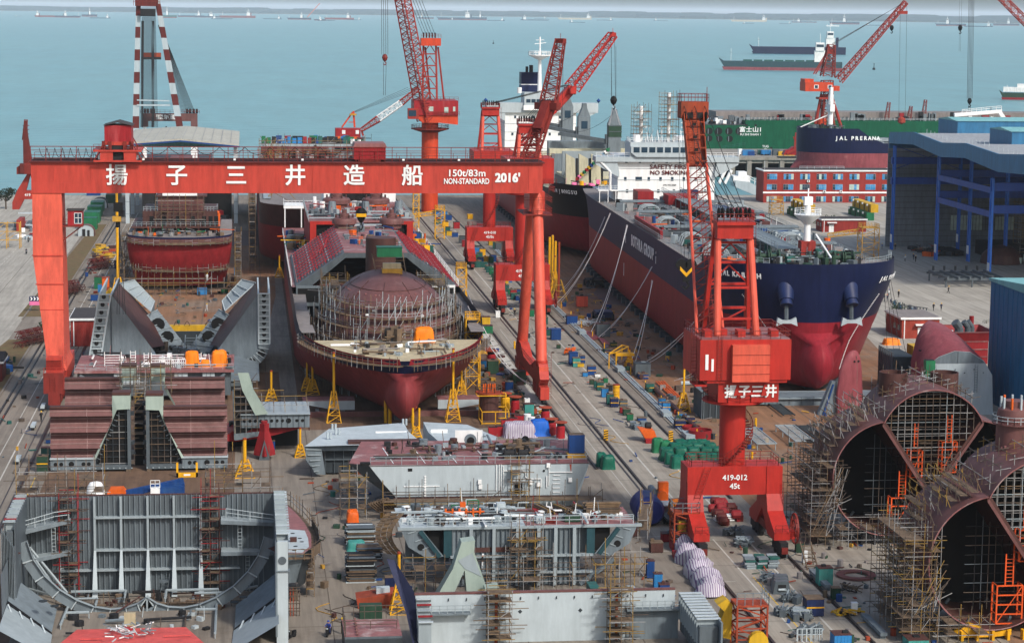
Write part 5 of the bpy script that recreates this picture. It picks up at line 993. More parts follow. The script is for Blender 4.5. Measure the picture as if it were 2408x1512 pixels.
for sg in (-1,1):
 W_=MB(_b);xo=xl-1.1 if sg<0 else xr+1.25;xi=xl if sg<0 else xr
 a,c=sorted((xo,xi))
 ye=244 if sg<0 else 236
 yf=Y
 prof=lambda y:13.2-max(0,(254-y))*(.0 if sg>0 else .0)
 for i in range(17):
  y=Y-1.3*i
  if y<ye:break
  W_.m(_f).box(a,c,y-.1,y,9.2,13.3+.25*(i%2));W_.m(rr.choice([_d,_f,_m] if sg<0 else [_d,_f,_f])).box(a-.25*(sg<0),c+.25*(sg>0),y-.5,y+.1,13.1,13.2);W_.m(_e).box(a+.2,c-.2,y-1.2,y-.12,8.5,12.2)
  if i%2:W_.m(_a).lathe([(.28,-.03),(.28,.03)],((a+c)/2,y-.14,12.75),8,'y')
 W_.m(_e).box(xi-.05,xi+.05,ye,Y,2,13);W_.m(_e).box(xo-.05,xo+.05,ye,Y,2,13)
 if sg>0:W_.m(_d).box(a,c,235.4,236,1,12.6);W_.m(_e).lathe([(.45,-.05),(.45,.05)],((a+c)/2,235.38,10.5),14,'y');W_.m(_b).box(a,c+.2,235.2,236.2,9.3,9.4).box(a-.1,a+.1,235.3,240,2,12.6)
 else:
  for i in range(9):W_.m(_b).box(xo-.3+i*.16,xo-.24+i*.16,243.2-i*.0,244,2,12.6-i*.25)
 W_.build('side_wall',t)
for Yc,cz in ((250,1.9),):
 m=MB(_b);
 def arc(cx,r,a0,a1,n_):return [(cx+r*cos(a0+(a1-a0)*i/n_),12.6+(cz-1.9)+r*sin(a0+(a1-a0)*i/n_)) for i in range(n_+1)]
 left=[(-25.0,9.6),(-24.3,7.4),(-23.1,5.5),(-21.4,3.8),(-19.5,2.55),(-17.6,1.75),(-15.7,1.4),(-14,1.55),(-12.7,2.0),(-11.6,2.75)]
 left=[(x,z+cz-1.9+.1) for x,z in left]
 for pts in (left,[(-23.2-x-.0,z) for x,z in left]):
  sgn=1 if pts is left else -1
  for p,q in zip(pts,pts[1:]):
   m.m(_f).add([(p[0],Yc-.35,p[1]),(q[0],Yc-.35,q[1]),(q[0],Yc+.45,q[1]),(p[0],Yc+.45,p[1])],[(0,1,2,3)])
   m.m(_i).add([(p[0],Yc+.45,p[1]+.1),(q[0],Yc+.45,q[1]+.1),(q[0],Yc+.3,q[1]+.12),(p[0],Yc+.3,p[1]+.12)],[(0,1,2,3)])
   nn=Vector((q[1]-p[1],0,p[0]-q[0])).normalized()*(1 if sgn>0 else 1);nn=nn if nn.z<0 else -nn
   dep=1.25;m.m(_b).add([(p[0],Yc,p[1]),(q[0],Yc,q[1]),(q[0]+nn.x*dep,Yc,max(.9,q[1]+nn.z*dep)),(p[0]+nn.x*dep,Yc,max(.9,p[1]+nn.z*dep))],[(0,1,2,3)])
   m.m(_d).bar((q[0],Yc-.12,q[1]),(q[0]+nn.x*dep,Yc-.12,max(.9,q[1]+nn.z*dep)),.09)
 m.m(_f).bar((-11.6,Yc-.1,2.9+cz-1.9),(-11.6,Yc-.1,.9),.14);m.build('cradle_frame',t)
for sg in (-1,1):
 m=MB(_b);mx=lambda x:x if sg<0 else -23.2-x
 m.m(_b).add([(mx(-26.4),249,5.7),(mx(-21.7),249,1.9),(mx(-21.6),241,1.5),(mx(-26.4),242,4.9)][::-sg],[(0,1,2,3)])
 m.m(_i).add([(mx(-26.4),241.98,4.86),(mx(-21.6),240.98,1.46),(mx(-21.5),240.3,1.4),(mx(-26.4),241.2,4.7)][::-sg],[(0,1,2,3)])
 m.m(_f).add([(mx(-26.4),241.2,4.7),(mx(-21.5),240.3,1.4),(mx(-21.2),232,1.3),(mx(-26.4),232,4.4)][::-sg],[(0,1,2,3)])
 for i in range(4):m.m(_d).bar((mx(-26.2+i*1.2),240.4,4.9-i*.8),(mx(-25.6+i*1.2),239.2,3.9-i*.8),.09)
 m.m(_b).add([(mx(-26.4),250,9.4),(mx(-26.4),250,5.7),(mx(-26.4),236,4.6),(mx(-26.4),236,9.4)][::-sg],[(0,1,2,3)])
 m.m(_k).prism([(mx(-26.6),9.4),(mx(-25.4),9.0),(mx(-26.6),8.4)],'y',247,247.2)
 for (x,y,z) in ((-21.6,245,3.6),(-22.6,242,5)):m.m(_n).lathe([(.45,-.02),(.5,.06)],(mx(x),y,z-.25),12)
 m.build('bilge_plate',t)
for i_,x in enumerate((-21.2,-4.8)):sc=MB(_g);sc.scaff((x-.8,Y-1.4,0),(2.2,0,0),(0,1.2,0),2,1,1.2,13.4,1.3,.055,.6,planks=.5,cols=(_k,_g,_m,_g),);sc.m(_a).ladder((x+.1,Y-.5,1.2),(x+.1,Y-.5,12.8),.7);tag(sc.build(_T),(Az if i_==0 else AA)+' rusty red scaffold tower standing against the ribbed grey bulkhead',_U)
sc=MB(_g);sc.scaff((-27,259.5,0),(10,0,0),(0,3,0),9,1,9,14.6,1.4,.05,.8,planks=.5);tag(sc.build(_T),'thin scaffold behind the left half of the ribbed grey bulkhead',_U);sc=MB(_g);sc.scaff((-5,259.5,0),(7.6,0,0),(0,3,0),7,1,9,14.8,1.4,.05,.8,planks=.5)
tag(sc.build(_T),'thin scaffold behind the right half of the ribbed grey bulkhead',_U)
t=thing('red_block','coral red painted steel block lying at the bottom edge under tangled white brackets',_D,(-12.6,236,1.2))
m=MB(_R);pm=mat('coral',(198,84,80),.5,.06,.3,(188,104,100),.35);m=MB('coral');m.add([(-20.6,232,2.3),(-18.7,239,2.3),(-6.9,239,2.3),(-4.6,232,2.3),(-5.6,228,2.3),(-19.6,228,2.3)],[(0,1,2,3,4,5)]);m.add([(-18.7,239,2.3),(-6.9,239,2.3),(-6.9,239.4,1.2),(-18.7,239.4,1.2)],[(0,1,2,3)]);m.add([(-20.6,232,2.3),(-18.7,239,2.3),(-19.2,239.4,1.2),(-21.8,231,1.2)],[(0,1,2,3)]);m.add([(-4.6,232,2.3),(-6.9,239,2.3),(-6.4,239.4,1.2),(-3.4,231,1.2)],[(0,1,2,3)])
m.path([(-18,234.5,2.5),(-15.6,234.5,2.5)],.08).path([(-9.2,235,2.5),(-6.2,235,2.5)],.08).bar((-11.2,232,2.32),(-11.2,239,2.32),.05);m.build(AO,t)
b=MB(_c);q=random.Random(5)
for i in range(46):x,y,z=-13+q.uniform(-2,2.4),236+q.uniform(-2,2),2.4+q.uniform(0,.8);a=q.uniform(0,6);b.m(q.choice([_c,_d,_b])).bar((x,y,z),(x+cos(a)*q.uniform(.5,1.8),y+sin(a)*.8,z+q.uniform(-.2,.6)),.07)
b.m(_x).cb(-13,237,2.32,1,.6,.7);tag(b.build('brackets'),'tangled heap of white metal brackets on the coral red block','brackets',kind=_K)
b=MB(AE).cb(-13.1,241.3,1.2,1.25,.5,2.2);b.cb(-13.1,241.1,1.2,1.3,.6,1.1);tag(b.build('seat_panel'),'pale cream upright panel behind the coral red block','panel')
# --- bow deck block right of the tank
t=thing(AN,'pointed deck block with pink and white plating and oval holes, beside the open tank block',_D,(5.5,268,0))
ot=[(3.5,257),(6.5,256.4),(7.6,259.5),(7.6,266),(7,272),(6,278),(4.6,284),(3.6,286)]
m=MB(_v);m.add([(x,y,6.0) for x,y in ot],[tuple(range(8))]);m.m(_d).add([(x,y,6.012) for x,y in ((3.55,257.2),(6.3,256.8),(7.2,259.6),(7.2,264),(6.9,268),(3.55,269.5))],[tuple(range(6))])
m.m(_b).add([(3.5,257,6),(6.5,256.4,6),(5.8,256.8,2.4),(3.6,257.2,2.2)],[(0,1,2,3)]);m.m(_m).add([(3.6,257.2,2.2),(5.8,256.8,2.4),(5.6,262,1.6),(3.6,262,1.6)],[(0,1,2,3)]);m.m(_n).grid([[(x,y,6) for x,y in ot[1:]],[(x-.9,y,1.6) for x,y in ot[1:]]]);m.m(_h).box(5.1,5.8,257.4,258,0,1.6);m.box(3.6,7.2,256,256.3,5.4,5.6)
for x,y in ((4.3,268),(5.4,266.6),(4.2,264.4),(5.2,264),(6.2,264),(4.2,262.4),(6.4,262.2),(5.6,260),(6.4,258.4),(5.4,258)):m.m(_i).lathe([(.01,0),(.28,.001)],(x,y,6.02),10,cap=False)
m.m(_k).cb(5.4,262.4,6.02,.8,.6,.5);m.build(Ay,t)
sc=MB(_g);q=random.Random(3)
for (x0,y0),(x1,y1) in zip(ot[1:],ot[2:]):
 sc.m(_h).plate((x0+.05,y0,5.5),(x0+.9,y0,5.5),(x1+.9,y1,5.5),(x1+.05,y1,5.5),.1);n_=max(1,int(hypot(x1-x0,y1-y0)/1.5))
 for i in range(n_+1):f=i/n_;p=Vector((x0+(x1-x0)*f+.9,y0+(y1-y0)*f,4.8));sc.m(q.choice([_g,_w,_s])).bar(p,p+Vector((0,0,q.uniform(2.2,3))),.05)
 for h in (6.2,6.9):sc.m(q.choice([_g,_w,_s])).bar((x0+.9,y0,h),(x1+.9,y1,h),.05)
 if y0<270:sc.m(_h).plate((x0+.95,y0,6.6),(x0+.95,y0,5.4),(x1+.95,y1,5.4),(x1+.95,y1,6.6),.04)
sc.rails([(3.4,255.6,5.4),(7.6,255.6,5.4)],1.3,1,.05);sc.scaff((6.9,259,0),(0,3.4,0),(.9,0,0),3,1,0,4.8,1,.06,.2,planks=.8);tag(sc.build(_T),'plank walkway scaffold round the curved edge of the pink and white deck block',_U)
# --- pale upper bow block: two halves behind the accommodation front
def slab(name,label,pts,zt,zf,zbk):
 t=thing(name,label,_D,(sum(p[0] for p in pts)/len(pts),sum(p[1] for p in pts)/len(pts),0));return t
t=thing(AN,'left half of the pale grey bow deck with open ribbed end, behind the pink deck',_D,(18,334,0))
m=MB(_d);A=[(8.4,326.5,4.9),(12.6,338.5,5.3),(24.4,342,5.4),(24.6,334.5,5.4),(26,329.5,4.9),(19,327.2,4.9)]
m.add(A,[tuple(range(6))]);m.m(_b).box(11,26,327.9,328.3,3.9,4.85);m.m(_n).box(11.5,26,329,329.3,.3,4.4)
for i in range(10):m.m(_e).box(11.5+i*1.4,11.6+i*1.4,328.7,329,.3,4.4)
for z in (2.3,):m.m(_e).box(11.5,25,328.6,329,z,z+.15)
m.m(_b).add([(8.6,326.8,4.9),(8.6,326.8,2.8),(10.2,327.2,.5),(11.6,327.6,.3),(10.9,327.6,4.9)],[(0,1,2,3,4)]);m.m(_f)
for i in range(5):m.bar((8.6+i*.3,326.7,4.4-i*.85),(11-.1*i,327.4,4.2-i*.8),.1)
m.m(_e).grid([[(8.5,326.6,4.9),(12.6,338.5,5.2)],[(8.6,326.8,2.6),(12.6,338.5,2.6)],[(10.2,327.2,.4),(13.4,338.5,.4)]]);m.m(_d).grid([[(24.4,342,5.4),(24.6,334.5,5.4)],[(24.4,342,3.6),(24.6,334.5,3.6)]]);m.m(_c).box(19.5,24.3,334.4,334.7,4.6,5.5)
for x,y in ((12,331),(13.4,334),(13,337.6),(24.2,341)):m.m(_d).cyl(x,y,5.2,6.2,.18,6).cyl(x+.5,y,5.2,6.2,.18,6)
m.m(_k).box(15,26,327.5,329.5,4.92,5.3);m.build(AO,t)
t=thing(AN,'right half of the pale grey bow deck, right of the slender yellow twin posts',_D,(31,336,0))
m=MB(_d);A=[(27.5,342.5,5.4),(34.2,339.8,5.4),(38,331,5.1),(37.6,328,5.1),(28.6,328,5.2),(27.6,334,5.4)];m.add(A,[tuple(range(6))[::-1]]);m.m(_c).box(28.4,37.6,327.6,328,2.6,5.15);m.m(_d).grid([[(27.5,342.5,5.4),(27.6,334,5.4),(28.6,328,5.2)],[(27.5,342.5,2),(27.6,334,2),(28.6,328,2)]]);m.m(_b).grid([[(34.2,339.8,5.4),(38,331,5.1),(37.6,328,5.1)],[(34.2,339.8,2),(38,331,2),(37.6,328,2)]]);m.m(_c).box(28,30.6,334,334.2,5.2,5.8);m.m(_i).lathe([(.5,-.04),(.5,.04)],(31.2,327.56,4.4),10,'y')
for x,y in ((34,333),(35.4,331)):m.m(_b).box(x-.8,x+.8,y-.1,y+.1,5.1,5.3)
m.build(AO,t)
# --- accommodation front with pink deck
t=thing('deckhouse_block','wide pale grey flared deckhouse block with pink deck and white pipework on its front',_D,(32,306,0))
m=MB(_d);Y=300
m.add([(16.6,Y,7.4),(47.4,Y,7.25),(46.9-.9,Y,2.8),(20.3,Y,2.9),(18.6,Y,4.8)],[(0,1,2,3,4)]);m.m(_f).add([(44.2,Y-.02,7.25),(47.4,Y-.02,7.25),(45.6,Y-.02,2.8),(44.2,Y-.02,2.8)],[(0,1,2,3)])
m.m(_e).add([(13.9,Y+1.5,7.4),(16.6,Y,7.4),(18.6,Y,4.8),(20.3,Y,2.9),(19.5,Y+2,2.6),(16.4,Y+2,5)],[(0,1,2,3,4,5)]);m.m(_i).box(15.4,16.8,Y,Y+.8,7.4,7.75)
m.m(_e).add([(47.4,Y,7.25),(46.,Y,2.8),(46.3,316,2.8),(48,315,7.25)],[(0,1,2,3)]);m.add([(13.9,Y+1.5,7.4),(16.4,316.5,7.4),(18,316,3),(16.4,Y+2,5)],[(0,1,2,3)])
m.m(_v).add([(13.9,Y+1.5,7.42),(16.6,Y,7.42),(47.4,Y,7.28),(48,315,7.3),(46.5,317,7.35),(16.4,317,7.4)],[tuple(range(6))]);m.m(_k).box(16.6,47.4,Y-.06,Y,7.26,7.34)
m.m(_f).box(20,46,Y+.6,Y+1,.6,2.7);m.m(_k).box(20,46,Y-.15,Y+.6,2.66,2.76)
m.build(AO,t)
m=MB(_c)
for x in (24.4,):
 for i in range(8):m.box(x-.14,x+.14,Y-.14,Y-.06,3+i*.38,3.2+i*.38)
 m.box(x-.06,x+.06,Y-.12,Y-.03,2.9,5.8);m.box(x-3,x+2,Y-.1,Y-.02,4.3,4.42)
for x,z0,z1 in ((34.3,3.6,7.3),(34.7,3.6,7.3),(35,3.6,7.3),(35.3,3.9,7.1),(41.7,4.2,6.9)):m.bar((x,Y-.15,z0),(x,Y-.15,z1),.06)
m.path([(35.3,Y-.15,6.4),(38,Y-.15,6.4),(38.4,Y-.15,6.2),(38.4,Y-.15,5.5),(38.9,Y-.15,5.2),(40.6,Y-.15,5.2),(40.6,Y-.15,4)],.08).path([(41.7,Y-.15,6.1),(45,Y-.15,6.1)],.08).path([(41.4,Y-.15,4),(41.4,Y-.15,5.6)],.1)
for i in range(5):m.box(42.3,43.3,Y-.12,Y-.02,3.2+i*.6,3.3+i*.6)
for x,z in ((32,4.6),(32.1,3.9),(44.7,4.7),(39.1,4.4),(40.2,4.1),(41.6,6.8)):m.cb(x,Y-.2,z,.5,.25,.6)
m.m(_i).box(22,22.6,Y-.06,Y-.0,6.5,6.9).box(41.4,41.9,Y-.3,Y-.2,6.95,7.2).lathe([(.17,-.04),(.17,.04)],(41,Y-.03,6.3),10,'y');m.box(36.9,38,Y-.06,Y,3.1,4.6);m.m(_A).add([(44.6,Y-.04,7.2),(44.9,Y-.04,7.2),(44.85,Y-.04,5.8)],[(0,1,2)]);m.build('pipework',t)
m=MB(_f)
m.rails([(16.8,Y+.2,7.4),(47.2,Y+.2,7.3),(47.8,314,7.3)],1.1,2.2,.05);m.m(_b);
for x,y in ((27,309),(29.3,309),(33.7,309),(35.7,309),(41,312),(43,312)):m.cyl(x,y,7.3,8.4,.5,10)
for x,y,a in ((21.6,305.5,.5),(26,306,.4),(28,303.6,.7),(40.6,306,.05),(43,304,.5),(19,304,.1)):m.m(_b).cb(x,y,7.35,2.6,.35,.45,a)
for i in range(4):m.m(_c).add([(20+i*4.4,Y+.6,7.46),(20.12+i*4.4,Y+.6,7.46),(19.3+i*4.4,312,7.46),(19.15+i*4.4,312,7.46)],[(0,1,2,3)])
m.m(_b).lathe([(.9,-.3),(.9,.3)],(32,313,8.2),12,'y');m.m(_c).box(30,34,315.4,315.6,7.4,9.2);m.m(_i).lathe([(.55,-.05),(.55,.05)],(32,312.6,8.2),12,'y').lathe([(.55,-.05),(.55,.05)],(40,313,8.2),12,'y')
clutter(m,19,46,302,315,7.4,80,[_b,_a,_h,_k,_g,_f],.2,1.0,.7,91);clutter(m,36,40,303,311,7.4,34,[_h,_g,_w,_a],.5,2,1.6,92)
m.build('deck_outfit',t)
for i,(x,y) in enumerate(((36.6,303.2),(38.6,303.2))):
 b=MB(_a);b.lathe([(.55,-.8),(.75,-.8),(.75,-.7),(.5,-.6),(.5,.6),(.75,.7),(.75,.8),(.55,.8)],(x,y,8.2),12,'x');b.m(_h).cb(x,y,7.42,1.7,1.2,.35);tag(b.build('winch'),(Az if i==0 else AA)+' of two dark cable drums near the front edge of the pink deck','cable drum')
b=MB(_j).cb(46.2,304.6,7.95,2.2,1.7,2.6);b.m(_h).cb(46.2,304.6,10.55,2.1,1.6,.05);b.m(_H).cb(46.2,304.2,7.35,2.8,1.9,.55);tag(b.build(Am),'blue tool locker on a yellow tray at the right end of the pink deck',An)
sc=MB(_g);sc.scaff((18.5,297.6,0),(30.5,0,0),(0,1.8,0),17,1,0,3.6,1.4,.055,.5,planks=.9);sc.scaff((36.2,298.2,0),(2.6,0,0),(0,1.3,0),2,1,0,7.6,1.3,.06,.3,planks=.4);sc.scaff((12.6,299,0),(3.6,0,0),(0,3,0),3,1,0,6.4,1.5,.06,.4)
for i in range(8):sc.m(_h).bar((16.5+i*.35,298.4,2.4+i*.1),(18+i*.4,299.6,1.0),.25)
tag(sc.build(_T),'plank scaffold running along the foot of the flared pale deckhouse block',_U)
# --- block with ribbed front below it
t=thing(Bx,'ribbed grey hull block with cluttered white and pink top deck, bottom centre',_D,(33,268,0))
Y=262;m=MB(_b);m.box(24.4,40.4,Y,Y+.3,.2,7.4);m.m(_e).box(40.4,44,Y+1,Y+1.3,3.8,7.4).box(19,24.4,Y+1,Y+1.3,3,7.4)
for i in range(27):x=24.6+i*.6;m.m(_e).box(x,x+.1,Y-.25,Y,.2,7.4)
for x in (26.9,29.7,32.6,35.2,37.3,39.6):m.m(_f).box(x-.2,x+.2,Y-.7,Y-.4,.2,7.4);m.m(_b).box(x-.05,x+.05,Y-.5,Y,.2,7.4)
m.m(_f).box(32.9,33.1,Y-1,Y-.8,.2,7.4);
for z in (3.9,1.8):m.m(_f).box(24.4,42,Y-.65,Y,z-.12,z+.12)
m.m(_k).box(26.9,33,Y-.27,Y-.24,4.4,5.0)
m.m(_f).box(18,48,Y-.4,Y+.4,7.3,7.6)
for sg in (-1,1):
 ox=18.4 if sg<0 else 47.4;k_=-sg
 m.m(_b).add([(ox,Y-.3,7.3),(ox+k_*2.6,Y-.3,7.3),(ox+k_*5.2,Y-.3,4.0),(ox+k_*3.4,Y-.3,3.6),(ox+k_*.9,Y-.3,5.2)],[(0,1,2,3,4)]);m.m(AW).bar((ox+k_*2.3,Y-.4,7.2),(ox+k_*4.7,Y-.4,4.0),.35);m.m(_i).lathe([(.42,-.03),(.42,.03)],(ox+k_*2.4,Y-.33,5.2),12,'y')
 m.m(_i).box(min(ox+k_*3.2,ox+k_*5.4),max(ox+k_*3.2,ox+k_*5.4),Y+.6,Y+.8,3.8,7.2);m.m(AW).box(min(ox+k_*5.2,ox+k_*6.2),max(ox+k_*5.2,ox+k_*6.2),Y-.2,Y,3.8,7.3)
 for i in range(4):m.m(_f).bar((ox+k_*(.8+i*.9),Y-.36,6.9-i*1.0),(ox+k_*(1.8+i*.9),Y-.36,7.2-i*.95),.07)
m.m(_b).bar((40.4,Y-.5,.3),(44.5,Y-1,3.4),.35);m.build('ribbed_wall',t)
m=MB(_d);m.box(18.3,33.6,Y,272.6,7.5,7.62);m.m(_v).box(33.6,47.2,Y,271,7.5,7.63);m.m(_d).rails([(18.4,Y+.1,7.6),(47,Y+.1,7.6)],1.1,1.6,.05)
clutter(m,19,33,263,271,7.6,150,[_d,_c,_b,_a,_f,_k,_d,_g,_e],.2,1.0,.9,95);clutter(m,34,46,263,270,7.62,46,[_b,_d,_c,_l,_h,_m,_f],.2,1.2,.8,96)
for y in (264,266):m.m(_f).path([(19.4,y,8.0),(32,y+.3,8.2)],.09,6)
for i in range(5):x=25+i*2.2;m.m(_d).path([(x,271,7.6),(x,271,8.4+i%2*.5),(x+1.4,271,8.4+i%2*.5)],.06,6)
m.m(_d).box(30.9,32,269,270,7.6,8.8);m.m(_e).box(20.2,25,267.4,268.2,7.64,7.7);m.build(Ay,t)
b=MB(_t);b.box(23.9,28.9,266.2,267.6,7.9,8.05);
for i in range(6):x=24.2+i*.85;b.m(_q).box(x-.12,x+.12,265.9,266.2,7.7,8.9);b.m(_t).box(x-.06,x+.06,267.5,267.6,7.9,9.0 if i in (1,3,4) else 8.4)
b.m(_q).bar((24,266,8.5),(29,266,8.5),.12);b.m(_a).bar((24.6,266.6,8.4),(28.6,266.6,8.4),.25,8);b.m(_t).path([(25,267.5,9),(27,267.5,9),(27,267.5,9.6),(28.4,267.5,9.6),(28.4,267.5,8)],.08);b.m(_q).cb(26.4,267,8.9,.7,.5,.6);tag(b.build('pump_skid'),'green and orange pump skid on the cluttered white deck','pump skid')
for i,(x,y,a,l_) in enumerate(((36.6,268,1.25,4.4),(39,268,1.2,3.2),(41,268.6,1.1,2))):
 b=MB(_w);q=random.Random(i)
 for k in range(26):o=(q.uniform(-.5,.5),q.uniform(0,.8));b.m(q.choice([_h,_w,Ae,_g])).bar((x-cos(-a)*l_/2+o[0],y-sin(-a)*l_/2,7.7+o[1]),(x+cos(-a)*l_/2+o[0],y+sin(-a)*l_/2,7.7+o[1]),.09)
 tag(b.build('pole_bundle'),['longest, leftmost',Bb,'shortest, rightmost'][i]+' of the three bundles of scaffold poles on the pink deck plate','poles','pole bundles on the pink deck plate')
b=MB(_h);q=random.Random(9)
for k in range(22):b.m(q.choice([_h,_w,_s,_g])).box(41.6+q.uniform(-.2,.2),46+q.uniform(-.2,.2),265.8+(k%3)*.6,266.3+(k%3)*.6,7.7+(k//3)*.22,7.86+(k//3)*.22)
tag(b.build('plank_stack'),'tall stack of scaffold planks at the right end of the pink deck plate','planks')
b=MB(_u).cb(39.6,263.6,7.65,1.9,1,.8);b.m(_a).cb(39.6,263.6,8.4,1.6,.8,.06);tag(b.build('skip_box'),'open dark green box near the front edge of the pink deck plate','box')
sc=MB(_g);sc.scaff((31.6,260.2,0),(4,0,0),(0,1.5,0),4,1,0,7.4,1.25,.055,.5,planks=.6);sc.scaff((27,258.4,0),(14,0,0),(0,2.4,0),7,1,0,3.4,1.6,.045,.6,planks=.15);sc.scaff((42,259.5,0),(6,0,0),(0,3,0),5,1,0,3.6,1.6,.06,.6,planks=.4);sc.scaff((18.6,258.5,0),(5,0,0),(0,2.6,0),4,1,0,3.4,1.5,.055,.5,planks=.5);sc.scaff((47.6,262,0),(2.4,10,0),(1.2,0,0),6,1,5.6,8.4,1.2,.05,.5,planks=.9)
tag(sc.build(_T),'mixed scaffolding in front of the ribbed grey hull block',_U)
sc=MB(_h);q=random.Random(12)
for i in range(9):
 a0,a1=i/9,(i+1)/9;f=lambda a:(17.9-1.5*sin(a*pi),264.5-.0*a,8.9-5.2*a)
 for k in range(3):p,n_=Vector(f(a0)),Vector(f(a1));sc.m(q.choice([_h,_w,_h])).plate(p+Vector((-1+k*.7,-.3*k,0)),p+Vector((-.4+k*.7,-.3*k-.2,0)),n_+Vector((-.4+k*.7,-.3*k-.2,0)),n_+Vector((-1+k*.7,-.3*k,.1)),.08)
 sc.m(_g).bar(Vector(f(a0))+Vector((-1.4,-.6,0)),Vector(f(a0))+Vector((1,-.8,.1)),.05)
tag(sc.build('plank_screen'),'curved screen of weathered planks on the left flare of the ribbed block','planks')
t=thing('bracket_block','pale green-grey A-shaped steel bracket standing before the ribbed block','bracket',(26.5,255,0))
m=MB(Ad);y0=254
m.prism([(25.0,7.6),(26.6,7.8),(26.5,6.4),(28.2,1.6),(28.3,.2),(25.8,.2),(25.4,4.2),(23.6,.2),(21.6,.2),(24,4.4)],'y',y0,y0+2.2);m.m(_f).add([(24.6,y0-.05,5.4),(26.3,y0-.05,6.3),(27.4,y0-.05,3.4),(25.4,y0-.05,4.4)],[(0,1,2,3)]);m.m(Ad).prism([(27.2,.2),(27.6,2.6),(29.2,2.8),(29.6,1.4),(29.4,.2)],'y',251.6,253.4);m.build('plate',t,smooth=30)
# --- foreground plate wall block
t=thing('wall_block','broad pale blue-grey plate wall crossing the bottom of the yard with rusty top edge',_D,(33,238,0))
Y=238;m=MB(_f);m.m(_d).box(18.2,47.6,Y,Y+.3,-.0,5.6);m.m(_E).box(18.2,47.6,Y-.05,Y+.35,5.62,5.84);
for x0,x1 in ((19.2,24.4),(42,48)):m.m(_b).box(x0,x1,Y-1.0,Y,3.5,3.7);m.m(_f).rails([(x0,Y-1,3.7),(x1,Y-1,3.7)],.9,.9,.05)
for i in range(14):m.m(_n).cb(20+i*2.02,Y-.1,4.9,.1,.1,.3)
for x in (29.8,36.6):m.m(_n).prism([(x,3.5),(x+.25,3.75),(x+.5,3.5),(x+.25,3.25)],'y',Y-.03,Y-.0)
m.m(_b).box(42,48,Y-.06,Y-.01,0,3.4);m.build('plate',t)
m=MB(_b)
for i in range(10):
 y=238-1.1*i;x0=48.6+i*.25*0;m.m(_f).box(48.0,50.4,y-.12,y,2.2,5.2-.02*i);m.m(_d).box(48.0,50.6,y-.5,y+.1,5.2-.02*i,5.3-.02*i);m.m(_e).box(48.2,50.2,y-1.0,y-.14,1,4.4)
m.m(_b).box(50.3,50.5,226,238.2,.5,5.1);m.build('stiffener',t)
m=MB(Bi);m.add([(15.3,240.5,9.2),(16.2,240.5,9),(18.3,238,5.8),(18.6,236,0),(18.0,232,0),(17.2,236,4)],[(0,1,2,3,4,5)]);m.m(_f)
for i in range(5):m.box(18.4,19.8,237.7-.9*i,237.8-.9*i,1,5.2-.4*i);m.m([_d,_m,_f,_m,_d][i]).box(18.4,20,237.4-.9*i,237.9-.9*i,5.2-.4*i,5.3-.4*i);m.m(_f)
m.build('bow_plate',t)
for x in (26.2,39.8):sc=MB(_g);sc.scaff((x,Y-2.6,0),(2.6,0,0),(0,2,0),2,1,0,6.4,.9,.05,.8,planks=.7,cols=(_s,_w,_g,Ae));sc.m(_A).box(x+1,x+1.3,Y-.1,Y-.02,0,5.6);tag(sc.build(_T),(Az if x<30 else AA)+' narrow scaffold tower standing against the broad pale plate wall',_U)
m=MB(_o);m.box(38.9,40,244,247,.2,4.4);m.m(_n).prism([(40,0),(40.2,4.4),(43.5,.4)],'y',243,243.3);m.m(_f);[m.box(43.5+i*.9,44.3+i*.9,243-i*.8,246-i*.8,4.0-.1*i,4.1-.1*i) for i in range(5)];m.m(_A).bar((41,242,4.6),(45,242.4,4.6),.12).bar((41.4,241,4.2),(46,241,4.2),.12)
t2=tag(m.build('frame_block'),'dark teal frame block with yellow-edged shelves behind the right end of the pale wall',_D)
m=MB(_e);m.box(10.2,16.4,231,238,2.8,3);m.m(_v).box(10.2,16.4,231.2,237.8,3.0,3.05);m.m(_n).box(10.2,16.4,230.8,231,.6,2.8);m.box(10.2,10.4,231,238,.6,2.8)
for i in range(6):m.m(_i).lathe([(.3 if i!=3 else .45,-.03),(.3 if i!=3 else .45,.03)],(11+i*.95,230.77,1.9),10,'y')
m.m(_g).rails([(10.3,231.2,3.05),(10.3,238,3.05),(16.3,238,3.05)],1.5,1.2,.05).rails([(10.3,234,3.05),(16,234,3.05)],.9,3,.05)
for i in range(6):m.m(_E).lathe([(.2,-.1),(.2,.1)],(11.6,231.6+i*1.1,3.25),8,'x')
tag(m.build(AN),'small brownish deck block with rusty rails and round holes at the bottom edge',_D)
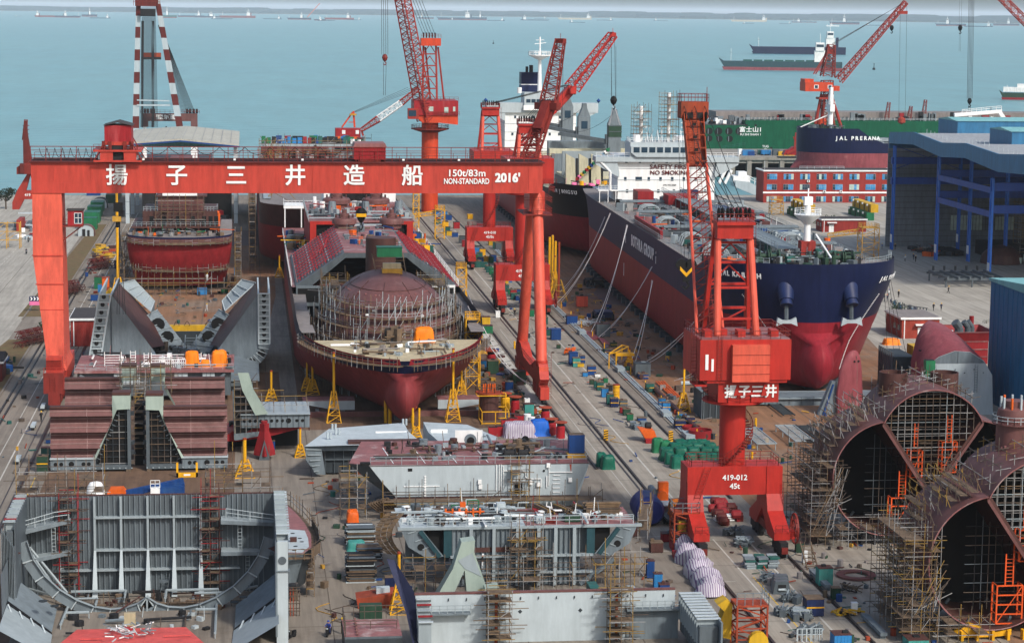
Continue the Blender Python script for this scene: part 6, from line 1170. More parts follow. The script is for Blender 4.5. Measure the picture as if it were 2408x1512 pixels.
# ---------------- three-lobed tanks on the right ----------------
def tri_tank(label,ox,oy,L,seed):
 t=thing('lobed_tank',label,'tank section',(ox,oy,0),0,'open three-lobed tank sections')
 r1,r2=7.75,7.4;cA,cB,cC=(-5.8,8.85),(0,13.4),(5.8,8.85)
 def arc(c,r,a0,a1,n):return [(ox+c[0]+r*cos(radians(a0+(a1-a0)*i/n)),c[1]+r*sin(radians(a0+(a1-a0)*i/n))) for i in range(n+1)]
 pts=arc(cA,r1,318,98,34)+arc(cB,r2,156,24,26)[0:]+arc(cC,r1,82,-138,34)
 m=MB(_E);m.grid([[(x,oy,z) for x,z in pts],[(x,oy+L,z) for x,z in pts]])
 inn=[(ox+(x-ox)*.988,9+(z-9)*.985) for x,z in pts]
 m.m(_k).grid([[(x,oy+.02,z) for x,z in inn],[(x,oy+L-.1,z) for x,z in inn]]);m.m(_v).grid([[(x,oy,z) for x,z in pts],[(x,oy+.02,z) for x,z in inn]])
 m.build(A8,t,smooth=40)
 b=MB(_k);j=(ox,6.4)
 for sg in (-1,1):
  a=Vector((ox+sg*6.9,oy+.3,16.5));c=Vector((j[0],oy+.3,j[1]));b.plate(a,c,c+Vector((0,L-.6,0)),a+Vector((0,L-.6,0)),.35*sg);b.m(_E).plate(a+Vector((0,-.05,.0)),a+Vector((0,-.05,-.6)),c+Vector((0,-.05,-.6)),c+Vector((0,-.05,0)),.1).m(_k)
 b.plate((ox,oy+.3,6.4),(ox,oy+.3,3.6),(ox,oy+L-.3,3.6),(ox,oy+L-.3,6.4),.35);b.build(Ba,t)
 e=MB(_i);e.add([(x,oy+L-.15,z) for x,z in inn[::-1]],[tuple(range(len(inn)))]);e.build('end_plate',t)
 q=random.Random(seed);s=MB(_s)
 C2=[_s,_f,_s,_g,_w]
 for y in (oy+.5,oy+3.5):
  for i in range(15):
   x=ox-6.6+i*.94;zt=13.4+sqrt(max(0,7.2**2-(x-ox)**2));zb=6.8+abs(x-ox)*1.42;s.m(q.choice(C2)).bar((x,y,zb),(x,y,zt),.05)
  for k in range(14):
   z=8.2+k*.94;hw=min(6.9,(z-6.8)/1.42+.1) if z<16.4 else sqrt(max(0,7.2**2-(z-13.4)**2));s.m(q.choice(C2)).bar((ox-hw*q.uniform(.8,1),y,z),(ox+hw*q.uniform(.8,1),y,z+q.uniform(-.1,.1)),.05)
   if q.random()<.5:u=q.uniform(-hw,hw*.4);s.m(_h).box(ox+u,ox+u+q.uniform(1,3),y,y+.9,z-.12,z-.05)
 for i in range(7):
  x=ox-6.8+i*.8;s.m(q.choice([_a,_e,_g])).bar((x,oy+4,2.5),(x,oy+4,8+.9*(-x+ox)),.05)
 for k in range(9):s.m(q.choice([_e,_g,_a])).bar((ox-8,oy+4,3.4+k*1.1),(ox-1.5,oy+4,3.4+k*1.1),.05)
 s.m('orange_frame')
 for x,z0,z1,w in ((ox-3.6,1.6,6.0,1.5),(ox+2.6,9.4,13.5,1.0),(ox-1.9,8.8,12.4,.8)):
  for a in (-w,w):
   for c in (0,1.6):s.bar((x+a,oy+1+c,z0),(x+a,oy+1+c,z1),.12)
  for k in range(5):zz=z0+(z1-z0)*k/4;s.bar((x-w,oy+1,zz),(x+w,oy+1,zz),.1);s.bar((x-w,oy+1,zz),(x-w,oy+2.6,zz),.08);s.bar((x+w,oy+1,zz),(x+w,oy+2.6,zz),.08)
  s.bar((x-w,oy+1,z0),(x+w,oy+1,z1),.07).bar((x-w*.3,oy+1.4,z1),(x-w*.3,oy+1.4,z1+3.6),.1).bar((x+w*.3,oy+1.4,z1),(x+w*.3,oy+1.4,z1+3.6),.1).ladder((x,oy+1.4,z1),(x,oy+1.4,z1+3.4),w*.6,8,.05)
 s.build('inner_staging',t)
 o=MB(_g);C3=[_g,Ae,_w,_g,_s] if seed>1 else [_g,_g,_w,_s,_s]
 for ring in range(5):
  y=oy+.6+ring*(L-1.2)/4
  for k in range(12):
   a=radians(102+k*9.2);R=r1+.5;p=Vector((ox+cA[0]+R*cos(a),y,cA[1]+R*sin(a)));out=Vector((cos(a),0,sin(a)));flat=Vector((-1,0,.15)) if k>6 else Vector((-.4,0,.9))
   o.m(q.choice(C3)).bar(p,p+flat*1.7,.05);o.bar(p+flat*1.2+Vector((0,0,-.9)),p+flat*1.2+Vector((0,0,q.uniform(.6,1.5))),.04)
   if ring<4:
    n=Vector((0,(L-1.2)/4,0));o.m(q.choice(C3)).bar(p+flat*1.2,p+flat*1.2+n*1.1,.05);o.m(q.choice(C3)).bar(p+flat*1.2+Vector((0,0,1)),p+flat*1.2+n+Vector((0,0,1)),.05)
    if q.random()<.55:h_=Vector((-1,0,0));o.m(_h).plate(p+h_*.3,p+h_*1.2,p+h_*1.2+n,p+h_*.3+n,.05)
    if q.random()<.25:o.m(q.choice(C3)).bar(p+flat*1.2,p+flat*1.2+n+Vector((0,0,1.6)),.05)
 for k in range(8):
  a=radians(150-k*15);p=Vector((ox+r2*1.02*cos(a),0,13.4+r2*1.02*sin(a)))
  for ring in range(5):y=oy+.8+ring*(L-1.4)/4;o.m(q.choice(C3)).bar((p.x,y,p.z),(p.x,y,p.z+q.uniform(1,2.4)),.05);o.m(q.choice(C3)).bar((p.x-.6,y,p.z+.6),(p.x+1.2,y,p.z+.9),.05)
  o.m(q.choice(C3)).bar((p.x,oy+.5,p.z+.9),(p.x,oy+L,p.z+1),.05)
 o.scaff((ox-16.6,oy-1,0),(4.2,0,0),(0,L+1,0),4,6,0,12.5 if seed>1 else 11,1.5,.042,.5,planks=.3,cols=C3)
 o.scaff((ox-13,oy-2.5,0),(6,0,0),(0,3,0),5,1,0,2.6,1.3,.045,.4,planks=.4,cols=C3)
 for k in range(14):o.m(q.choice(C3)).bar((ox-16.6+q.uniform(0,4),oy-1,q.uniform(1,5)),(ox-13+q.uniform(0,2),oy-1,q.uniform(5,11)),.05)
 tag(o.build(_T),('dense brown' if seed==1 else 'dense yellow and brown')+' tube scaffolding clinging to the left shoulder of the '+('farther' if seed==1 else 'nearer')+' three-lobed tank',_U)
 c=MB(_e)
 for y in (oy+2,oy+L-2):
  for x in (-8.5,-3.4,3,8):c.bar((ox+x*1.1,y,0),(ox+x*.9,y,2.2),.2)
 c.m(_r if seed==2 else _a).prism([(ox-10,.9),(ox-8.4,1.9),(ox-5.6,.8),(ox-3.5,1.2),(ox-3.5,.5),(ox-5.6,.3),(ox-9,.3)],'y',oy+.2,oy+1.2);[c.box(ox-9.5+i*1.8,ox-9.2+i*1.8,oy-.3,oy+.6,0,1.1) for i in range(5)];c.build('saddle',t)
 return t
t1=tri_tank('farther three-lobed brown tank section with two short pipe stubs on top, open end towards us',90.3,279.6,12,1)
m=MB(_k)
for x,y in ((86.9,287.5),(93.9,287)):m.lathe([(1.9,18.6),(1.9,21.9),(1.78,21.9),(1.78,19)],(x,y,0),20,cap=False)
m.build_each('nozzle',t1,40)
t2=tri_tank('nearer three-lobed brown tank section with a domed tower on top, at the right edge',89.2,234.3,12,2)
m=MB(_E);m.lathe([(2.0,18),(2.0,23.2),(2.5,23.2),(2.5,23.35),(1.95,23.4),(1.95,24.2),(1.8,24.9),(1.3,25.2),(1.2,25.2),(1.2,25.9),(.01,25.9)],(88.0,243,0),22)
for k in range(9):a=k*.7;m.m(_q if k%3==0 else _d).cyl(88+1.5*cos(a),243+1.5*sin(a),24.8,26.3,.15,6)
m.m(_v);[m.cb(88+2.03*cos(a),243+2.03*sin(a),19.6+(a%1),.25,.25,.3) for a in [pi+.2*k for k in range(16)]];m.m(_d).rails([(88+2.5*cos(k*pi/5),243+2.5*sin(k*pi/5),23.3) for k in range(11)],.9,1,.04);m.build('domed_tower',t2,smooth=40)
b=MB(_t).cb(93.2,291.5,20.6,1.3,1.2,2.2);b.m(_a).cb(93.2,291.5,22.8,1.1,1.0,.08);tag(b.build(Am),'small dark green locker perched on top of the farther lobed tank',An)
m=MB(Ac);rows=[]
for z,x0,x1,th in ((0,102.6,107.6,.9),(4,102.4,107.5,1.0),(8,102.9,107.2,.9),(10,103.6,106.9,.75),(11.2,104.6,106.3,.5),(11.5,105.3,105.8,.15)):
 rows.append([(x0+(x1-x0)*(.5-.5*cos(2*pi*k/16)),373+th*sin(2*pi*k/16)+(x0+(x1-x0)*(.5-.5*cos(2*pi*k/16))-105)*.25,z) for k in range(16)])
m.grid(rows,True);m.m(_i).lathe([(.2,-.05),(.2,.05)],(105.5,372.3,9.6),8,'y').lathe([(.2,-.05),(.2,.05)],(106.3,372.6,9.6),8,'y');m.m(_v).path([(106.1,372.45,1),(106.1,372.5,8),(105.9,372.5,10.6)],.09)
m.m(_b).prism([(99.5,0),(103,0),(102.6,6),(101.8,6)],'y',373,374.5);m.m(_j).bar((100.3,372.9,0),(102,372.9,5.5),.2)
tag(m.build('rudder',smooth=40),'upright pinkish rudder blade standing below the tanker bow','rudder')
t=thing('shell_block','pink curved shell piece closed by a grey arched bulkhead, beside the dark blue shed',_D,(124,372,0))
m=MB(Ac);fr=[(116.6,0),(116.8,6),(118.2,8.6),(120.6,10.4),(123.4,11.4),(126.2,11.2),(128.8,9.6),(130.4,7),(130.8,0)];bk_=[(122,0),(121,8),(121.4,11.4),(122.4,13.6),(123.6,14.6),(126,14),(129,12),(132,9),(133,0)]
m.grid([[(x,372,z) for x,z in fr],[(x*.4+x2*.6-1.0,381,z*.4+z2*.6+.9) for (x,z),(x2,z2) in zip(fr,bk_)],[(x,388,z) for x,z in bk_]]);m.m(_i).lathe([(.8,-.1),(.8,.1)],(119.6,378,10.6),10);m.build(A8,t,smooth=60)
m=MB(_d);m.add([(x,371.9,z) for x,z in fr],[tuple(range(9))[::-1]]);m.m(_b).add([(x,371.85,z) for x,z in [(119,9.2),(120.6,10.35),(123.4,11.35),(126.2,11.15),(128.6,9.6),(129,9.2)]],[tuple(range(6))[::-1]]);m.m(_e).bar((124,371.8,9.2),(124,371.8,11.3),.04);[m.m(_b).ladder((x,371.7,4),(x,371.7,9),.5) for x in (119.8,127.4)];[m.m(_e).cb(118.5+i*1.7,371.8,7.4+(i%2)*.6,.15,.1,.2) for i in range(7)];m.build(Ba,t)
m=MB(_n);m.box(118.5,122.5,392,402,0,7.2);m.m(_e);[m.box(118.3,118.5,392.5+i*1.2,393+i*1.2,4,8) for i in range(8)];m.m(_y).box(124,129,398,402,6,8.2);tag(m.build(Bx),'dark grey flat hull piece with rib ends and a mustard tarp behind the pink shell',_D)
t=thing('hopper_block','open-topped deep red hull section with grey pipes inside, beside the dark blue shed',_D,(144.6,430,0))
m=MB(_m);
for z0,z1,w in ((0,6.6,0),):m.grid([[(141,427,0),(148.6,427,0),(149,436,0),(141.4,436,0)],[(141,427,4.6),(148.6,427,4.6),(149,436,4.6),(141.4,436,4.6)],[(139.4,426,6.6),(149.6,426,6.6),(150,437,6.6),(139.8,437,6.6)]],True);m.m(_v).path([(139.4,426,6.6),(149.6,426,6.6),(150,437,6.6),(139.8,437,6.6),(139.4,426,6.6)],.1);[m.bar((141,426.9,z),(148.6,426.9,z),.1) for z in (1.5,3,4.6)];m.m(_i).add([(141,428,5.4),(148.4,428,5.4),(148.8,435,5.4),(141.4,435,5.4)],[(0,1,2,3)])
m.build(A8,t)
m=MB(_e)
for x,y,z,r in ((143.4,430,6.0,.9),(145.4,430.6,5.9,.6),(146.4,431,5.9,.55)):m.path([(x,y,5),(x,y,7.0),(x-1.0,y-.3,8.2)],r,10)
m.m(_c).lathe([(.6,0),(.6,.9)],(141.6,430,5.6),10);m.m(_m).cyl(147.3,434,5.5,8.8,.5,8);m.build(AP,t)
# ---------------- buildings ----------------
def office(name,label,x0,x1,y0,y1,h,fl,nb,rz=0,acs=True):
 t=thing(name,label,Bc,((x0+x1)/2,y0,0));m=MB(AF);m.box(x0,x1,y0,y1,0,h);m.m(_c).box(x0-.3,x1+.3,y0-.3,y1+.3,h,h+.5);m.m(Ag).box(x0+.3,x1-.3,y0+.3,y1-.3,h+.5,h+.55);m.m(_c).box(x0-.2,x1+.2,y0-.25,y0,3.5,4.1);m.build('wall',t)
 q=random.Random(5)
 for f in range(fl):
  for i in range(nb):
   x=x0+(x1-x0)*(i+.5)/nb;z=.9+f*3.85 if f else .3
   w=MB(_d);w.box(x-1.9,x+1.9,y0-.05,y0-.02,z,z+2.1);
   for k in range(4):w.m(q.choice([Bm,_O,Bm,_O,Av])).box(x-1.86+k*.94,x-1.0+k*.94,y0-.12,y0-.05,z+.08,z+2.02)
   w.m(_d).box(x-1.9,x+1.9,y0-.14,y0-.1,z+1.3,z+1.36);w.build('window',t)
   if f and q.random()<.6:a=MB(_c).cb(x+1.2,y0-.35,z-.95,.95,.5,.8);a.m(_a).lathe([(.28,-.02),(.28,.02)],(x+1.2,y0-.62,z-.55),8,'y');a.build('air_conditioner',t)
 return t
t=office('office_building','long red three-storey office with white cornice and rows of blue windows by the basin',190,240,800,812,11.6,3,8)
m=MB(_d).rails([(205,806,12.1),(222,806,12.1)],1.0,3,.08);m.bar((190.5,801,12),(190.5,801,15.5),.1);m.build('roof_rail',t)
def brick_hut(label,x0,x1,y0,y1,h,door=None,m_=AF,roof=Ag,sign=False):
 t=thing('brick_hut',label,'hut',((x0+x1)/2,y0,0));m=MB(m_).box(x0,x1,y0,y1,0,h);m.m(_c).box(x0-.35,x1+.35,y0-.35,y1+.35,h,h+.45);m.m(roof).box(x0-.2,x1+.2,y0-.2,y1+.2,h+.45,h+.5);m.build('wall',t)
 if door:
  d=MB(_c).box(door-.8,door+.8,y0-.06,y0,0,2.4);d.m(_d).box(door-.02,door+.02,y0-.08,y0-.06,0,2.4);d.m(_c).box(door-1.5,door+1.6,y0-1,y0,2.9,3.2);d.build('door',t)
 w=MB(_O);w.box(x0-.06,x0,y0+1.5,y0+3,1.6,2.8).box(x0-.06,x0,y0+4.5,y0+6,1.6,2.8);w.m(_c).box(x0+.5,x0+.7,y0-.12,y0,0,h);w.build('window',t)
 if sign:s=MB(_c).box(x1-1.6,x1-.7,y0-.05,y0,1.7,2.6);s.m(_j).box(x1-1.52,x1-.78,y0-.07,y0-.05,1.78,2.52);s.build('notice',t)
 return t
brick_hut('red brick hut with grey flat roof and white double door, right of tanker bow',141.2,149.6,462,474,4.2,145.6,AY,_V,True)
brick_hut('low dark red hut with pale roof edge beyond the tanker, near the mustard cabins',184,198.5,692,700,3.8,187,AF,Ag)
brick_hut('narrow red brick hut with black roof beside the left wall of the U-shaped block',-36.2,-31.6,460,476,5.4,None)
t=brick_hut('maroon hut with sagging dark roof at the left edge beside the crane rail',-52,-45.6,417,424,3.4,None,_M);m=MB(Ag).prism([(416.4,3.95),(420.5,5.2),(424.6,3.95)],'x',-52.4,-45.2);m.build('roof',t);m=MB(_c).box(-48.4,-47.4,416.9,417,2.2,2.6);m.build('notice',t)
def cabins(label,px,py,n,m_,h=2.7,z=0,gp=None,seg=6.2,rot=0):
 for i in range(n):
  x,y=px+i*rot,py-i*seg;t=thing('site_cabin',label%[Bv,AL,AM,'fourth','fifth'][n-1-i],'cabin',(x,y,z),0,gp);m=MB(m_).box(x-1.3,x+1.3,y-3,y+3,z,z+h)
  for k in range(11):m.box(x-1.36,x-1.3,y-2.9+k*.55,y-2.7+k*.55,z+.1,z+h-.1)
  m.build(_3,t);d=MB(_a).box(x-1.4,x-1.34,y-1.2,y-.2,z+.1,z+2.1);d.build('door',t);a=MB(_c).box(x-1.75,x-1.36,y+.6,y+1.4,z+2,z+2.6);a.build('air_conditioner',t)
cabins('%s mustard cabin of the left upper row, stacked on the green cabins',190.6,752,4,_y,2.7,2.72,'mustard cabins on the left stack',6.2,-.1)
cabins('%s green cabin of the left lower row, under the mustard cabins',189.2,752,4,_t,2.7,0,'green cabins under the left stack',6.2,-.1)
cabins('%s mustard cabin of the right upper row, beside the blue hall',212.6,752,4,_y,2.7,2.72,'mustard cabins on the right stack',6.2,-.1)
cabins('%s green cabin of the right lower row, beside the blue hall',211.2,752,4,_t,2.7,0,'green cabins under the right stack',6.2,-.1)
t=thing('blue_shed','tall windowless dark blue shed with teal roof at the right edge',Bc,(150,343,0))
m=MB(_0).box(134.4,190,290,386,0,22);[m.box(134.32,134.4,290+i*2.4,290.12+i*2.4,.2,21.8) for i in range(40)];m.build('wall',t);m=MB(AX).prism([(290,22.05),(290,22.4),(338,25.4),(386.4,22.5),(386.4,22.05)],'x',134.1,190);m.build('roof',t)
t=thing('assembly_hall','huge blue assembly hall with wavy fascia, open side and lattice columns on the right',Bc,(230,590,0))
def px_(px,py,X):d=ray(px,py);k=X/d.x;return (X,k*d.y,CAMH+k*d.z)
XF=191.0;prf=[px_(x,y,XF) for x,y in ((2092,311),(2148,311),(2213,336),(2270,337),(2347,362.5),(2420,364))];th=[3.4,3.6,4.0,4.0,4.6,5.0]
m=MB(_0)
for (a,b_),(h0,h1) in zip(zip(prf,prf[1:]),zip(th,th[1:])):
 m.m(_0).add([a,b_,(XF,b_[1],b_[2]-h1),(XF,a[1],a[2]-h0)],[(3,2,1,0)]);m.m(Bl).add([(XF,a[1],a[2]-.3),(XF,b_[1],b_[2]-.3),(330,b_[1],b_[2]-.3),(330,a[1],a[2]-.3)],[(3,2,1,0)]);m.m(Bk).add([(XF+.5,a[1],a[2]-1.5),(XF+.5,b_[1],b_[2]-1.5),(330,b_[1],b_[2]-1.5),(330,a[1],a[2]-1.5)],[(0,1,2,3)])
 m.m(_0).add([(XF+.4,a[1],a[2]),(XF+.4,b_[1],b_[2]),(XF+.4,b_[1],b_[2]-h1),(XF+.4,a[1],a[2]-h0)],[(3,2,1,0)]);m.add([a,b_,(XF+.4,b_[1],b_[2]),(XF+.4,a[1],a[2])],[(0,1,2,3)])
m.m(_0).box(XF,330,prf[0][1],prf[0][1]+.4,30,34)
m.build('roof',t)
m=MB(_d)
for (a,b_) in zip(prf[1:],prf[2:]):
 for i in range(7):p=Vector(a).lerp(Vector(b_),i/7);m.bar((XF+4,p.y,p.z-.3),(XF+4,p.y,p.z+.9),.06)
m.build('roof_rail',t)
for a,c in (((2228,322),(205,330)),((2352,349),(205,330))):
 p=px_(*a,205);m=MB(_0).box(c[0],c[1],p[1]-9,p[1]+9,p[2]-1,p[2]+5);m.m(AX).prism([(p[1]-9.3,p[2]+5),(p[1]+9.3,p[2]+5),(p[1],p[2]+5.8)],'x',c[0]-.3,c[1]+.3);m.build('roof_monitor',t)
m=MB('clad_grey');m.box(XF+1,330,648,648.4,0,33);m.m(_n);[m.box(XF+1,260,647.9,648,1.5+i*1.7,1.58+i*1.7) for i in range(18)];m.m(Av).box(212,222,647.9,648,5,9.5).box(226,232,647.9,648,5,9).box(206,220,647.9,648,29,32);m.m(_n);[m.box(212+i,212.1+i,647.8,647.9,5,9.5) for i in range(21)];m.m(_a).box(232,330,648.4,649,0,33).box(329,330,400,648,0,33);m.build('cladding',t)
def lat_col(x,y,h):
 m=MB('post_blue')
 for e in (-.8,.8):m.box(x-.25,x+.25,y+e-.2,y+e+.2,0,h)
 k=int(h/1.6)
 for i in range(k):s_=-1 if i%2 else 1;m.bar((x,y-.8*s_,i*1.6),(x,y+.8*s_,(i+1)*1.6),.1)
 m.m(_c).box(x-.33,x-.27,y-.9,y+.9,2.2,4.6);m.build('column',t)
cols_=[(191.6,640,31),(196.2,611.5,30),(196,565,27),(204.6,608,29),(212,640,31),(222,640,31),(206,560,27),(214,604,28),(228,600,28)]
for c in cols_:lat_col(*c)
m=MB(Bk)
for z in (20.5,26.5):m.box(191,330,640.4,641.6,z-1,z+1);m.box(196,330,610.8,612.2,z-2.6,z-.6);m.box(196,330,564.4,565.6,z-2.8,z-.6)
for x,z in ((196,24),(196,17.6)):m.box(x-.1,x+.5,566,611,z-1.0,z+.6)
for (x0,y0,x1,y1,z) in ((191.6,640,212,640,27),):m.bar((x0,y0,24),(x1,y1,31),.15).bar((x0,y0,31),(x1,y1,24),.15)
m.m(AY).box(236,300,615,616,18,29);m.build('crane_girder',t)
m=MB(_k);m.lathe([(6,0),(5.5,2.5),(3.4,4.5),(.01,5.2)],(213,604,0),14);m.m(_a).box(202,208,622,634,0,1.4).box(214,230,616,630,0,4);clutter(m,197,206,622,640,0,60,[_h,_n,_q,_a,_g,_A],.5,3,1.4,101);m.m(Av).box(212,219,606,606.3,.3,2.2).box(221,226,608,608.3,.3,2);m.m(_n).scaff((222,614,0),(10,0,0),(0,6,0),6,2,0,16,2,.07,.3,planks=.2);tag(m.build('stored_steel'),'dark jumble of stored steel pieces on the floor inside the assembly hall','steel stock',kind=_K)
for i,(x,y,lab) in enumerate(((214,600,'pale long sign panel leaning inside the hall, left one'),(222,596,'pale long sign panel leaning inside the hall, right one'))):tag(MB(Av).box(x-3.6,x+3.6,y,y+.2,.2,1.9).build('panel'),lab,'panel')
t=thing('open_shed','tall open shed with silvery low-pitched roof on white posts behind the gantry',Bc,(-20,740,0))
m=MB('roof_silver');m.prism([(-39.2,25.6),(-21,27.0),(-2.2,25.2),(-2.2,25.7),(-21,27.5),(-39.2,26.1)],'y',722,800);m.m(_j).prism([(-39.3,25.1),(-21,26.5),(-2.1,24.7),(-2.1,25.2),(-21,27.0),(-39.3,25.6)],'y',721.6,722);m.m(AX).prism([(-39,20.5),(-2.3,20.5),(-2.3,25),(-21,26.8),(-39,25.4)],'y',790,790.3);[m.m(Bl).box(-39+i*3.1,-38.9+i*3.1,722,800,27.5-abs(-21+39-i*3.1)*.075,27.56-abs(-21+39-i*3.1)*.075) for i in range(12)];m.build('roof',t)
for x in (-38.2,-3.4):
 for y in (724,756,790):m=MB(_d).box(x-.6,x+.6,y-.6,y+.6,0,25);m.m(_b);[m.box(x-.66,x+.66,y-.66,y+.66,z,z+.1) for z in range(3,25,4)];m.build('post',t)
m=MB(_a);m.box(-34,-30,735,750,0,14);m.m(_i).box(-14,-5,740,770,0,12);m.m(_o).box(-30,-6,757,758,9,10).box(-30,-6,752,753,6,7);m.m(_d).box(-30,-22,748,749,5,6);clutter(m,-34,-6,730,760,0,70,[_a,_n,_F,_m,_c,_o,_h],1,4,5,103);tag(m.build('stored_machinery'),'dark stacked machinery and steel stored under the open shed','machinery',kind=_K)
# ---------------- waterfront: quay cranes, moored ships, pier ----------------
def pl(a,Y):return PY(a[0],a[1],Y)
Y=765;t=thing(By,'tallest red lattice-boom crane on a thick round column rising behind the gantry girder',_2,(63.2,Y,0))
c0=Vector(pl((1011,330),Y));u=.147
m=MB(Ab);m.cyl(c0 .x,Y,0,31,2.9,24);m.build('column',t,smooth=40)
m=MB(_l);m.lathe([(3,27.5),(6.6,28.6),(6.6,28.9),(3,28.9)],(c0 .x,Y,0),20).rails([(c0 .x+6.5*cos(k*pi/6),Y+6.5*sin(k*pi/6),28.9) for k in range(13)],1.2,2,.07);m.build(BJ,t)
m=MB(_x);m.box(c0 .x-6,c0 .x+9.2,Y-6,Y+8,33.6,38.6);m.m(Ab).prism([(c0 .x-6,33.6),(c0 .x-3,31),(c0 .x+3,31),(c0 .x+9.2,30.4),(c0 .x+9.2,33.6)],'y',Y-5.5,Y+7);m.m(_l).rails([(c0 .x-6,Y-6.2,38.6),(c0 .x+9.2,Y-6.2,38.6)],1.3,1.5,.07).rails([(c0 .x+1,Y-6.4,33.6),(c0 .x+9.6,Y-6.4,33.6)],1.3,1.5,.07);m.m(Av).box(c0 .x-1,c0 .x+.6,Y-6.1,Y-6,35,36.6).box(c0 .x+4.4,c0 .x+5.8,Y-6.1,Y-6,34.5,36.4).box(c0 .x+7.4,c0 .x+8.2,Y-6.1,Y-6,35,36.6);m.build(_7,t)
m=MB(_L).box(c0 .x-8.2,c0 .x-4.6,Y-8,Y-5,32.4,36);m.m(_O).box(c0 .x-8,c0 .x-5.4,Y-8.1,Y-8,33.4,35.4);m.build(Bq,t)  # duller red puts distance haze into the colour of the far cranes
m=MB(_L);a0,a1=Vector(pl((993,262),Y+3)),Vector(pl((996,100),Y+3));b0,b1=Vector(pl((1028,262),Y+3)),Vector(pl((1025,100),Y+3))
m.bar(a0,a1,.45).bar(b0,b1,.45).bar(pl((1046,255),Y+8),pl((1030,112),Y+4),.4).bar(pl((1014,255),Y+8),pl((1000,112),Y+4),.4)
for f in (.15,.33,.5,.66,.83):m.bar(a0 .lerp(a1,f),b0 .lerp(b1,f),.3);m.bar(a0 .lerp(a1,f),(a0 .lerp(a1,f+.14)+b0 .lerp(b1,f+.14))*.5,.2);m.bar(b0 .lerp(b1,f),(a0 .lerp(a1,f+.14)+b0 .lerp(b1,f+.14))*.5,.2)
m.m(Ab).box(a1 .x-1,b1 .x+1.6,Y+1,Y+5,a1 .z-1.2,a1 .z+1.4);m.m(_l).rails([(a1 .x-1,Y+1,a1 .z+1.4),(b1 .x+1.6,Y+1,a1 .z+1.4)],1.4,1,.07);[m.m(_i).lathe([(.9,-.2),(.9,.2)],(a1 .x+i*1.0,Y+3,a1 .z+2.4),12,'x') for i in range(5)];m.build(A6,t)
m=MB(_L);m.lattice(pl((1002,285),Y-3),pl((942,-25),Y-9),6.2,3,5.2,2.6,24,.3,.13);m.ladder(Vector(pl((1002,285),Y-3))+Vector((0,0,.5)),pl((946,0),Y-8),.9,60,.07);m.build(_W,t)
m=MB(_a);rope_fan(m,(a1 .x+2,Y+3,a1 .z+2.4),pl((962,-40),Y-8),5,4,.07);m.build(Br,t)
hook(AQ,'dark red twin-sheave crane hook hanging from several ropes over the river, upper centre',pl((904,-40),Y-9),pl((905,136),Y-9),_l,1.6,4,pl((904,225),Y-9))
Y=820;t=thing(By,'small crane with red and white lattice boom reaching right, beyond the deck lockers',_2,pl((815,335),Y))
m=MB(_x);p=Vector(pl((815,312),Y));m.box(p.x-4.2,p.x+5,Y-3,Y+3,p.z-3,p.z+1.6);m.m(_c).box(p.x-1.8,p.x-.6,Y-3.1,Y-3,p.z-.4,p.z+1).box(p.x+3.2,p.x+4.4,Y-3.1,Y-3,p.z-.4,p.z+1);m.m(_L).cyl(p.x,Y,p.z-10,p.z-3,2,12);m.build(_7,t)
m=MB(Ab);m.bar(pl((804,300),Y),pl((829,265),Y),.4).bar(pl((834,300),Y),pl((831,262),Y),.5).bar(pl((820,288),Y),pl((833,288),Y),.2);m.m(_H).box(pl((822,0),Y)[0],pl((838,0),Y)[0],Y-1,Y+1,pl((0,268),Y)[2],pl((0,264),Y)[2]);m.build(A6,t)
m=MB(_L);q=[Vector(pl(a,Y)) for a in ((850,306),(890,280),(943,243),(985,208))];m.lattice(q[0],q[1],1.2,1.2,2.2,2.2,6,.2,.11,(0,-1,.3));m.m(_c).lattice(q[1],q[2],2.2,2.2,2,2,9,.2,.11,(0,-1,.3));m.m(_L).lattice(q[2],q[3],2,2,1.2,1.2,7,.2,.11,(0,-1,.3));m.bar(q[0],Vector(pl((854,320),Y)),.5);m.build(_W,t)
m=MB(_Z);[m.bar(pl((832,263+i),Y),pl((960+i*9,206+i),Y),.07) for i in range(4)];m.build(Br,t)
Y=705;t=thing(A7,'dark red portal crane with upright boom at the left edge by the water',_2,(-67,Y,0))
m=MB(_L);P=lambda x,y:Vector(pl((x,y),Y))
m.prism([tuple((P(x,y).x,P(x,y).z)) for x,y in ((30,492),(46,492),(58,468),(90,468),(90,448),(62,448),(72,410),(64,410),(42,446),(30,475))],'y',Y-1.5,Y+1.5);m.prism([tuple((P(x,y).x,P(x,y).z)) for x,y in ((72,410),(80,448),(92,448),(92,405),(72,404))],'y',Y-1,Y+1);m.m(_d).box(P(34,0).x,P(96,0).x,Y-2,Y-1.6,P(0,502).z,P(0,498).z);m.m(_L).box(P(32,0).x,P(44,0).x,Y-6,Y+6,0,3.4);po=m.build('portal',t)
text('419',1.2,(P(66,458).x,Y-1.55,P(66,458).z),0,_c,_I,po,.02)
m=MB(_l);m.prism([tuple((P(x,y).x,P(x,y).z)) for x,y in ((42,408),(78,408),(78,385),(66,382),(57,384),(42,392))],'y',Y-4,Y+3);m.m(_M).box(P(42,0).x,P(52,0).x,Y-5,Y-2,P(0,405).z,P(0,383).z);m.build(_7,t)
m=MB(_M);m.prism([tuple((P(x,y).x,P(x,y).z)) for x,y in ((56,385),(77,385),(66,318),(63,284),(58,284),(55,318))],'y',Y-1.6,Y+.6);m.m(_l).lattice(P(58,330),P(61,282),1.6,1.4,.9,.9,7,.12,.07,(1,0,0));[m.bar(P(53,a),P(69,a),.12) for a in (316,305,296)];m.build(_W,t)
Y=1010;t=thing('floating_crane','floating sheerleg crane with red and white banded A-frame legs and long ropes',_2,(-38,Y,-5));P=lambda x,y,d=0:Vector(pl((x,y),Y+d))
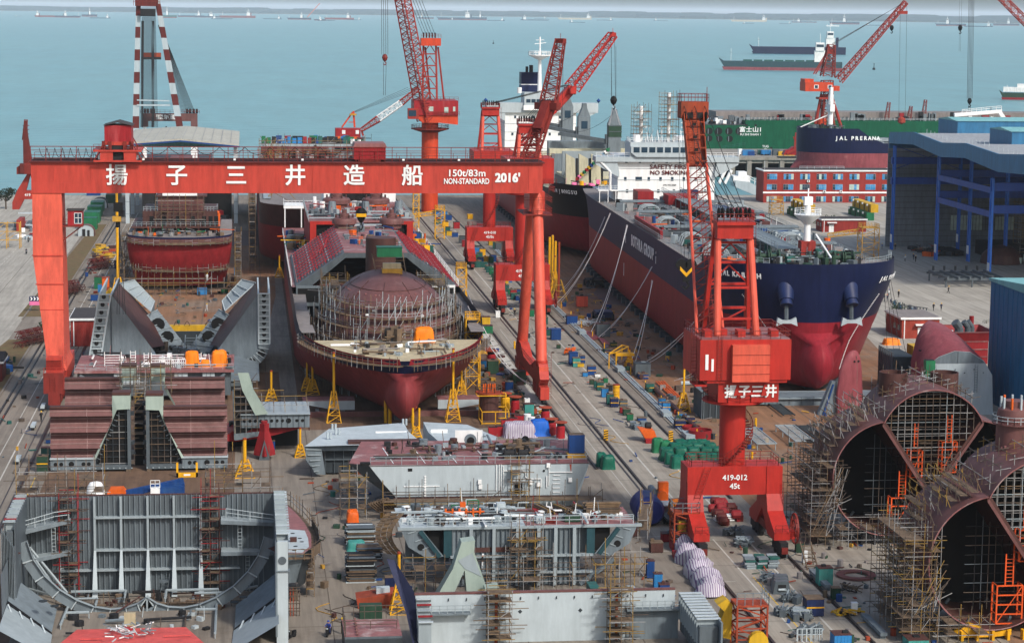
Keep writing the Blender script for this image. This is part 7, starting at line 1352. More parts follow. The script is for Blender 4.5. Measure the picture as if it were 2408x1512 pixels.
for (x0,x1),(w0,w1) in (((318.5,326),(3.0,1.9)),((428,366),(3.0,2.2))):
 m=MB();yy=[330,302,274,248,222,196,170,143,117,90,64,38,10,-20]
 for i in range(13):
  f0,f1=(330-yy[i])/350,(330-yy[i+1])/350;a,b_=P(x0+(x1-x0)*f0,yy[i]),P(x0+(x1-x0)*f1,yy[i+1]);w=w0+(w1-w0)*f0;w2=w0+(w1-w0)*f1;m.m(_M if i%2 else _d)
  m.add([a+Vector((-w/2,0,0)),a+Vector((w/2,0,0)),b_+Vector((w2/2,0,0)),b_+Vector((-w2/2,0,0)),a+Vector((-w/2,2.4,0)),a+Vector((w/2,2.4,0)),b_+Vector((w2/2,2.4,0)),b_+Vector((-w2/2,2.4,0))],[(0,1,2,3),(7,6,5,4),(1,5,6,2),(4,0,3,7)])
 m.build('leg',t)
m=MB(_M);m.box(P(318,0).x,P(372,0).x,Y-2,Y+4,P(0,12).z,P(0,-22).z);m.m(_a).box(P(330,0).x,P(366,0).x,Y-2.5,Y-2,P(0,36).z,P(0,18).z);m.m(_l).rails([P(314,14,-2),P(376,14,-2)],3,2,.12);m.m(_A).box(P(334,0).x,P(377,0).x,Y,Y+2,P(0,132).z,P(0,122).z);m.m(_a).box(P(334,0).x,P(377,0).x,Y-.2,Y+2,P(0,138).z,P(0,132).z);m.m(_d).bar(P(322,236),P(398,238),.4).bar(P(322,248),P(400,248),.5);m.build('cross_beam',t)
m=MB(_a);q=random.Random(2)
for k in range(4):a=P(333+k*1.6,50);m.bar(a,P(331+k*1.6,300),.16)
for k in range(4):a=P(357+k*1.6,50);m.bar(a,P(357+k*1.6,300),.16)
for k in range(22):m.bar(P(334+k*1.5,40),P(331+k*1.9,300),.1)
for k in range(12):m.bar(P(372+k*.5,60,6),P(430+k*2.8,272,12),.13)
m.build(_Z,t)
m=MB(_E);p0,p1=P(335,262,8),P(464,262,8);m.box(p0 .x,p1 .x,Y+8,Y+12,P(0,286).z,P(0,268).z);m.box(p0 .x,p0 .x+2.4,Y+8,Y+12,P(0,300).z,P(0,286).z).box(p1 .x-3,p1 .x,Y+8,Y+12,P(0,300).z,P(0,286).z);m.m(_i);[m.lathe([(1,-.5),(1,.5)],(P(x,0,8).x,Y+10,P(0,262).z),12,'x') for x in (337,344,352,358,437,444,453,460)];m.m(_l).rails([(p0 .x-1,Y+8,P(0,268).z),(p1 .x+1,Y+8,P(0,268).z)],1.6,2.2,.08);fb=m.build('rear_frame',t)
text('鹽城',2.4,(P(383,277).x,Y+7.9,P(0,277).z),0,_c,_I,fb,.03,sx=1.5);text('國',2.4,(P(405,277).x,Y+7.9,P(0,277).z),0,_c,_I,fb,.03)
m=MB(_n);m.box(p0 .x-6,p1 .x+6,Y-10,Y+50,-5.4,0.5);m.m(_c).box(p0 .x,p0 .x+1.6,Y+8,Y+12,0,P(0,300).z).box(p1 .x-3,p1 .x-.2,Y+8,Y+12,0,P(0,300).z);m.m(_a).bar(P(375,314),P(392,298),.4);m.build('barge',t)
Y=985;t=thing(By,'orange-red crane on splayed lattice legs with long boom, behind the moored navy ship',_2,(262,Y,0));P=lambda x,y,d=0:Vector(pl((x,y),Y+d))
m=MB(_L)
for x0,x1 in ((1916,1932),(1930,1940),(1962,1946),(1978,1954)):m.bar(P(x0,300),P(x1,222),.75,8)
m.m(_l).lattice(P(1945,300),P(1945,190),4.5,4.5,4.5,4.5,8,.3,.18,(0,1,0));m.m(_L).box(P(1929,0).x,P(1958,0).x,Y-3,Y+3,P(0,223).z,P(0,218).z);m.m(Ab).cyl(P(1941,0).x,Y,0,P(0,270).z,2.2,12);m.build('portal',t)
m=MB(Ab);m.box(P(1893,0).x,P(1958,0).x,Y-5,Y+5,P(0,203).z,P(0,181).z);m.box(P(1893,0).x,P(1914,0).x,Y-4,Y+4,P(0,181).z,P(0,173).z);m.box(P(1958,0).x,P(1977,0).x,Y-3,Y+3,P(0,202).z,P(0,190).z)
for x in (1919,1951):m.m(_c).box(P(x,0).x-1,P(x,0).x+1,Y-5.1,Y-5,P(0,196).z,P(0,187).z);m.m(_O).box(P(x,0).x-.7,P(x,0).x+.7,Y-5.15,Y-5.1,P(0,195).z,P(0,188).z)
m.build(_7,t)
m=MB(_l);m.lattice(P(1946,181),P(1955,106),5.5,5,3,2.6,7,.4,.2,(0,1,0));m.m(_L).bar(P(1913,175),P(1952,110),.35).bar(P(1918,175),P(1953,112),.3).box(P(1949,0).x,P(1960,0).x,Y-1.5,Y+1.5,P(0,112).z,P(0,101).z);m.build(A6,t)
m=MB(_L);m.lattice(P(1972,190),P(2130,6),3.2,3,2,1.8,24,.28,.16,(0,1,.2));m.box(P(2112,0).x,P(2134,0).x,Y-1,Y+1,P(0,12).z,P(0,4).z);m.build(_W,t)
m=MB(_Z);[m.bar(P(1957,103+i*1.5),P(2116+i*3,13-i*2),.08) for i in range(4)];rope_fan(m,P(2125,10),P(2121,282),2,3,.07);m.build(Ak,t)
m=MB(AY).lathe([(.1,-1.8),(1.8,-.9),(1.8,.9),(.1,1.8)],tuple(P(2120,284)),10);m.build(AJ,t)
t=thing('crane_boom','red lattice crane boom entering at the top right corner',_2,pl((2400,30),900));MB(_L).lattice(pl((2352,-8),900),pl((2470,110),900),3,2.6,3.4,3,14,.26,.14).build(_W,t)
hook(AQ,'black crane hook on a long bunch of ropes above the blue hall roof',pl((2285,-30),880),pl((2280,238),880),_i,1.6,5,pl((2280,262),880))
hook(AQ,'small black crane hook dangling over the river near the top right corner',pl((2259,-30),900),pl((2258,66),900),_i,.7,2,pl((2257,122),900))
hook(AQ,'tiny dark hook hanging from the long boom by the moored navy ship',pl((2097,60),983),pl((2097,66),983),_i,.5,1)
h=hook(AQ,'black hook carrying a grey crate on slings beside the grey deck cranes',pl((1443,110),612),pl((1443,236),612),_i,1.0,2)
cr=Vector(pl((1445,312),612));m=MB(AV);[m.bar(Vector(pl((1443,242),612)),cr+Vector((sx*1.6,sy,2)),.04) for sx in (-1,1) for sy in (-1,1)];m.build('sling',h)
m=MB(_u).box(cr.x-1.8,cr.x+1.8,cr.y-1.2,cr.y+1.2,cr.z-1.4,cr.z+2);m.m(_e);[m.box(cr.x-1.9,cr.x+1.9,cr.y-1.25,cr.y-1.2,cr.z+a,cr.z+a+.2) for a in (-1.4,.2,1.8)];tag(m.build('cargo_crate'),'grey-green crate slung from the crane hook over the deck cranes','crate')
t=thing('moored_ship','navy and pink-red ship moored with its bow pointing left, beyond the office',Al,(229,905,0),radians(-86))
m=MB();ed,hf,tz=hull(m,180,15.5,-6,16.6,12.4,Ac,_Y,Lk=30,Ld=20,pd=2.2,bulb=(1.5,5.4,3.4,5),rise=6.0,fcl=22,rake=0,decks=_b);o=bw=m.build(_1,t,smooth=50,world=False)
side_text('JAL PRERANA',24,19.2,1,2.3,_c,.08,step=1.0) if 0 else side_text('JAL PRERANA',12,18.6,1,2.2,_c,.08,step=1.05)
m=MB(_Y);p=Vector((7.5,10,14));m.bar(p,p+Vector((3,-2,-4)),1.8,14,1.1);m.build('hawse_pipe',t,world=False)
m=MB(_c);m.cyl(0,14,20,36,1.1,10);m.box(-2.4,2.4,13,15,29,32);m.rails([(-2.4,13,32),(2.4,13,32),(2.4,15,32)],1.2,1,.1);m.box(-1,1,13.4,14.6,36,39);m.bar((0,0,22),(0,14,28),.25);m.build('foremast',t,world=False)
m=MB(_b);clutter(m,-13,13,30,150,15.6,120,[_b,_f,_e,_o,_c,_d],.6,4,3,111);clutter(m,-8,8,4,18,21.6,60,[_a,_b,_u,_e],.4,2,2,112);[m.m(_f).bar((x,30,17.5),(x,150,17.5),.3) for x in (-4,-2,0,3,12)];m.m(_d).rails([(15,y,15.5) for y in range(26,120,8)],1.2,2,.09);m.build('deck_piping',t,world=False)
t=thing('white_deck_crane','white knuckle-boom crane folded flat above the blue hall roof',_2,pl((2300,300),800));m=MB(_c);P=lambda x,y:Vector(pl((x,y),800));m.bar(P(2244,271),P(2355,262),.9).bar(P(2350,264),P(2364,284),1.0).bar(P(2330,276),P(2362,284),.4).bar(P(2280,272),P(2278,300),.5).bar(P(2284,272),P(2288,300),.3).bar(P(2362,284),P(2362,330),1.2);m.rails([P(2262,267),P(2330,260),P(2355,258)],1.3,2,.1);m.build(_W,t)
t=thing('dock_ship','very long green dock ship with arched openings at its left end along the pier',Al,(230,1075,-5))
m=MB('hull_green');Y=1085;P=lambda x,y:Vector(pl((x,y),Y));xl=P(1655,0).x;x2=P(1760,0).x;m.box(x2,470,Y,Y+30,-8,P(0,276).z);m.box(xl,x2,Y,Y+30,-8,P(0,288).z);m.m(_V).box(P(1702,0).x,470,Y+12,Y+30,P(0,276).z,P(0,262).z+1);m.m(_n).box(xl,x2,Y+.3,Y+26,P(0,288).z,P(0,286).z)
m.m(_i)
for i,(x,y,r) in enumerate(((1668,309,7),(1690,309,7.5),(1714,309,7.5),(1738,309,7.5),(1668,326,6.5),(1692,327,6.5),(1716,327,6.5))):p=P(x,y);m.lathe([(r*.25,-.05),(r*.25,.05)],(p.x,Y-.05,p.z),14,'y');m.m(_e if i%2 else _b).box(p.x-.8,p.x-.4,Y-.14,Y-.1,p.z-1.3,p.z+1.2).m(_i)
m.m(_a);[m.box(P(x,0).x,P(x,0).x+1.2,Y-.04,Y,P(0,y).z,P(0,y).z+.9) for x,y in ((1760,290),(1782,290),(1820,345))];o=m.build(_1,t)
text('富士山1',2.9,tuple(P(1765,306)-Vector((0,.12,0))),0,_c,_I,o,.06,sx=1.15);text('FU SHI SHAN 1',1.5,tuple(P(1765,317)-Vector((0,.12,0))),0,_c,_I,o,.02,sx=1.1);text('TUG',1.6,tuple(P(1800,345)-Vector((0,.12,0))),0,_c,_I,o,.02);m=MB(_c).prism([(P(1800,350).x-.8,P(1800,350).z),(P(1800,350).x+.8,P(1800,350).z),(P(1800,350).x,P(1800,353).z)],'y',Y-.1,Y-.02);m.build('tug_mark',t)
m=MB(_d);q=random.Random(6);z=P(0,276).z
m.rails([(x,Y+.4,z) for x in range(int(x2),465,8)],1.3,3,.1);m.m(_n);[m.cb(x2+i*2,Y+8,z,1.0,1,q.choice((1.2,1.2,1.6))) for i in range(120)]
for i in range(26):m.m(q.choice([_a,_e,_m,_b])).cb(P(q.uniform(1720,2400),0).x,Y+6,z,q.uniform(1,4),2,q.uniform(1.5,4.5))
for x,h in ((2192,8),(2158,5.5),(2105,7)):m.m(_l).lattice((P(x,0).x,Y+8,z),(P(x,0).x+1,Y+8,z+h*1.3),2,2,1.2,1.2,5,.16,.1,(0,1,0))
m.m(_o).rails([P(1700,352),P(1752,344)],1.6,3,.1);clutter(m,xl,x2,Y+1,Y+20,P(0,287).z,60,[_n,_a,_b,_c,_h],.6,4,4,113);m.build('deck_fittings',t)['kind']=_K
t=thing('pier','grey concrete pier on square piles in front of the green dock ship','pier',(240,985,-5))
m=MB('quay');x0,x1=pl((1728,0),990)[0],330;zt=pl((0,364),990)[2];m.box(x0-60,x1,985,1045,zt-1.3,zt);
for i in range(16):x=x0+i*7.6;m.box(x-1,x+1,985.4,988,-9,zt-1.3);m.box(x-.5,x+7,986,987.4,zt-2.8,zt-1.3)
m.m(_i).box(x0-60,x1,992,992.4,-9,zt-1.3);m.build(Ay,t)
q=random.Random(8)
for i,(px,cl,nm,w) in enumerate(((1738,_c,_c,1.6),(1752,_B,Bw,4),(1762,_j,_j,3),(1771,_B,'pale blue',3),(1790,_o,_o,2),(1801,_B,'bright blue',4.5),(1822,_e,'grey',3),(1838,_y,_y,5),(1850,_H,_r,5),(1872,_q,_q,4))):
 p=pl((px,364),1000);b=MB(cl).cb(p[0],1000+q.uniform(-4,6),zt,w,2.4,q.uniform(1.6,3));b.m(_a).cb(p[0],998,zt,w*.4,2,.5);tag(b.build('pier_container'),nm+' container or crate standing on the grey pier before the green ship',Ao,'containers on the pier')
Y=960;P=lambda x,y:Vector(pl((x,y),Y));t=thing('orange_crane_barge','orange-red mobile crane huddled on the pier under the navy ship bow',_2,tuple(P(1890,366)));m=MB(_x);m.prism([(P(x,y).x,P(x,y).z) for x,y in ((1838+4,365),(1886,365),(1886,350),(1876,345),(1866,346),(1858,352),(1848,354))],'y',Y,Y+4);m.m(_L).bar(P(1868,352),P(1872,312),.5).bar(P(1876,350),P(1866,322),.3).bar(P(1850,362),P(1880,348),.6);m.m(_a).box(P(1842,0).x,P(1886,0).x,Y,Y+4,P(0,368).z,P(0,365).z);m.build(_3,t)
t=thing('small_vessel','small white vessel with a flared bow bulwark in the basin left of the office','boat',(170,850,-5));Y=850;P=lambda x,y:Vector(pl((x,y),Y));m=MB(_d);m.prism([(P(x,y).x,P(x,y).z) for x,y in ((1728,424),(1760,428),(1812,452),(1815,465),(1790,466),(1728,440))],'y',Y-1,Y+8);m.m(_c).box(P(1735,0).x,P(1775,0).x,Y,Y+8,P(0,428).z,P(0,412).z).rails([P(1762,428),P(1812,450)],2.2,2.2,.14);m.box(P(1748,0).x,P(1768,0).x,Y+1,Y+6,P(0,412).z,P(0,402).z);[m.bar(P(1690+i*14,432),P(1706+i*14,400),.8) for i in range(2)];m.build(_1,t)
# ---------------- ships on the river ----------------
def far_ship(label,px,py,lpx,hc=_J,bow=-1,house=.85,hh=1.0,low=False,rc=Aw,dx=0,hold=None,mast=True,group=None,rot=0.):
 x,y,z=G(px,py,-5);k=hypot(x,y)/FOC;L=lpx*k;t=thing('cargo_ship' if not low else 'river_barge',label,Al if not low else 'barge',(x,y,-5),atan2(-x,y)+rot,group)
 dp=L*(.06 if not low else .034)*hh;w=L*.075
 m=MB(rc);s=bow
 def H(z0,z1,c):m.m(c).prism([(-s*L/2,z0),(-s*L/2,z1),(s*L*.46,z1),(s*L*(.5 if z1>dp*.6 else .47),z1+(dp*.35 if z1>dp*.6 else 0)),(s*L*.455,z0)][::s],'y',-w,w)
 if not low:H(-.5,dp*.35,rc);H(dp*.35,dp,hc)
 else:H(-.5,dp,hc)
 m.build(_1,t,world=False)
 hx=s*L*(.5-house);m=MB(Ah);b=L*.045
 m.box(hx-b,hx+b,-w*.9,w*.9,dp,dp+L*.075*hh);m.box(hx-b*.8,hx+b*.7,-w,w,dp+L*.075*hh,dp+L*.13*hh);m.m(_O).box(hx-b*.7,hx+b*.6,-w-.2,-w,dp+L*.1*hh,dp+L*.118*hh);m.m(hc).box(hx-s*b*1.6-b*.3,hx-s*b*1.6+b*.3,-w*.3,w*.3,dp,dp+L*.08*hh);m.m(Ah).bar((hx,0,dp+L*.12*hh),(hx,0,dp+L*.19*hh),max(.3,k*.5));m.build(AK,t,world=False)
 if mast:m=MB(Ah).bar((s*L*.4,0,dp),(s*L*.4,0,dp+L*.1),max(.25,k*.45));m.m(_a).bar((s*L*.4-L*.012,0,dp+L*.07),(s*L*.4+L*.012,0,dp+L*.07),max(.25,k*.4));m.build('mast',t,world=False)
 if hold:m=MB(hold);[m.box(-L*.3+i*L*.085,-L*.3+i*L*.085+L*.07,-w*.7,w*.7,dp,dp+L*.012) for i in range(8)];m.build('hatch_covers',t,world=False)
 return t
far_ship('teal-hulled cargo ship with red waterline under way, nearest on the open river',1834,166,284,AW,-1,.82,1.2,rc=Ac,hold=_o,rot=.02)
far_ship('long dark navy cargo ship just beyond the teal-hulled one',1874,128,222,_Y,-1,.84,1.25,rc=_Y,rot=.04)
t=far_ship('white and green ferry-like ship cut by the right edge',2440,236,172,_u,-1,.62,1.5,rc=_m)
m=MB(Ah);k=2.0;m.box(-30,44,-5,5,7,11).box(-18,40,-4,4,11,14).bar((6,0,14),(6,0,26),.3);m.build('deckhouse',t,world=False)
far_ship('rusty red tanker, leftmost of the anchored ships',112,41,60,Aw,-1,.12,1.0,rc=Aw)
far_ship('small grey ship with a white bridge, overlapping the leftmost red tanker',160,42,60,_J,1,.6,1.1)
far_ship('blunt white-topped ship seen end on, left of the floating crane',211,40,36,_J,1,.5,2.2)
far_ship('tall white bridge ship just right of the floating crane legs',393,43,44,_o,-1,.5,2.4)
for i,(px,py,l,c,b) in enumerate(((448,41,62,_J,-1),(482,42,52,_J,-1),(510,42,50,_J,1),(558,43,84,Aw,-1))):
 far_ship(['leftmost ship, blue, of the anchored cluster right of the floating crane','second ship, blue, of the anchored cluster right of the floating crane','third ship, blue with mid bridge, of the cluster right of the floating crane','longest ship, rust red, ending the cluster right of the floating crane'][i],px,py,l,c,b,.8)
far_ship('blue ship with a raised derrick left of the tallest crane',703,47,56,_J,-1,.6,1.2)
t=thing('river_derrick','slanted pale derrick boom of a floating crane far out on the river','derrick',G(722,42,-5));a=Vector(G(722,42,-5));MB(_q).bar(a,a+Vector((90,0,100)),3.5,4).build(_W,t)
far_ship('short dark ship overlapping a long red one, left of the tallest crane',752,49,28,_Y,-1,.5,1.6)
far_ship('long pinkish red ship with white bridge, left of the tallest crane',797,47,70,Aw,-1,.8,1.0)
far_ship('small white-topped ship half hidden by the tallest crane boom',1000,45,40,_J,-1,.3,1.4)
far_ship('very long blue and red ship just right of the tallest crane',1085,48,118,_J,-1,.62,.8)
far_ship('grey ship with a white tower bridge, right end of the long blue ship',1125,46,40,_J,-1,.6,1.8)
far_ship('pale rusty ship far out near the middle of the horizon',1351,47,80,Ax,-1,.9,.8,rc=Ax)
far_ship('long low cream ship near the far bank, right of centre',1760,52,84,Ax,-1,.92,.8,rc=Ax)
far_ship('blue ship by the far bank, right of the long cream ship',1890,54,60,_J,-1,.3,.7)
far_ship('bluish ship cluster by the far bank behind the quay crane rope',1985,58,70,_J,-1,.5,1.3)
far_ship('small bright white boat before the bluish ship by the far bank',1958,63,30,Ah,-1,.4,1.3,rc=Ah)
far_ship('grey-blue ship by the far bank near the right edge',2235,62,70,_J,-1,.4,1.2)
far_ship('last blue ship by the far bank at the right edge',2365,61,60,_J,-1,.6,1.2)
BG='low barges far out on the river'
for i,(px,py,l,lab) in enumerate(((44,39,16,'tiny dark barge at the far left of the river'),(235,44,48,'low grey barge right of the end-on white ship'),(522,46,50,'low dark barge below the cluster of anchored ships'),(640,46,44,'low dark barge right of the cluster of anchored ships'),(768,50,40,'thin dark barge below the pinkish red ship'),(832,48,34,'thin dark barge right of the pinkish red ship'),(1074,48,30,'thin barge below the long blue and red ship'),(1166,50,42,'low blue barge right of the long blue ship'),(1258,49,68,'long blue-grey barge left of the pale rusty ship'),(1270,45,30,'thin barge behind the long blue-grey barge'),(1358,54,38,'pale low barge below the pale rusty ship'),(1422,49,40,'dark low barge right of the pale rusty ship'),(1554,50,34,'lone low barge in the middle of the river'),(1685+62,56,1,''),(1760,57,28,'low blue barge below the long cream ship'),(1846,57,28,'small barge between the cream ship and the blue one'),(2055,61,40,'thin barge left of the quay crane boom'),(2300,64,66,'long thin barge right of the hanging ropes'))):
 if lab:far_ship(lab,px,py,l,_J,-1 if i%2 else 1,.85,.9,True,mast=False,group=BG)
for px,py,s_,lab in ((2055,165,9,'dark channel buoy on the water right of the quay crane'),(1740,104,5,'tiny dark buoy near the middle of the river')):
 if px==1740:px=1160;py=104
 p=G(px,py,-5);k=hypot(p[0],p[1])/FOC*s_;MB(_a).lathe([(k*.38,0),(k*.38,k*.45),(k*.1,k*.55),(k*.08,k*1.4),(k*.2,k*1.5),(.01,k*1.7)],p,10).build('buoy');tag(bpy.data.objects['buoy' if px==2055 else 'buoy.001'],lab,'buoy')
 # ---------------- lockers, stands, covers and people about the yard ----------------
def mpp(px,py):p=G(px,py);return hypot(p[0],p[1])/FOC
CN={_j:_j,_B:Bw,_F:'dark navy',_o:_o,Af:'pale teal',_t:_t,_u:'dark green',_e:'grey',_b:'pale grey',_y:_y,_r:_r,_x:'red',_q:_q,_a:'blackish',_c:_c,_m:_M,_k:'rusty brown',_R:'salmon'}
LG='tool lockers and bins along the crane runway'
def locker(px,py,w,h,c,where,lid=_h,stripe=False,dz=1.0,gp=None,rz=0.,kind=Am,z=0.):
 """px, py: middle of the foot of its near face; w, h: its size in photo pixels"""
 k=mpp(px,py);x,y,_=G(px,py,z);W,H=w*k,h*k*.93;D=W*dz;q=random.Random(int(px*7+py))
 t=thing(kind,CN.get(c,c)+' '+where,{Am:An}.get(kind,Ao),(x,y+D/2,z),rz,gp);m=MB(c).box(-W/2,W/2,-D/2,D/2,.08,H)
 for i in range(1,5):m.box(-W/2+W*i/5-.03,-W/2+W*i/5+.03,-D/2-.03,-D/2,.15,H-.1);m.box(W/2,W/2+.03,-D/2+D*i/5-.03,-D/2+D*i/5+.03,.15,H-.1);m.box(-W/2-.03,-W/2,-D/2+D*i/5-.03,-D/2+D*i/5+.03,.15,H-.1)
 m.m(_a).box(-W/2+.1,-W/2+.3,-D/2,D/2,0,.08).box(W/2-.3,W/2-.1,-D/2,D/2,0,.08);m.build(_3,t,world=False)
 l_=MB(lid).box(-W/2-.05,W/2+.05,-D/2-.05,D/2+.05,H,H+.06);
 if q.random()<.5:l_.m(q.choice([_a,_h,_b,'rust_' if 0 else _k])).cb(q.uniform(-.3,.3)*W,q.uniform(-.2,.2)*D,H+.06,W*.3,D*.3,q.uniform(.1,.35))
 l_.build('lid',t,world=False)
 if stripe:MB(_r).box(-W/2-.035,W/2+.035,-D/2-.045,-D/2-.035,H*.5,H*.58).build('stripe',t,world=False)
 return t
E1=lambda cx,cy:((1900+cx/1.9286)/1.5,(1150+cy/1.9286)/1.5)
E2=lambda cx,cy:((1650+cx/2.17)/1.5,(850+cy/2.17)/1.5)
ab='between the white line and the second crane rail'
for cx,cy,w,h,c,wh,st in ((36,55,24,44,_o,'locker, back left of the lockers beside the tall bright blue crate',0),(68,68,42,48,_o,'locker just left of the big bright blue crate near the gantry leg',0),(120,97,66,80,_j,'crate, tall and bright, beside the gantry leg lockers',0),(137,155,26,30,_u,'small bin alone below the bright blue crate',0),(238,266,58,92,_j,'crate, tall and ribbed, next to the orange heap',0),(259,281,50,68,Af,'locker in front of the tall ribbed blue crate',1),(298,256,36,58,_j,'locker right of the pale teal one by the orange heap',1),(287,281,44,28,_y,'low box between the pale teal locker and the white bags',0),(363,336,56,68,_j,'locker with yellow band, alone past the white bags',1),(318,346,34,32,_B,'low box left of the lone banded blue locker',0),(402,350,36,26,_c,'little box right of the lone banded blue locker',0),(364,400,30,38,_u,'bin, leftmost of the green group',0),(396,424,34,56,_o,'locker, middle back of the green group',0),(421,441,44,64,_o,'locker, front of the green group with yellow band',1),(457,388,30,36,_t,'bin, right back of the green group',0),(453,486,46,66,_B,'locker left of the two stacked yellow drums',0),(484,444,40,46,_a,'bin heaped with scrap behind the stacked yellow drums',0),(488,536,46,78,_o,'locker just below the stacked yellow drums',0),(517,554,54,66,_F,'locker with yellow band below the stacked yellow drums',1),(580,548,50,46,_e,'locker with yellow band right of the banded navy locker',1),(576,594,42,46,_m,'bin filled with rags below the banded grey locker',0),(602,611,50,50,_u,'skip right of the rag bin',0),(624,642,42,46,_t,'bin topped with white sacks near the grey pallets',0),(705,648,58,24,_j,'flat box behind the grey pallet stacks',0)):
 locker(*E1(cx,cy),w/2.893,h/2.893,c,wh,_h if c!=_j or h<75 else _j,st,1.0,LG)
for cx,cy,w,h,c,wh in ((870,586,52,70,_B,'locker, front of the pair beside the tall yellow stand on the right berth'),(842,548,44,60,_B,'locker, back of the pair beside the tall yellow stand on the right berth'),(977,636,56,44,_B,'locker above the navy pair near the red rings'),(966,702,72,64,_F,'locker, left of the navy pair near the red rings'),(1034,668,60,50,_F,'locker, right of the navy pair near the red rings'),(715,362,66,36,_j,'low locker against the big grey container on the right berth'),(760,452,56,66,_o,'locker under the bundle of mooring hoses'),(512,142,44,32,_u,'locker on the yellow pipe frame'),(458,150,34,24,_j,'box by the yellow pipe frame'),(478,190,56,30,_F,'low box under the yellow pipe frame')):
 locker(*E1(cx,cy),w/2.893,h/2.893,c,wh,_h,_r in wh or An in wh,1.0)
locker(*E1(710,345),105/2.893,96/2.893,_e,'container, large and square, on the right berth by the mooring hoses',_n,0,1.0,kind=Ao)
for cx,cy,w,h,c,wh in ((800,640,82,72,_j,'locker beside the white scrap heap on the right berth'),(1040,736,106,108,_e,'container, dark and square, under the farther mooring ropes'),(878,506,82,90,_R,'cargo container by the wet patch under the tanker')):locker(*E2(cx,cy),w/3.255,h/3.255,c,wh,_k,0,.8,kind=Ao if Ao in wh else Am)
q=random.Random(15);FG_='far lockers in rows along the crane runway'
far=[(52,92),(70,112),(92,135),(60,150),(98,170),(140,165),(180,170),(200,160),(82,205),(130,205),(150,225),(165,245),(185,262),(200,280),(292,330),(318,320),(298,392),(328,415),(352,430),(382,415),(355,452),(388,458),(405,440),(415,480),(490,580),(580,690),(592,640),(615,726),(586,610)]
for i,(cx,cy) in enumerate(far):
 c=q.choice([_j,_B,_o,_t,_u,_j,_o]) if (cx,cy) not in ((140,165),(352,430),(292,330)) else {(140,165):_r,(352,430):_x,(292,330):_y}[(cx,cy)]
 locker(*E2(cx,cy),q.uniform(34,48)/3.255,q.uniform(40,62)/3.255,c,'locker in the far runway rows by the numbered portal cranes',_h if q.random()<.5 else c,0,1.0,FG_)
for i in range(46):
 y=545+i*4.6+q.uniform(-1,1);x=q.choice([62.6,64.2,66.8,73.2,75])+q.uniform(-.5,.5);c=q.choice([_j,_B,_o,_u,_j,_e,_x] if i%6 else [_r,_y]);w,h=q.uniform(1.4,2.2),q.uniform(1.2,2.2)
 t=thing(Am,CN[c]+' locker in the far runway rows by the numbered portal cranes',An,(x,y,0),q.uniform(-.1,.1),FG_);MB(c).box(-w/2,w/2,-.8,.8,0,h).build(_3,t,world=False);MB(q.choice([_h,c,_a])).box(-w/2-.05,w/2+.05,-.85,.85,h,h+.07).build('lid',t,world=False)
for px,py,w,h,c,wh in ((366,872/1.0-519+0,1,1,'',''),(275,632,12,20,_F,'locker by the left berth track near the slung hook'),(231,680,18,30,_t,'bin behind the blue locker left of the U-shaped block'),(238,688,15,20,_B,'locker in front of the green bin left of the U-shaped block'),(222,708,17,16,_j,'locker behind the left wall top of the U-shaped block'),(475,694,22,19,_B,'bin on the ground before the red stern block'),(528,690,16,11,_t,'low bin right of the light blue bin by the stern block'),(558,648,14,20,_B,'bin at the right side of the red stern block'),(100,1110,26,40,_u,'cabinet with yellow band at the left foot of the corrugated bulkheads'),(108,1085,22,34,_o,'cabinet behind the dark green one left of the corrugated bulkheads'),(115,1043,14,10,_j,'crate behind the cabinets left of the corrugated bulkheads'),(642,1068,9,34,_j,'cabinet behind the red bollard base'),(918,1388,24,34,_F,'cabinet by the plank stacks beside the ribbed block'),(1942,1378,34,46,Af,'tall cabinet with rusty top right of the crane, near the flat ring'),(1967,1410,20,30,_u,'cabinet with rusty lid near the yellow scrap heap'),(1917,1450,42,46,_F,'container with yellow band on the near runway'),(1982,1525,42,36,_B,'skip with pale lid at the bottom of the near runway'),(2160,1530,50,28,Af,'twin cabinet at the bottom edge right'),(1530,1360,18,46,_j,'front bin of three beside the ribbed block end'),(1548,1385,20,40,_B,'middle bin of three beside the ribbed block end'),(1563,1405,24,34,_j,'nearest bin of three beside the ribbed block end'),(1490,1262,26,34,_k,'box under the purple-blue tarpaulin drum'),(1545,1300,30,26,_k,'bin left of the rusty staging by the crane leg'),(1570,1275,26,22,_m,'crate beyond the rusty staging by the crane leg'),(1880,1300,16,26,_u,'box behind the big cable reel of the near crane'),(1147,785,24,20,_t,'skip on the yellow tower landing right of the gas carrier'),(1143,768,20,24,_y,'machine box on the landing right of the gas carrier'),(1200,948,18,26,_u,'gas bottle rack by the yellow frame'),(1245,978,22,30,Af,'small hut-roofed locker above the blue tarpaulin'),(1135,865,18,18,_B,'bin beside the yellow lattice tower'),(1160,880,26,34,_u,'scrap-filled bin beside the yellow lattice tower'),(1222,905,30,34,_u,'large bin at the foot of the hinged gantry leg'),(1198,918,18,22,_j,'bin before the large dark green bin by the gantry leg')):
 if c:locker(px,py,w,h,c,wh,_k if q.random()<.5 else _h,'band' in wh)
for px,py,w,h,wh in ((1893,1325,11,32,'cabinet, first slim white one right of the near crane'),(2010,1447,13,32,'cabinet, second slim white one near the bottom right staging'),(1171,748,10,17,'cabinet beside the runway right of the gas carrier'),(1240,960,12,24,'cabinet at the foot of the hinged gantry leg'),(1548,772,10,18,'cabinet by the hose trench on the right berth'),(1650,745,10,16,'cabinet on the trench near the pipe bundles'),(1620,840,12,18,'cabinet beside the yellow pipe frame'),(1735,1035,12,20,'cabinet near the light blue pair of lockers')):locker(px,py,w,h,_c,wh,_c,0)
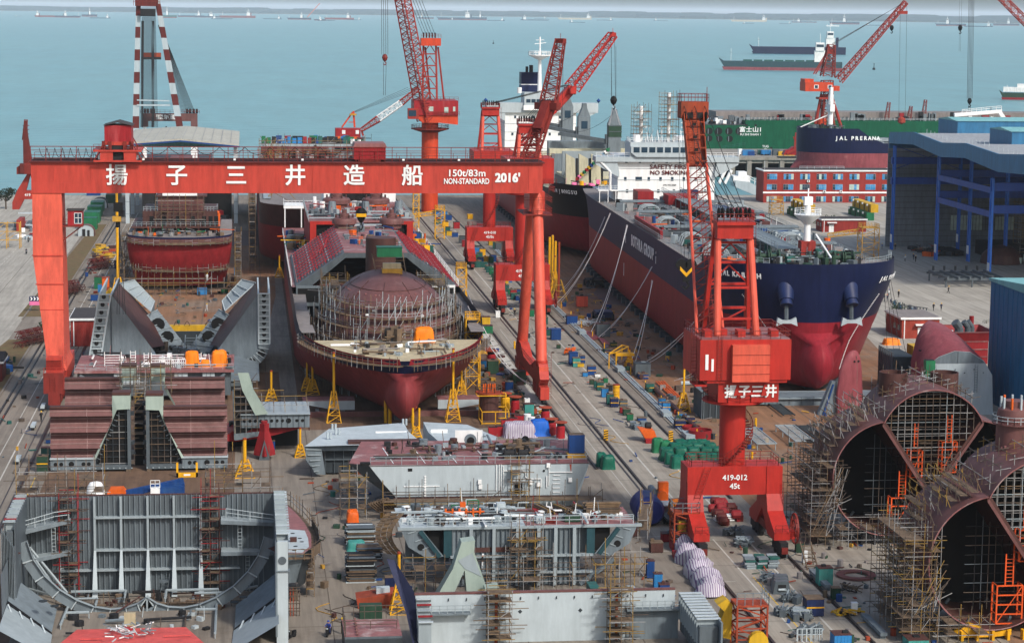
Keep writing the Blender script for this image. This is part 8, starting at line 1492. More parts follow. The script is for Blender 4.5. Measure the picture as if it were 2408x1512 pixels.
for i,(cx,cy,w,h) in enumerate(((647,698,38,48),(676,710,42,40),(718,706,44,62))):
 px,py=E1(cx,cy);k=mpp(px,py);x,y,_=G(px,py);m=MB(_b);n_=6
 for j in range(n_):m.cb(x,y+.8,j*h/2.893*k/n_*.95,w/2.893*k+q.uniform(-.15,.15),1.3,h/2.893*k/n_*.7,q.uniform(-.08,.08))
 tag(m.build('pallet_stack'),[Az,Bd,AA][i]+' one of the three pale grey pallet stacks on the runway','pallets','grey pallet stacks on the runway')
H_=lambda cx,cy:((1700+cx/2.326)/1.5,(1150+cy/2.326)/1.5)
GB='green tarpaulin-wrapped bundles by the near crane'
gl=[(1448,1040,95,140,'tall dark, leftmost of the wrapped pack'),(1510,1045,95,120,'dark, second from the left of the wrapped pack'),(1520,1110,110,130,'pale-topped, left end of the front rows of the wrapped pack'),(1545,1135,80,120,'slim, left of the frontmost corner of the wrapped pack'),(1608,1172,105,130,'largest, frontmost of the wrapped pack')]
for cx,cy,w,h,lab in gl:px,py=H_(cx,cy);k=mpp(px,py)/3.489;x,y,_=G(px,py);b=MB();tarp(b,0,0,0,w*k,w*k*1.0,h*k*.85,int(cx),Au if cx>1515 else _t);o=b.build(Bz,smooth=35,world=False);o.location=(x,y+w*k*.45,0);tag(o,lab+', green tarpaulin bundle','bundle',GB)
for r,(cy,xs) in enumerate(((1150,(1722,1838,1930)),(1100,(1640,1745,1850,1945)),(1065,(1600,1690,1780,1880)),(1040,(1640,1730,1820)))):
 for j,cx in enumerate(xs):px,py=H_(cx,cy);k=mpp(px,py)/3.489;x,y,_=G(px,py);b=MB();tarp(b,0,0,0,112*k,105*k,100*k,int(cx+cy),Au);o=b.build(Bz,smooth=35,world=False);o.location=(x,y+1.3,0);tag(o,'bundle in green tarpaulin, %s in the %s row of the wrapped pack'%(['first',AL,AM,'fourth'][j],[Bd,AL,AM,'back'][r]),'bundle',GB)
for cx,cy,w,h,lab in ((985,1155,85,135,'back one of the lone pair'),(1040,1178,110,135,'front one of the lone pair')):px,py=H_(cx,cy);k=mpp(px,py)/3.489;x,y,_=G(px,py);b=MB();tarp(b,0,0,0,w*k,w*k*.95,h*k*.85,int(cx),Au);o=b.build(Bz,smooth=35,world=False);o.location=(x,y+w*k*.45,0);tag(o,'green tarpaulin bundle, '+lab+' on the open concrete','bundle',GB)
def tarp_at(name,label,px,py,w,d,h,mt,z=0):x,y,_=G(px,py,z);b=MB();tarp(b,0,0,0,w,d,h,int(px+py),mt);o=b.build(name,smooth=35,world=False);o.location=(x,y+d/2,z);return tag(o,label,A9)
x,y,_=G(1527,1235);b=MB('tarp_blue');rr=random.Random(4);rows=[]
for i in range(11):rows.append([(x+2.0*sin(a)*(.82 if i in (0,10) else 1+rr.uniform(-.03,.03)),y-1.2+i*.62,2.1+2.0*cos(a)*(.82 if i in (0,10) else 1+rr.uniform(-.04,.04))) for a in [2*pi*k/20 for k in range(20)]])
b.grid(rows,True);b.add(rows[0],[tuple(range(20))]);tag(b.build('tarp_drum',smooth=40),'big drum-shaped load wrapped in purple-blue tarpaulin on the runway',A9)
b=MB(Bp);rr=random.Random(9);pts=[Vector(G(*p)) for p in ((1612,1292),(1620,1312),(1635,1335),(1650,1360),(1665,1385),(1680,1405))];rows=[]
for i in range(31):
 f=i/30*5;k=min(4,int(f));c=pts[k].lerp(pts[k+1],f-k);e=1.6+.35*sin(i*.9)+rr.uniform(-.15,.15);hh=(1.9+.4*sin(i*1.25)+rr.uniform(-.2,.2))*(.12 if i in (0,30) else 1)
 rows.append([(c.x+e*cos(a)*(1+rr.uniform(-.07,.07))+.3*sin(i*.6),c.y+rr.uniform(-.12,.12)+.5*cos(a*2),max(.02,hh*sin(a)**.6*(1+rr.uniform(-.12,.12)))) for a in [pi*j/16 for j in range(17)]])
b.grid(rows)
b.m(_x).cb(pts[0][0]-1.3,pts[0][1]+.3,0,1.2,2,.9).cb(pts[1][0]-1.5,pts[1][1],0,1.0,2.5,.8);tag(b.build('striped_cover',smooth=70),'long heap under white sheeting with fine purple stripes on the near runway','sheeting')
tarp_at(_8,'white purple-striped sheet over crates left of the blue tarpaulin',1223,1030,5.2,3.6,2.4,Bp);tarp_at(_8,'bright blue tarpaulin cube between the striped sheet and red drums',1271,1026,3.2,3,2.6,'tarp_bright');tarp_at(_8,'orange tarpaulin box standing on the cream foredeck of the gas carrier',998,806,3.4,2.6,2.6,_5,11.25);tarp_at(_8,'orange tarpaulin heap by the brick hut right of the tanker bow',2100,812,3.4,2.6,1.3,_5);tarp_at(_8,'cyan plastic sheet over the plank stack beside the ribbed block',838,1296,2.4,2,1.2,Af);tarp_at(_8,'bundle of orange hoses under cover near the plank stacks',830,1235,1.6,2.2,1.9,_q)
x,y,_=G(*E1(213,200));b=MB(_q);rr=random.Random(3);[b.bar((x+rr.uniform(-1,1),y+rr.uniform(-.6,1.4),rr.uniform(.2,1.2)),(x+rr.uniform(-1.2,1.2),y+rr.uniform(-.6,1.4),rr.uniform(.2,1.5)),.22,8) for i in range(16)];tag(b.build('pipe_heap'),'heap of short bright orange pipe pieces beside the blue crates',AP)
x,y,_=G(*E1(750,790));b=MB(_q).prism([(x-1.6,2.2),(x+.9,1.9),(x+1.4,.5),(x-.4,.3)],'y',y,y+2.6);b.m(_x).cb(x+.3,y-.6,0,2,1,.7);b.m(_a).lathe([(.1,-.6),(.6,-.4),(.6,.4),(.1,.6)],(x+.2,y+2,2.4),10,'x');tag(b.build('orange_fitting'),'orange and red steel fitting lying before the dark wrapped bundles','fitting')
for i,(px,py) in enumerate(((1160,1028),(1175,1026),(1190,1010),(1198,1024),(1208,1006),(1222,1000))):
 x,y,_=G(px,py);b=MB(_x).prism([(x-.7,0),(x+.7,0),(x+.8,1.6),(x-.8,1.6)],'y',y,y+1.2);b.m(_a).box(x-.7,x+.7,y+.1,y+1.1,1.55,1.61);tag(b.build('red_bin'),'tapered red bin left of the striped sheet','bin','red bins left of the striped sheet')
for i,(px,py) in enumerate(((1240,1005),(1249,1012))):x,y,_=G(px,py);MB(_c).lathe([(.6,0),(.6,2.2),(.66,2.2),(.66,2.3),(.01,2.35)],(x,y,0),14).build('white_drum');o=bpy.data.objects['white_drum' if i==0 else 'white_drum.001'];tag(o,('back' if i==0 else Bd)+' one of two white plastic drums behind the striped sheet','drum')
for i,(px,py,c,lab) in enumerate(((1318,1030,_x,'nearest red capstan drum with rusty top, right of the blue tarpaulin'),(1297,1022,_x,'red capstan drum just behind the nearest one by the blue tarpaulin'),(1262+20,995,_x,'red capstan drum above the blue tarpaulin, below the kerb strip'),(1211,970,_x,'red capstan drum standing beside the yellow machine'),(1188,962,_r,'yellow machine with a round drum top near the yellow frame'),(1155,862,_x,'small red capstan drum beside the slack white ropes'))):
 x,y,_=G(px,py);k=mpp(px,py)*18;m=MB(c).lathe([(k*.6,0),(k*.6,k*1.5),(k*.5,k*1.6),(k*.5,k*1.7)],(x,y,0),14);m.m(_a).lathe([(k*.5,k*1.7),(k*.5,k*2.1)],(x,y,0),12);m.m(_A).lathe([(k*.9,k*2.1),(k*.9,k*2.2),(.01,k*2.22)],(x,y,0),14);tag(m.build('capstan_drum'),lab,'drum')
x,y,_=G(*E1(527,492));m=MB(_r)
for j in range(2):m.lathe([(.62,j*1.25),(.66,j*1.25+.1),(.6,j*1.25+.6),(.66,j*1.25+1.1),(.62,j*1.25+1.22)],(x,y,0),14)
m.m(_A).lathe([(.68,2.5),(.68,2.6),(.01,2.62)],(x,y,0),14);tag(m.build('drum_stack'),'two yellow drums stacked one on the other on the runway','drums')
for i,(cx,cy,r) in enumerate(((1040,716,64),(1101,764,82))):px,py=E1(cx,cy);k=mpp(px,py)/2.893;x,y,_=G(px,py);R_=r*k;h=36*k if i==0 else 60*k;MB(_m).lathe([(R_,0),(R_,h),(R_-.14,h),(R_-.14,.02),(.01,.02)],(x,y+R_*.2,0),26,cap=False).build('ring',smooth=40);tag(bpy.data.objects['ring' if i==0 else 'ring.001'],('smaller back' if i==0 else 'larger front')+' one of two maroon open steel rings left of the near crane','steel ring')
x,y,_=G(2013,1355);MB(_E).lathe([(1.5,0),(1.5,.25),(2.5,.25),(2.5,0)],(x,y,.05),28,cap=False).build('flat_ring');tag(bpy.data.objects['flat_ring'],'flat brown ring plate lying on the concrete by the tank staging','steel ring')
YG='yellow lattice jack stands with poles'
def jack(px,py,pt,lab,w=30,hf_=.45,n_=1,c=_r,dy=0.):
 k=mpp(px,py);x,y,_=G(px,py);H=(py-pt)*k*.97;b=w*k/2;hb=H*hf_;t=thing('jack_stand',lab,'jack stand',(x,y,0),0,YG)
 m=MB(c);cs=[(-1,-1),(1,-1),(1,1),(-1,1)];r0,r1=.1,.09
 for i,(a,e) in enumerate(cs):
  m.bar((x+a*b,y+e*b,0),(x+a*b*.3,y+e*b*.3,hb),r0);a2,e2=cs[(i+1)%4]
  for j in range(4):f,f2=j/4,(j+1)/4;g0,g1=b*(1-.7*f),b*(1-.7*f2);m.bar((x+a*g0,y+e*g0,hb*f),(x+a2*g0,y+e2*g0,hb*f),.07);m.bar((x+a*g0,y+e*g0,hb*f),(x+a2*g1,y+e2*g1,hb*f2),.07)
 m.build('base',t)
 p=MB(c);[p.cyl(x+(i-(n_-1)/2)*1.1*b,y,.2 if H*hf_<1 else hb*.5,H,max(.17,b*.17),10) for i in range(n_)];p.m(_A).cyl(x,y,H,H+.25,max(.2,b*.2),10);p.build('pole',t)
for a in ((638,948,870,'stand below the bilge curve of the grey U-shaped block',32),(576,1120,1028,'large stand right of the corrugated bulkheads',46),(706,1074,1004,'slim stand under the end of the raised holed girder',26),(722,918,848,'farther of two stands left of the gas carrier bow',26),(735,926,846,'nearer of two stands left of the gas carrier bow',32),(785,992,822,'tall stand propping the left flare of the gas carrier bow',34),(1065,990,812,'tall stand propping the right flare of the gas carrier bow',34),(1085,940,835,'stand just behind the tall right bow prop',30),(978,1030,955,'twin-post stand in front of the bulb, between pale deck halves',28,.4,2),(278,710,440,'very tall slender stand with pole beside the slung gantry hook',38,.22),(1607,968,862,'lone stand on the right berth near the light blue lockers',30),(1480,862,820,'short stand by the yellow pipe frame on the right berth',22,.6),(657,652,600,'old stand beside the scaffolded red hull',20),(690,660,618,'second old stand beside the scaffolded red hull',16),(1304,690,600,'squat stand under portal crane 419-009 with a thick post',22,.6),(938,1440,1290,'stand under the plank screen of the ribbed block',44,.5),(1415-360,1470-40,1290,'stand behind the end bracket of the ribbed block',0)):
 if a[4]:jack(*a)
t=thing('jack_stand','group of four tall yellow poles on lattice bases right of portal crane 419-009','jack stand',G(1310,690),0,YG);m=MB(_H)
for i,(px,py,pt) in enumerate(((1291,690,556),(1298,684,552),(1305,688,566),(1313,700,568))):x,y,_=G(px,py);k=mpp(px,py);m.m(_r if i<3 else _A).cyl(x,y,0,(py-pt)*k,.3,8)
for px,py in ((1294,690),(1313,706)):x,y,_=G(px,py);[m.m(_H).bar((x+a*2,y+b*2,0),(x+a*.5,y+b*.5,5),.13) for a in (-1,1) for b in (-1,1)];[m.bar((x-2+z*.3,y-2+z*.3,z),(x+2-z*.3,y-2+z*.3,z),.1) for z in (1,2.4,3.8)]
m.build('pole',t)
for px,py,pt in ((907,994,938),(917,998,942),(970,994,938)):x,y,_=G(px,py);k=mpp(px,py);m=MB(_r).cyl(x,y,0,(py-pt)*k,.3,10);m.m(_m).cyl(x,y,(py-pt)*k,(py-pt)*k+.3,.33,10);tag(m.build('bow_shore'),{907:Az,917:Bb,970:AA}[px]+' plain yellow post shoring the bulbous bow of the gas carrier','shore post')
for px,py,pt,w,lab in ((1110,915,745,34,'tallest yellow lattice access tower beside the gas carrier bow'),(1084,740,628,24,'yellow lattice tower higher up the gas carrier side'),(1034,562,492,22,'yellow tower with a gangway beside the trunk deck'),(978,540,455,14,'slim yellow tower beside the tank domes'),(2040,620,535,40,'pale yellow gangway tower beyond the tanker bow'),(1825,505,470,28,'yellow access tower on the tanker far side')):
 k=mpp(px,py);x,y,_=G(px,py);H=(py-pt)*k;b=w*k;t=thing('access_tower',lab,'tower',(x,y,0));m=MB(_r if px<1200 else _H);m.lattice((x,y,0),(x,y,H),b,b,b,b,max(5,int(H/2.6)),.13,.08,(0,1,0));m.rails([(x-b/2,y-b/2,H),(x+b/2,y-b/2,H),(x+b/2,y+b/2,H),(x-b/2,y+b/2,H)],1.1,1,.06,True);m.box(x-b/2,x+b/2,y-b/2,y+b/2,H-.1,H);m.build(Ap,t)
 if px in (1034,2040):g_=MB(_H if px>1200 else _r);s_=-1;g_.lattice((x-b/2,y,H-1),(x-b/2-9,y+1,H-2.4),1.4,1.2,1.2,1.0,6,.1,.07);g_.build('gangway',t)
x,y,_=G(1165,998);t=thing('frame_stand','open yellow box frame carrying a rusty brown vessel, right of the bow',Ap,(x,y,0));m=MB(_r);w,d=2.3,2.4
for zz in (0.2,2.2,):m.path([(x-w,y,zz),(x+w,y,zz),(x+w,y+d*2,zz+.0),(x-w,y+d*2,zz),(x-w,y,zz)],.1)
for a in (-w,0,w):m.bar((x+a,y,0),(x+a,y,2.2),.1);m.bar((x+a,y+d*2,0),(x+a,y+d*2,4.6),.1)
m.path([(x-w-.6,y+2,4.6),(x+w-.2,y+2,4.6),(x+w-.2,y+5,4.6),(x-w-.6,y+5,4.6),(x-w-.6,y+2,4.6)],.1);m.build(Ap,t);m=MB(_k).cyl(x-.6,y+5,0,4.6,1.7,18);m.m(_A).lathe([(2.4,4.6),(2.4,4.8),(.01,4.85)],(x-.6,y+5,0),18);m.m(_g).rails([(x-.6+2.3*cos(k*pi/5),y+5+2.3*sin(k*pi/5),4.8) for k in range(11)],1,1,.06);[m.m(_q).cyl(x-1.6+i*.4,y+4.6+(i%2)*.5,4.8,6.2,.14,6) for i in range(6)];m.build('vessel',t)
t=thing('pipe_trench','long run of pale service pipes and steel plates along the right berth edge','pipework',(73,430,0));m=MB(_d)
for x in (72.2,72.6,73.1):m.bar((x,318,.25),(x,640,.25),.14,6)
m.m(Ai).box(71.6,73.6,318,640,0,.12)
for i in range(20):y=322+i*16;m.m(_r).bar((73.9,y,0),(73.9,y,1.5),.13)
for y0,y1 in ((352,384),(388,404),(412,430)):m.m(_k).bar((75,y0,.6),(75,y1,.6),.4,10)
for i,y in enumerate((338,352,372,420,470)):m.m(_f).box(71.7,73.2,y,y+4,.2,.9)
m.build(_g,t)
m=MB(_q);[m.bar(G(*E1(800+i*17,378-i*1),.3),G(*E1(905+i*17,478),.3),.16,6) for i in range(4)];[m.bar(G(*E1(786,412+i*8),.3),G(*E1(822,468+i*4),.3),.16,6) for i in range(3)];m.m(_h);tag(m.build('pipe_rack'),'rack of long bright orange pipes lying on the right berth',AP)
m=MB(Ac);[m.bar(G(*E1(312+i*8,30+i*2),.3),G(*E1(366+i*9,92-i*2),.3),.16,6) for i in range(6)];tag(m.build('pipe_bundle'),'bundle of pinkish red pipes on the ground near the white scrap heap',AP)
m=MB(Ac);[m.bar(G(*E1(408+i*8,80+i*2),.3),G(*E1(452+i*9,136-i*2),.3),.16,6) for i in range(5)];tag(m.build('pipe_bundle'),'second, nearer bundle of pinkish red pipes beside the yellow pipe frame',AP)
m=MB(_r);pts=[G(*E1(*p)) for p in ((478,290),(526,280),(608,240),(566,230))]
for p in pts:m.bar(p,(p[0],p[1],3.0),.14)
m.path([(p[0],p[1],3.0) for p in pts+pts[:1]],.14);m.box(pts[1][0],pts[2][0],pts[1][1],pts[1][1]+2,2.2,2.7);tag(m.build('pipe_skid'),'yellow post-and-beam pipe frame on the right berth edge',Ap)
m=MB(_c);q=random.Random(19);c=G(*E2(905,640))
for i in range(40):x,y=c[0]+q.uniform(-2.6,2.6),c[1]+q.uniform(-4,5);a=q.uniform(0,3);m.m(q.choice([_c,_d])).bar((x,y,q.uniform(.1,.8)),(x+cos(a)*1.6,y+sin(a)*1.6,q.uniform(.1,1)),.09)
tag(m.build('scrap_heap'),'heap of white bars and brackets by the mooring ropes',Be,kind=_K)
MG='mooring lines of the tanker'
for i,(sx,sy,gx,gy,lab) in enumerate(((1430,494,1313,690,'farthest mooring line, reaching the yellow poles'),(1434,500,1540,752,'thick pale mooring line ending at the white scrap heap') if 0 else (1436,502,1310,712,'second farthest mooring line, almost parallel to the first'),(1476,530,1390,780,'middle mooring line curving down past the bow text'),(1560,576,1405,795,'mooring line from amidships, left of the bow text letters'),(1535,660,1480,860,'low mooring line hanging from the hull side'),(1661,724,1480,870,'right mooring line from the hull to the yellow frame'),(1725,790,1585,895,'nearest mooring line beside the near crane machine house'))):
 Ys=545-i*24 if i<5 else (415 if i==5 else 402);p=PY(sx,sy,Ys);m=MB(AV);g_=G(gx,gy);m.sag(p,g_,2.5 if i<4 else 1.5,.07,10);m.sag((p[0],p[1]+1,p[2]),(g_[0]+1.2,g_[1]+1,.2),2.2,.06,10);tag(m.build('mooring_line'),lab,_Z,MG)
m=MB(AV);m.sag(PY(1093,672,425),G(1255,910,1),3.5,.08,12).sag(PY(1100,720,415),G(1262,905,1),3.2,.08,12);tag(m.build('hose'),'pair of slack pale hoses sagging from the gas carrier to the gantry leg','hose')
for px0,py0,px1,py1,lab in ((2072,640,2050,940,'ropes hanging from the starboard bow of the tanker'),):m=MB(_a);[m.sag(PY(2078+i*3,612+i*2,412),G(2090+i*22,900+i*12),1,.05) for i in range(4)];tag(m.build('mooring_line'),lab,_Z,MG)
def lift(px,py,s_,lab,c=_F):
 x,y,_=G(px,py);t=thing('boom_lift',lab,'boom lift',(x,y,0));m=MB(c).box(x-1.6*s_,x+1.6*s_,y-2*s_,y+2*s_,.7,2.0);m.build(_3,t)
 for a in (-1,1):
  for b in (-1,1):MB(_a).lathe([(.65*s_,-.25),(.65*s_,.25)],(x+a*1.6*s_,y+b*1.7*s_,.65*s_),12,'x').build(Bf,t)
 m=MB(c).bar((x,y+1,2.2),(x-1.4*s_,y-5*s_,2.6),.32).bar((x-1.4*s_,y-5*s_,2.6),(x-1.5*s_,y-6*s_,1.4),.2);m.build(_W,t);m=MB(_e).rails([(x-2.4*s_,y-6.6*s_,.8),(x-.8*s_,y-6.6*s_,.8),(x-.8*s_,y-5.6*s_,.8)],1.1,.6,.05);m.box(x-2.4*s_,x-.8*s_,y-6.6*s_,y-5.6*s_,.7,.8);m.build('basket',t)
lift(*E2(965,350),1.3,'dark boom lift folded on the wet ground under the tanker',_a);lift(*E2(1035,600),1.2,'dark blue boom lift parked beside the grey container on the right berth')
x,y=-17.3,312;t=thing(BA,'blue mobile crane with boom lowered, between the corrugated bulkheads and tank block','mobile crane',(x,y,0));m=MB(_j);m.box(x+4.9,x+8.3,y-1.5,y+1.5,1.0,2.5);m.m(_a).box(x+1.5,x+8.6,y-1.4,y+1.4,.6,1.0);m.build(_3,t);m=MB(_j).bar((x-.6,y,1.2),(x+8.2,y,3.0),.62,4);m.build(_W,t);m=MB(_c).box(x+3.6,x+4.9,y-2,y-1,1.2,2.5);m.rails([(x+3.6,y-2,2.5),(x+4.9,y-2,2.5)],1.1,.7,.06);m.build('cab',t);[MB(_a).lathe([(.7,-.25),(.7,.25)],(x+a,y-1.4,.7),12,'y').build(Bf,t) for a in (4,7,9.6)]
text('ZOOM',.7,(x-1.2,y-.56,1.55),0,_c,_I,bpy.data.objects[BA].children[1] if len(bpy.data.objects[BA].children)>1 else t,.01) if 0 else None
m=MB(_c).lathe([(1.3,0),(1.3,1.6),(1.2,2.6),(.8,3.2),(.01,3.4)],(-21.4,311,0),20);m.m(_a).cyl(-21.4,311,3.4,3.7,.12,6);tag(m.build('white_tank',smooth=40),'upright white round-topped tank behind the ribbed bulkhead','tank');x,y=-18.6,312;m=MB(_q).box(x-1.2,x+1.4,y-1,y+1,.2,1.7);m.prism([(x-1.2,1.7),(x-.8,2.2),(x+1,2.2),(x+1.4,1.7)],'y',y-1,y+1);m.m(_O).box(x-.9,x+1.1,y-1.04,y-1,1.0,1.5);tag(m.build('orange_cab'),'small orange machine cab between the white tank and the blue crane','cab')
x,y,_=G(440,1122);m=MB(_r).box(x-1.6,x-1.3,y,y+.3,0,2.2).box(x+1.3,x+1.6,y,y+.3,0,2.2).box(x-1.6,x+1.6,y,y+.3,0,.7);m.m(_c).box(x-.5,x+.5,y-.02,y,.25,.5);tag(m.build('yellow_fork'),'small yellow U-shaped frame under the right corrugated bulkhead',Ap)
x,y,_=G(622,1078);m=MB(_m).lathe([(1.7,0),(1.6,.8),(.75,3.8),(.75,5)],(x,y,.6),4);m.m(_e).prism([(x-.9,0),(x+.9,0),(x,3.2)],'y',y-1.3,y-1.1);m.m(_m).lathe([(.5,5.6),(.5,6),(.01,6)],(x,y,0),10);tag(m.build('pedestal'),'tapered dark red steel pedestal right of the yellow stand','pedestal')
x,y,_=G(568,765);m=MB(_y)
for px,w in ((470,1),):
 a,b_=G(343,775,2.2),G(502,775,2.2);m.box(a[0],b_[0],a[1],a[1]+1.5,1.2,3.0);m.m(_i);[m.sag((a[0]+1.5+i*2.2,a[1]-.1,3.0),(a[0]+2.6+i*2.2,a[1]-.1,3.0),-.9,.07) for i in (0,2,3,5)]
tag(m.build('yellow_beam'),'long yellow lifting beam lying behind the grey U-shaped block','beam')
x,y,_=G(338,728);m=MB(_H);
for a in (-1.7,1.7):
 for b_ in (0,2):m.bar((x+a,y+b_,0),(x+a,y+b_,3),.08)
for zz in (.8,1.4,2.0,2.6,3.0):m.path([(x-1.7,y,zz),(x+1.7,y,zz),(x+1.7,y+2,zz),(x-1.7,y+2,zz),(x-1.7,y,zz)],.05)
m.bar((x-1.7,y,3),(x+.4,y,1.6),.07);tag(m.build('mesh_cage'),'yellow mesh cage standing on the bare left berth floor','cage')
x,y,_=G(255,705);m=MB(_y).prism([(x-2.4,0),(x+1.4,0),(x+1.4,1.8),(x+.4,2.8),(x-1.2,1.2),(x-2.4,.8)],'y',y,y+2);m.m(_a).box(x-2,x-1,y-.02,y,.2,.6);tag(m.build('yellow_machine'),'yellow machine beside the very tall slender stand','machine');x,y,_=G(248,700);m=MB(_A).box(x-1,x+.8,y+3,y+4.4,0,4.6);m.m(_q).box(x-.9,x+.7,y+2.9,y+3,2.2,4.2);tag(m.build('orange_cabinet'),'tall rust-orange cabinet behind the left wall of the U-shaped block','cabinet')
RG='green containers in a row beside the left road'
pos=[(208,540,16),(216,525,15),(222,510,14),(228,498,13)]
for i,(px,py,w) in enumerate(pos):
 k=mpp(px,py);x,y,_=G(px,py);t=thing('cargo_container',['nearest, largest',AL,AM,Bu][i]+' green container of the row beside the left road',Ao,(x,y,0),0,RG);W_=5.2-i*.3;m=MB(_t).box(x-W_/2,x+W_/2,y,y+(8 if i else 5),0,3.6-.15*i);m.m(Au).box(x-W_/2-.05,x+W_/2+.05,y-.05,y+(8 if i else 5),3.6-.15*i,3.66-.15*i);[m.m(_t).box(x-W_/2+j*.5,x-W_/2+j*.5+.1,y-.06,y,.1,3.4-.15*i) for j in range(int(W_/.5))];m.build(_3,t)
for px,py,r,L_,c,lab in ((202,556,2.5,5,_E,'round-roofed shelter of pinkish sheeting before the green containers'),(234,490,2.6,6,_a,'dark round-roofed shelter beyond the green containers')):
 x,y,_=G(px,py);m=MB(c).grid([[(x+r*cos(a),yy,1.4+r*.8*sin(a) if 0<a<pi else 0) for a in [pi*k/12 for k in range(13)]] for yy in (y,y+L_*.5,y+L_)]);m.m(_d).add([(x+r*.95*cos(pi*k/12),y+.1,max(0,1.4+r*.76*sin(pi*k/12)) if 0<k<12 else 0) for k in range(13)],[tuple(range(13))[::-1]]);m.m(_a).cb(x-.6,y-.0,0,.9,.2,2.2).cb(x+.8,y,0,.7,.2,1.9);tag(m.build('shelter'),lab,'shelter')
x,y,_=G(262,478);tag(MB(_u).box(x-2,x+2,y,y+30,0,3).build('cargo_container'),'long dark green container at the far end of the roadside row',Ao,RG)
m=MB(_y);q=random.Random(23)
for i in range(34):px,py=232+q.uniform(-10,30),600+q.uniform(-15,18);x,y,_=G(px-(py-600)*.4,py);m.m(q.choice([_y,_H,_A,_h,_k])).cb(x,y,q.uniform(0,.6),q.uniform(.5,3),q.uniform(.4,3),q.uniform(.2,.9),q.uniform(0,3))
tag(m.build('steel_pile'),'rusty yellow steel sections piled on the verge behind the gantry leg',_b,kind=_K)
for px,py,n_,lab,c in ((150,700,0,'reddish lattice frames stacked at the road edge left of the gantry leg',_m),(60,860-40,0,'reddish lattice frame heap left of the near crane rail',_m),(225,640,0,'red rusty lattice sections on the verge right of the gantry leg',_m)):
 x,y,_=G(px,py);m=MB(_k);[m.m(_k if j%2 else _M).lattice((x+j%2*1.6-2,y+j*1.8,.5+.9*(j%3)),(x+j%2*1.6+2.2,y+8+j*1.6,.5+.9*(j%3)),1.2,1.2,1.2,1.2,6,.09,.06) for j in range(5)];tag(m.build('lattice_steelwork'),lab,'steel frames')
x,y,_=G(86,732);m=MB(_F).box(x-1.6,x+1.6,y,y+.15,2.3,3.5);m.m(AI).box(x-1.6,x+1.6,y,y+.15,1.4,2.3);m.m(_c);[m.add([(x-1.4+i*.72,y-.02,2.5),(x-1.1+i*.72,y-.02,2.5),(x-.85+i*.72,y-.02,2.9),(x-1.1+i*.72,y-.02,3.3),(x-1.4+i*.72,y-.02,3.3),(x-1.15+i*.72,y-.02,2.9)],[(0,1,2,3,4,5)]) for i in range(4)];m.m(_b).bar((x+1.3,y+.1,0),(x+1.3,y+.1,1.4),.06).bar((x-1.3,y+.1,0),(x-1.3,y+.1,1.4),.06);tag(m.build('chevron_sign'),'navy sign with four white chevrons over a pink panel by the road','sign')
def bush(px,py,w,h,lab,n_=260,c='leaf',tree=False):
 x,y,_=G(px,py);k=mpp(px,py);W_,H_2=w*k,h*k;t=thing('tree' if tree else 'bush',lab,'tree' if tree else 'bush',(x,y,0));q=random.Random(int(px+py));m=MB(c);cl=[(q.uniform(-.4,.4)*W_,q.uniform(-.4,.4)*W_*.7,q.uniform(.45 if tree else .3,.8)*H_2,q.uniform(.14,.24)*W_) for i in range(9)]
 for i in range(n_*(3 if tree else 1)):
  cx_,cy_,cz,r=q.choice(cl);a,b_=q.uniform(0,2*pi),q.uniform(-1,1);rr_=r*q.uniform(.6,1.15);p=Vector((x+cx_+rr_*cos(a)*sqrt(1-b_*b_),y+cy_+rr_*sin(a)*sqrt(1-b_*b_),max(.1,cz+rr_*b_)));s_=W_*.035*q.uniform(.7,1.5);u=Vector((q.uniform(-1,1),q.uniform(-1,1),q.uniform(-1,1))).normalized();v=u.orthogonal().normalized();m.m(c if q.random()<.6 else Bn).add([p-u*s_,p+v*s_*.7,p+u*s_,p-v*s_*.7],[(0,1,2,3)])
 m.build('crown',t);MB('bark').lathe([(W_*.04,0),(W_*.03,H_2*.6)],(x,y,0),6).build('trunk' if tree else 'stem',t)
bush(14,492,44,54,'dark rounded tree at the far left edge near the water',300,Bn,True);bush(118,775,66,14,'low dark green bush on the verge left of the gantry leg',200);bush(2110,725,50,10,'low hedge strip by the parked bicycles right of the tanker bow',220);bush(1935,525,60,14,'hedge beside the dark red hut beyond the tanker',220);bush(2320,760,20,8,'tiny bush by the road right of the brick hut',120)
x,y,_=G(92,800);m=MB(_y);[m.bar((x-2+i*1.3,y,0),(x-2+i*1.3,y,1.5),.07) for i in range(4)];m.bar((x-2,y,1.5),(x+2,y,1.5),.07).bar((x-2,y,.8),(x+2,y,.8),.07);tag(m.build('yellow_fence'),'short yellow pipe fence on the verge left of the gantry leg','fence')
for i,(px,py,l_) in enumerate(((101,965,34),(78,1010,30),(42,1090,40))):x,y,_=G(px,py);m=MB(_d).box(x-.35,x+.35,y-1,y+2.6,.5,.9);m.m(_a).box(x-.25,x+.25,y-.8,y-.5,0,.5).box(x-.25,x+.25,y+1.8,y+2.2,0,.5);tag(m.build('bench'),[Bu,Bb,Bv][i]+' of the pale beams lying on blocks along the left crane rail','beam','pale beams along the left crane rail')
q=random.Random(31)
for i in range(7):x,y,_=G(24-i*7,975-i*1+i*16,0);tag(MB(Ai).cb(-46.6+q.uniform(-.2,.2),398-i*5.2,0,2.2,3.6,1.5,.05).build('concrete_block'),'pale concrete block in the left edge row','block','concrete blocks at the left edge')
x,y=-47.5,432;m=MB(_a);clutter(m,-51,-45.5,425,440,0,40,[_a,_M,_u,_n,_j],.5,2.4,1.8,131);tag(m.build('scrap_pile'),'dark scrap and crates piled behind the maroon hut at the left',Be,kind=_K)
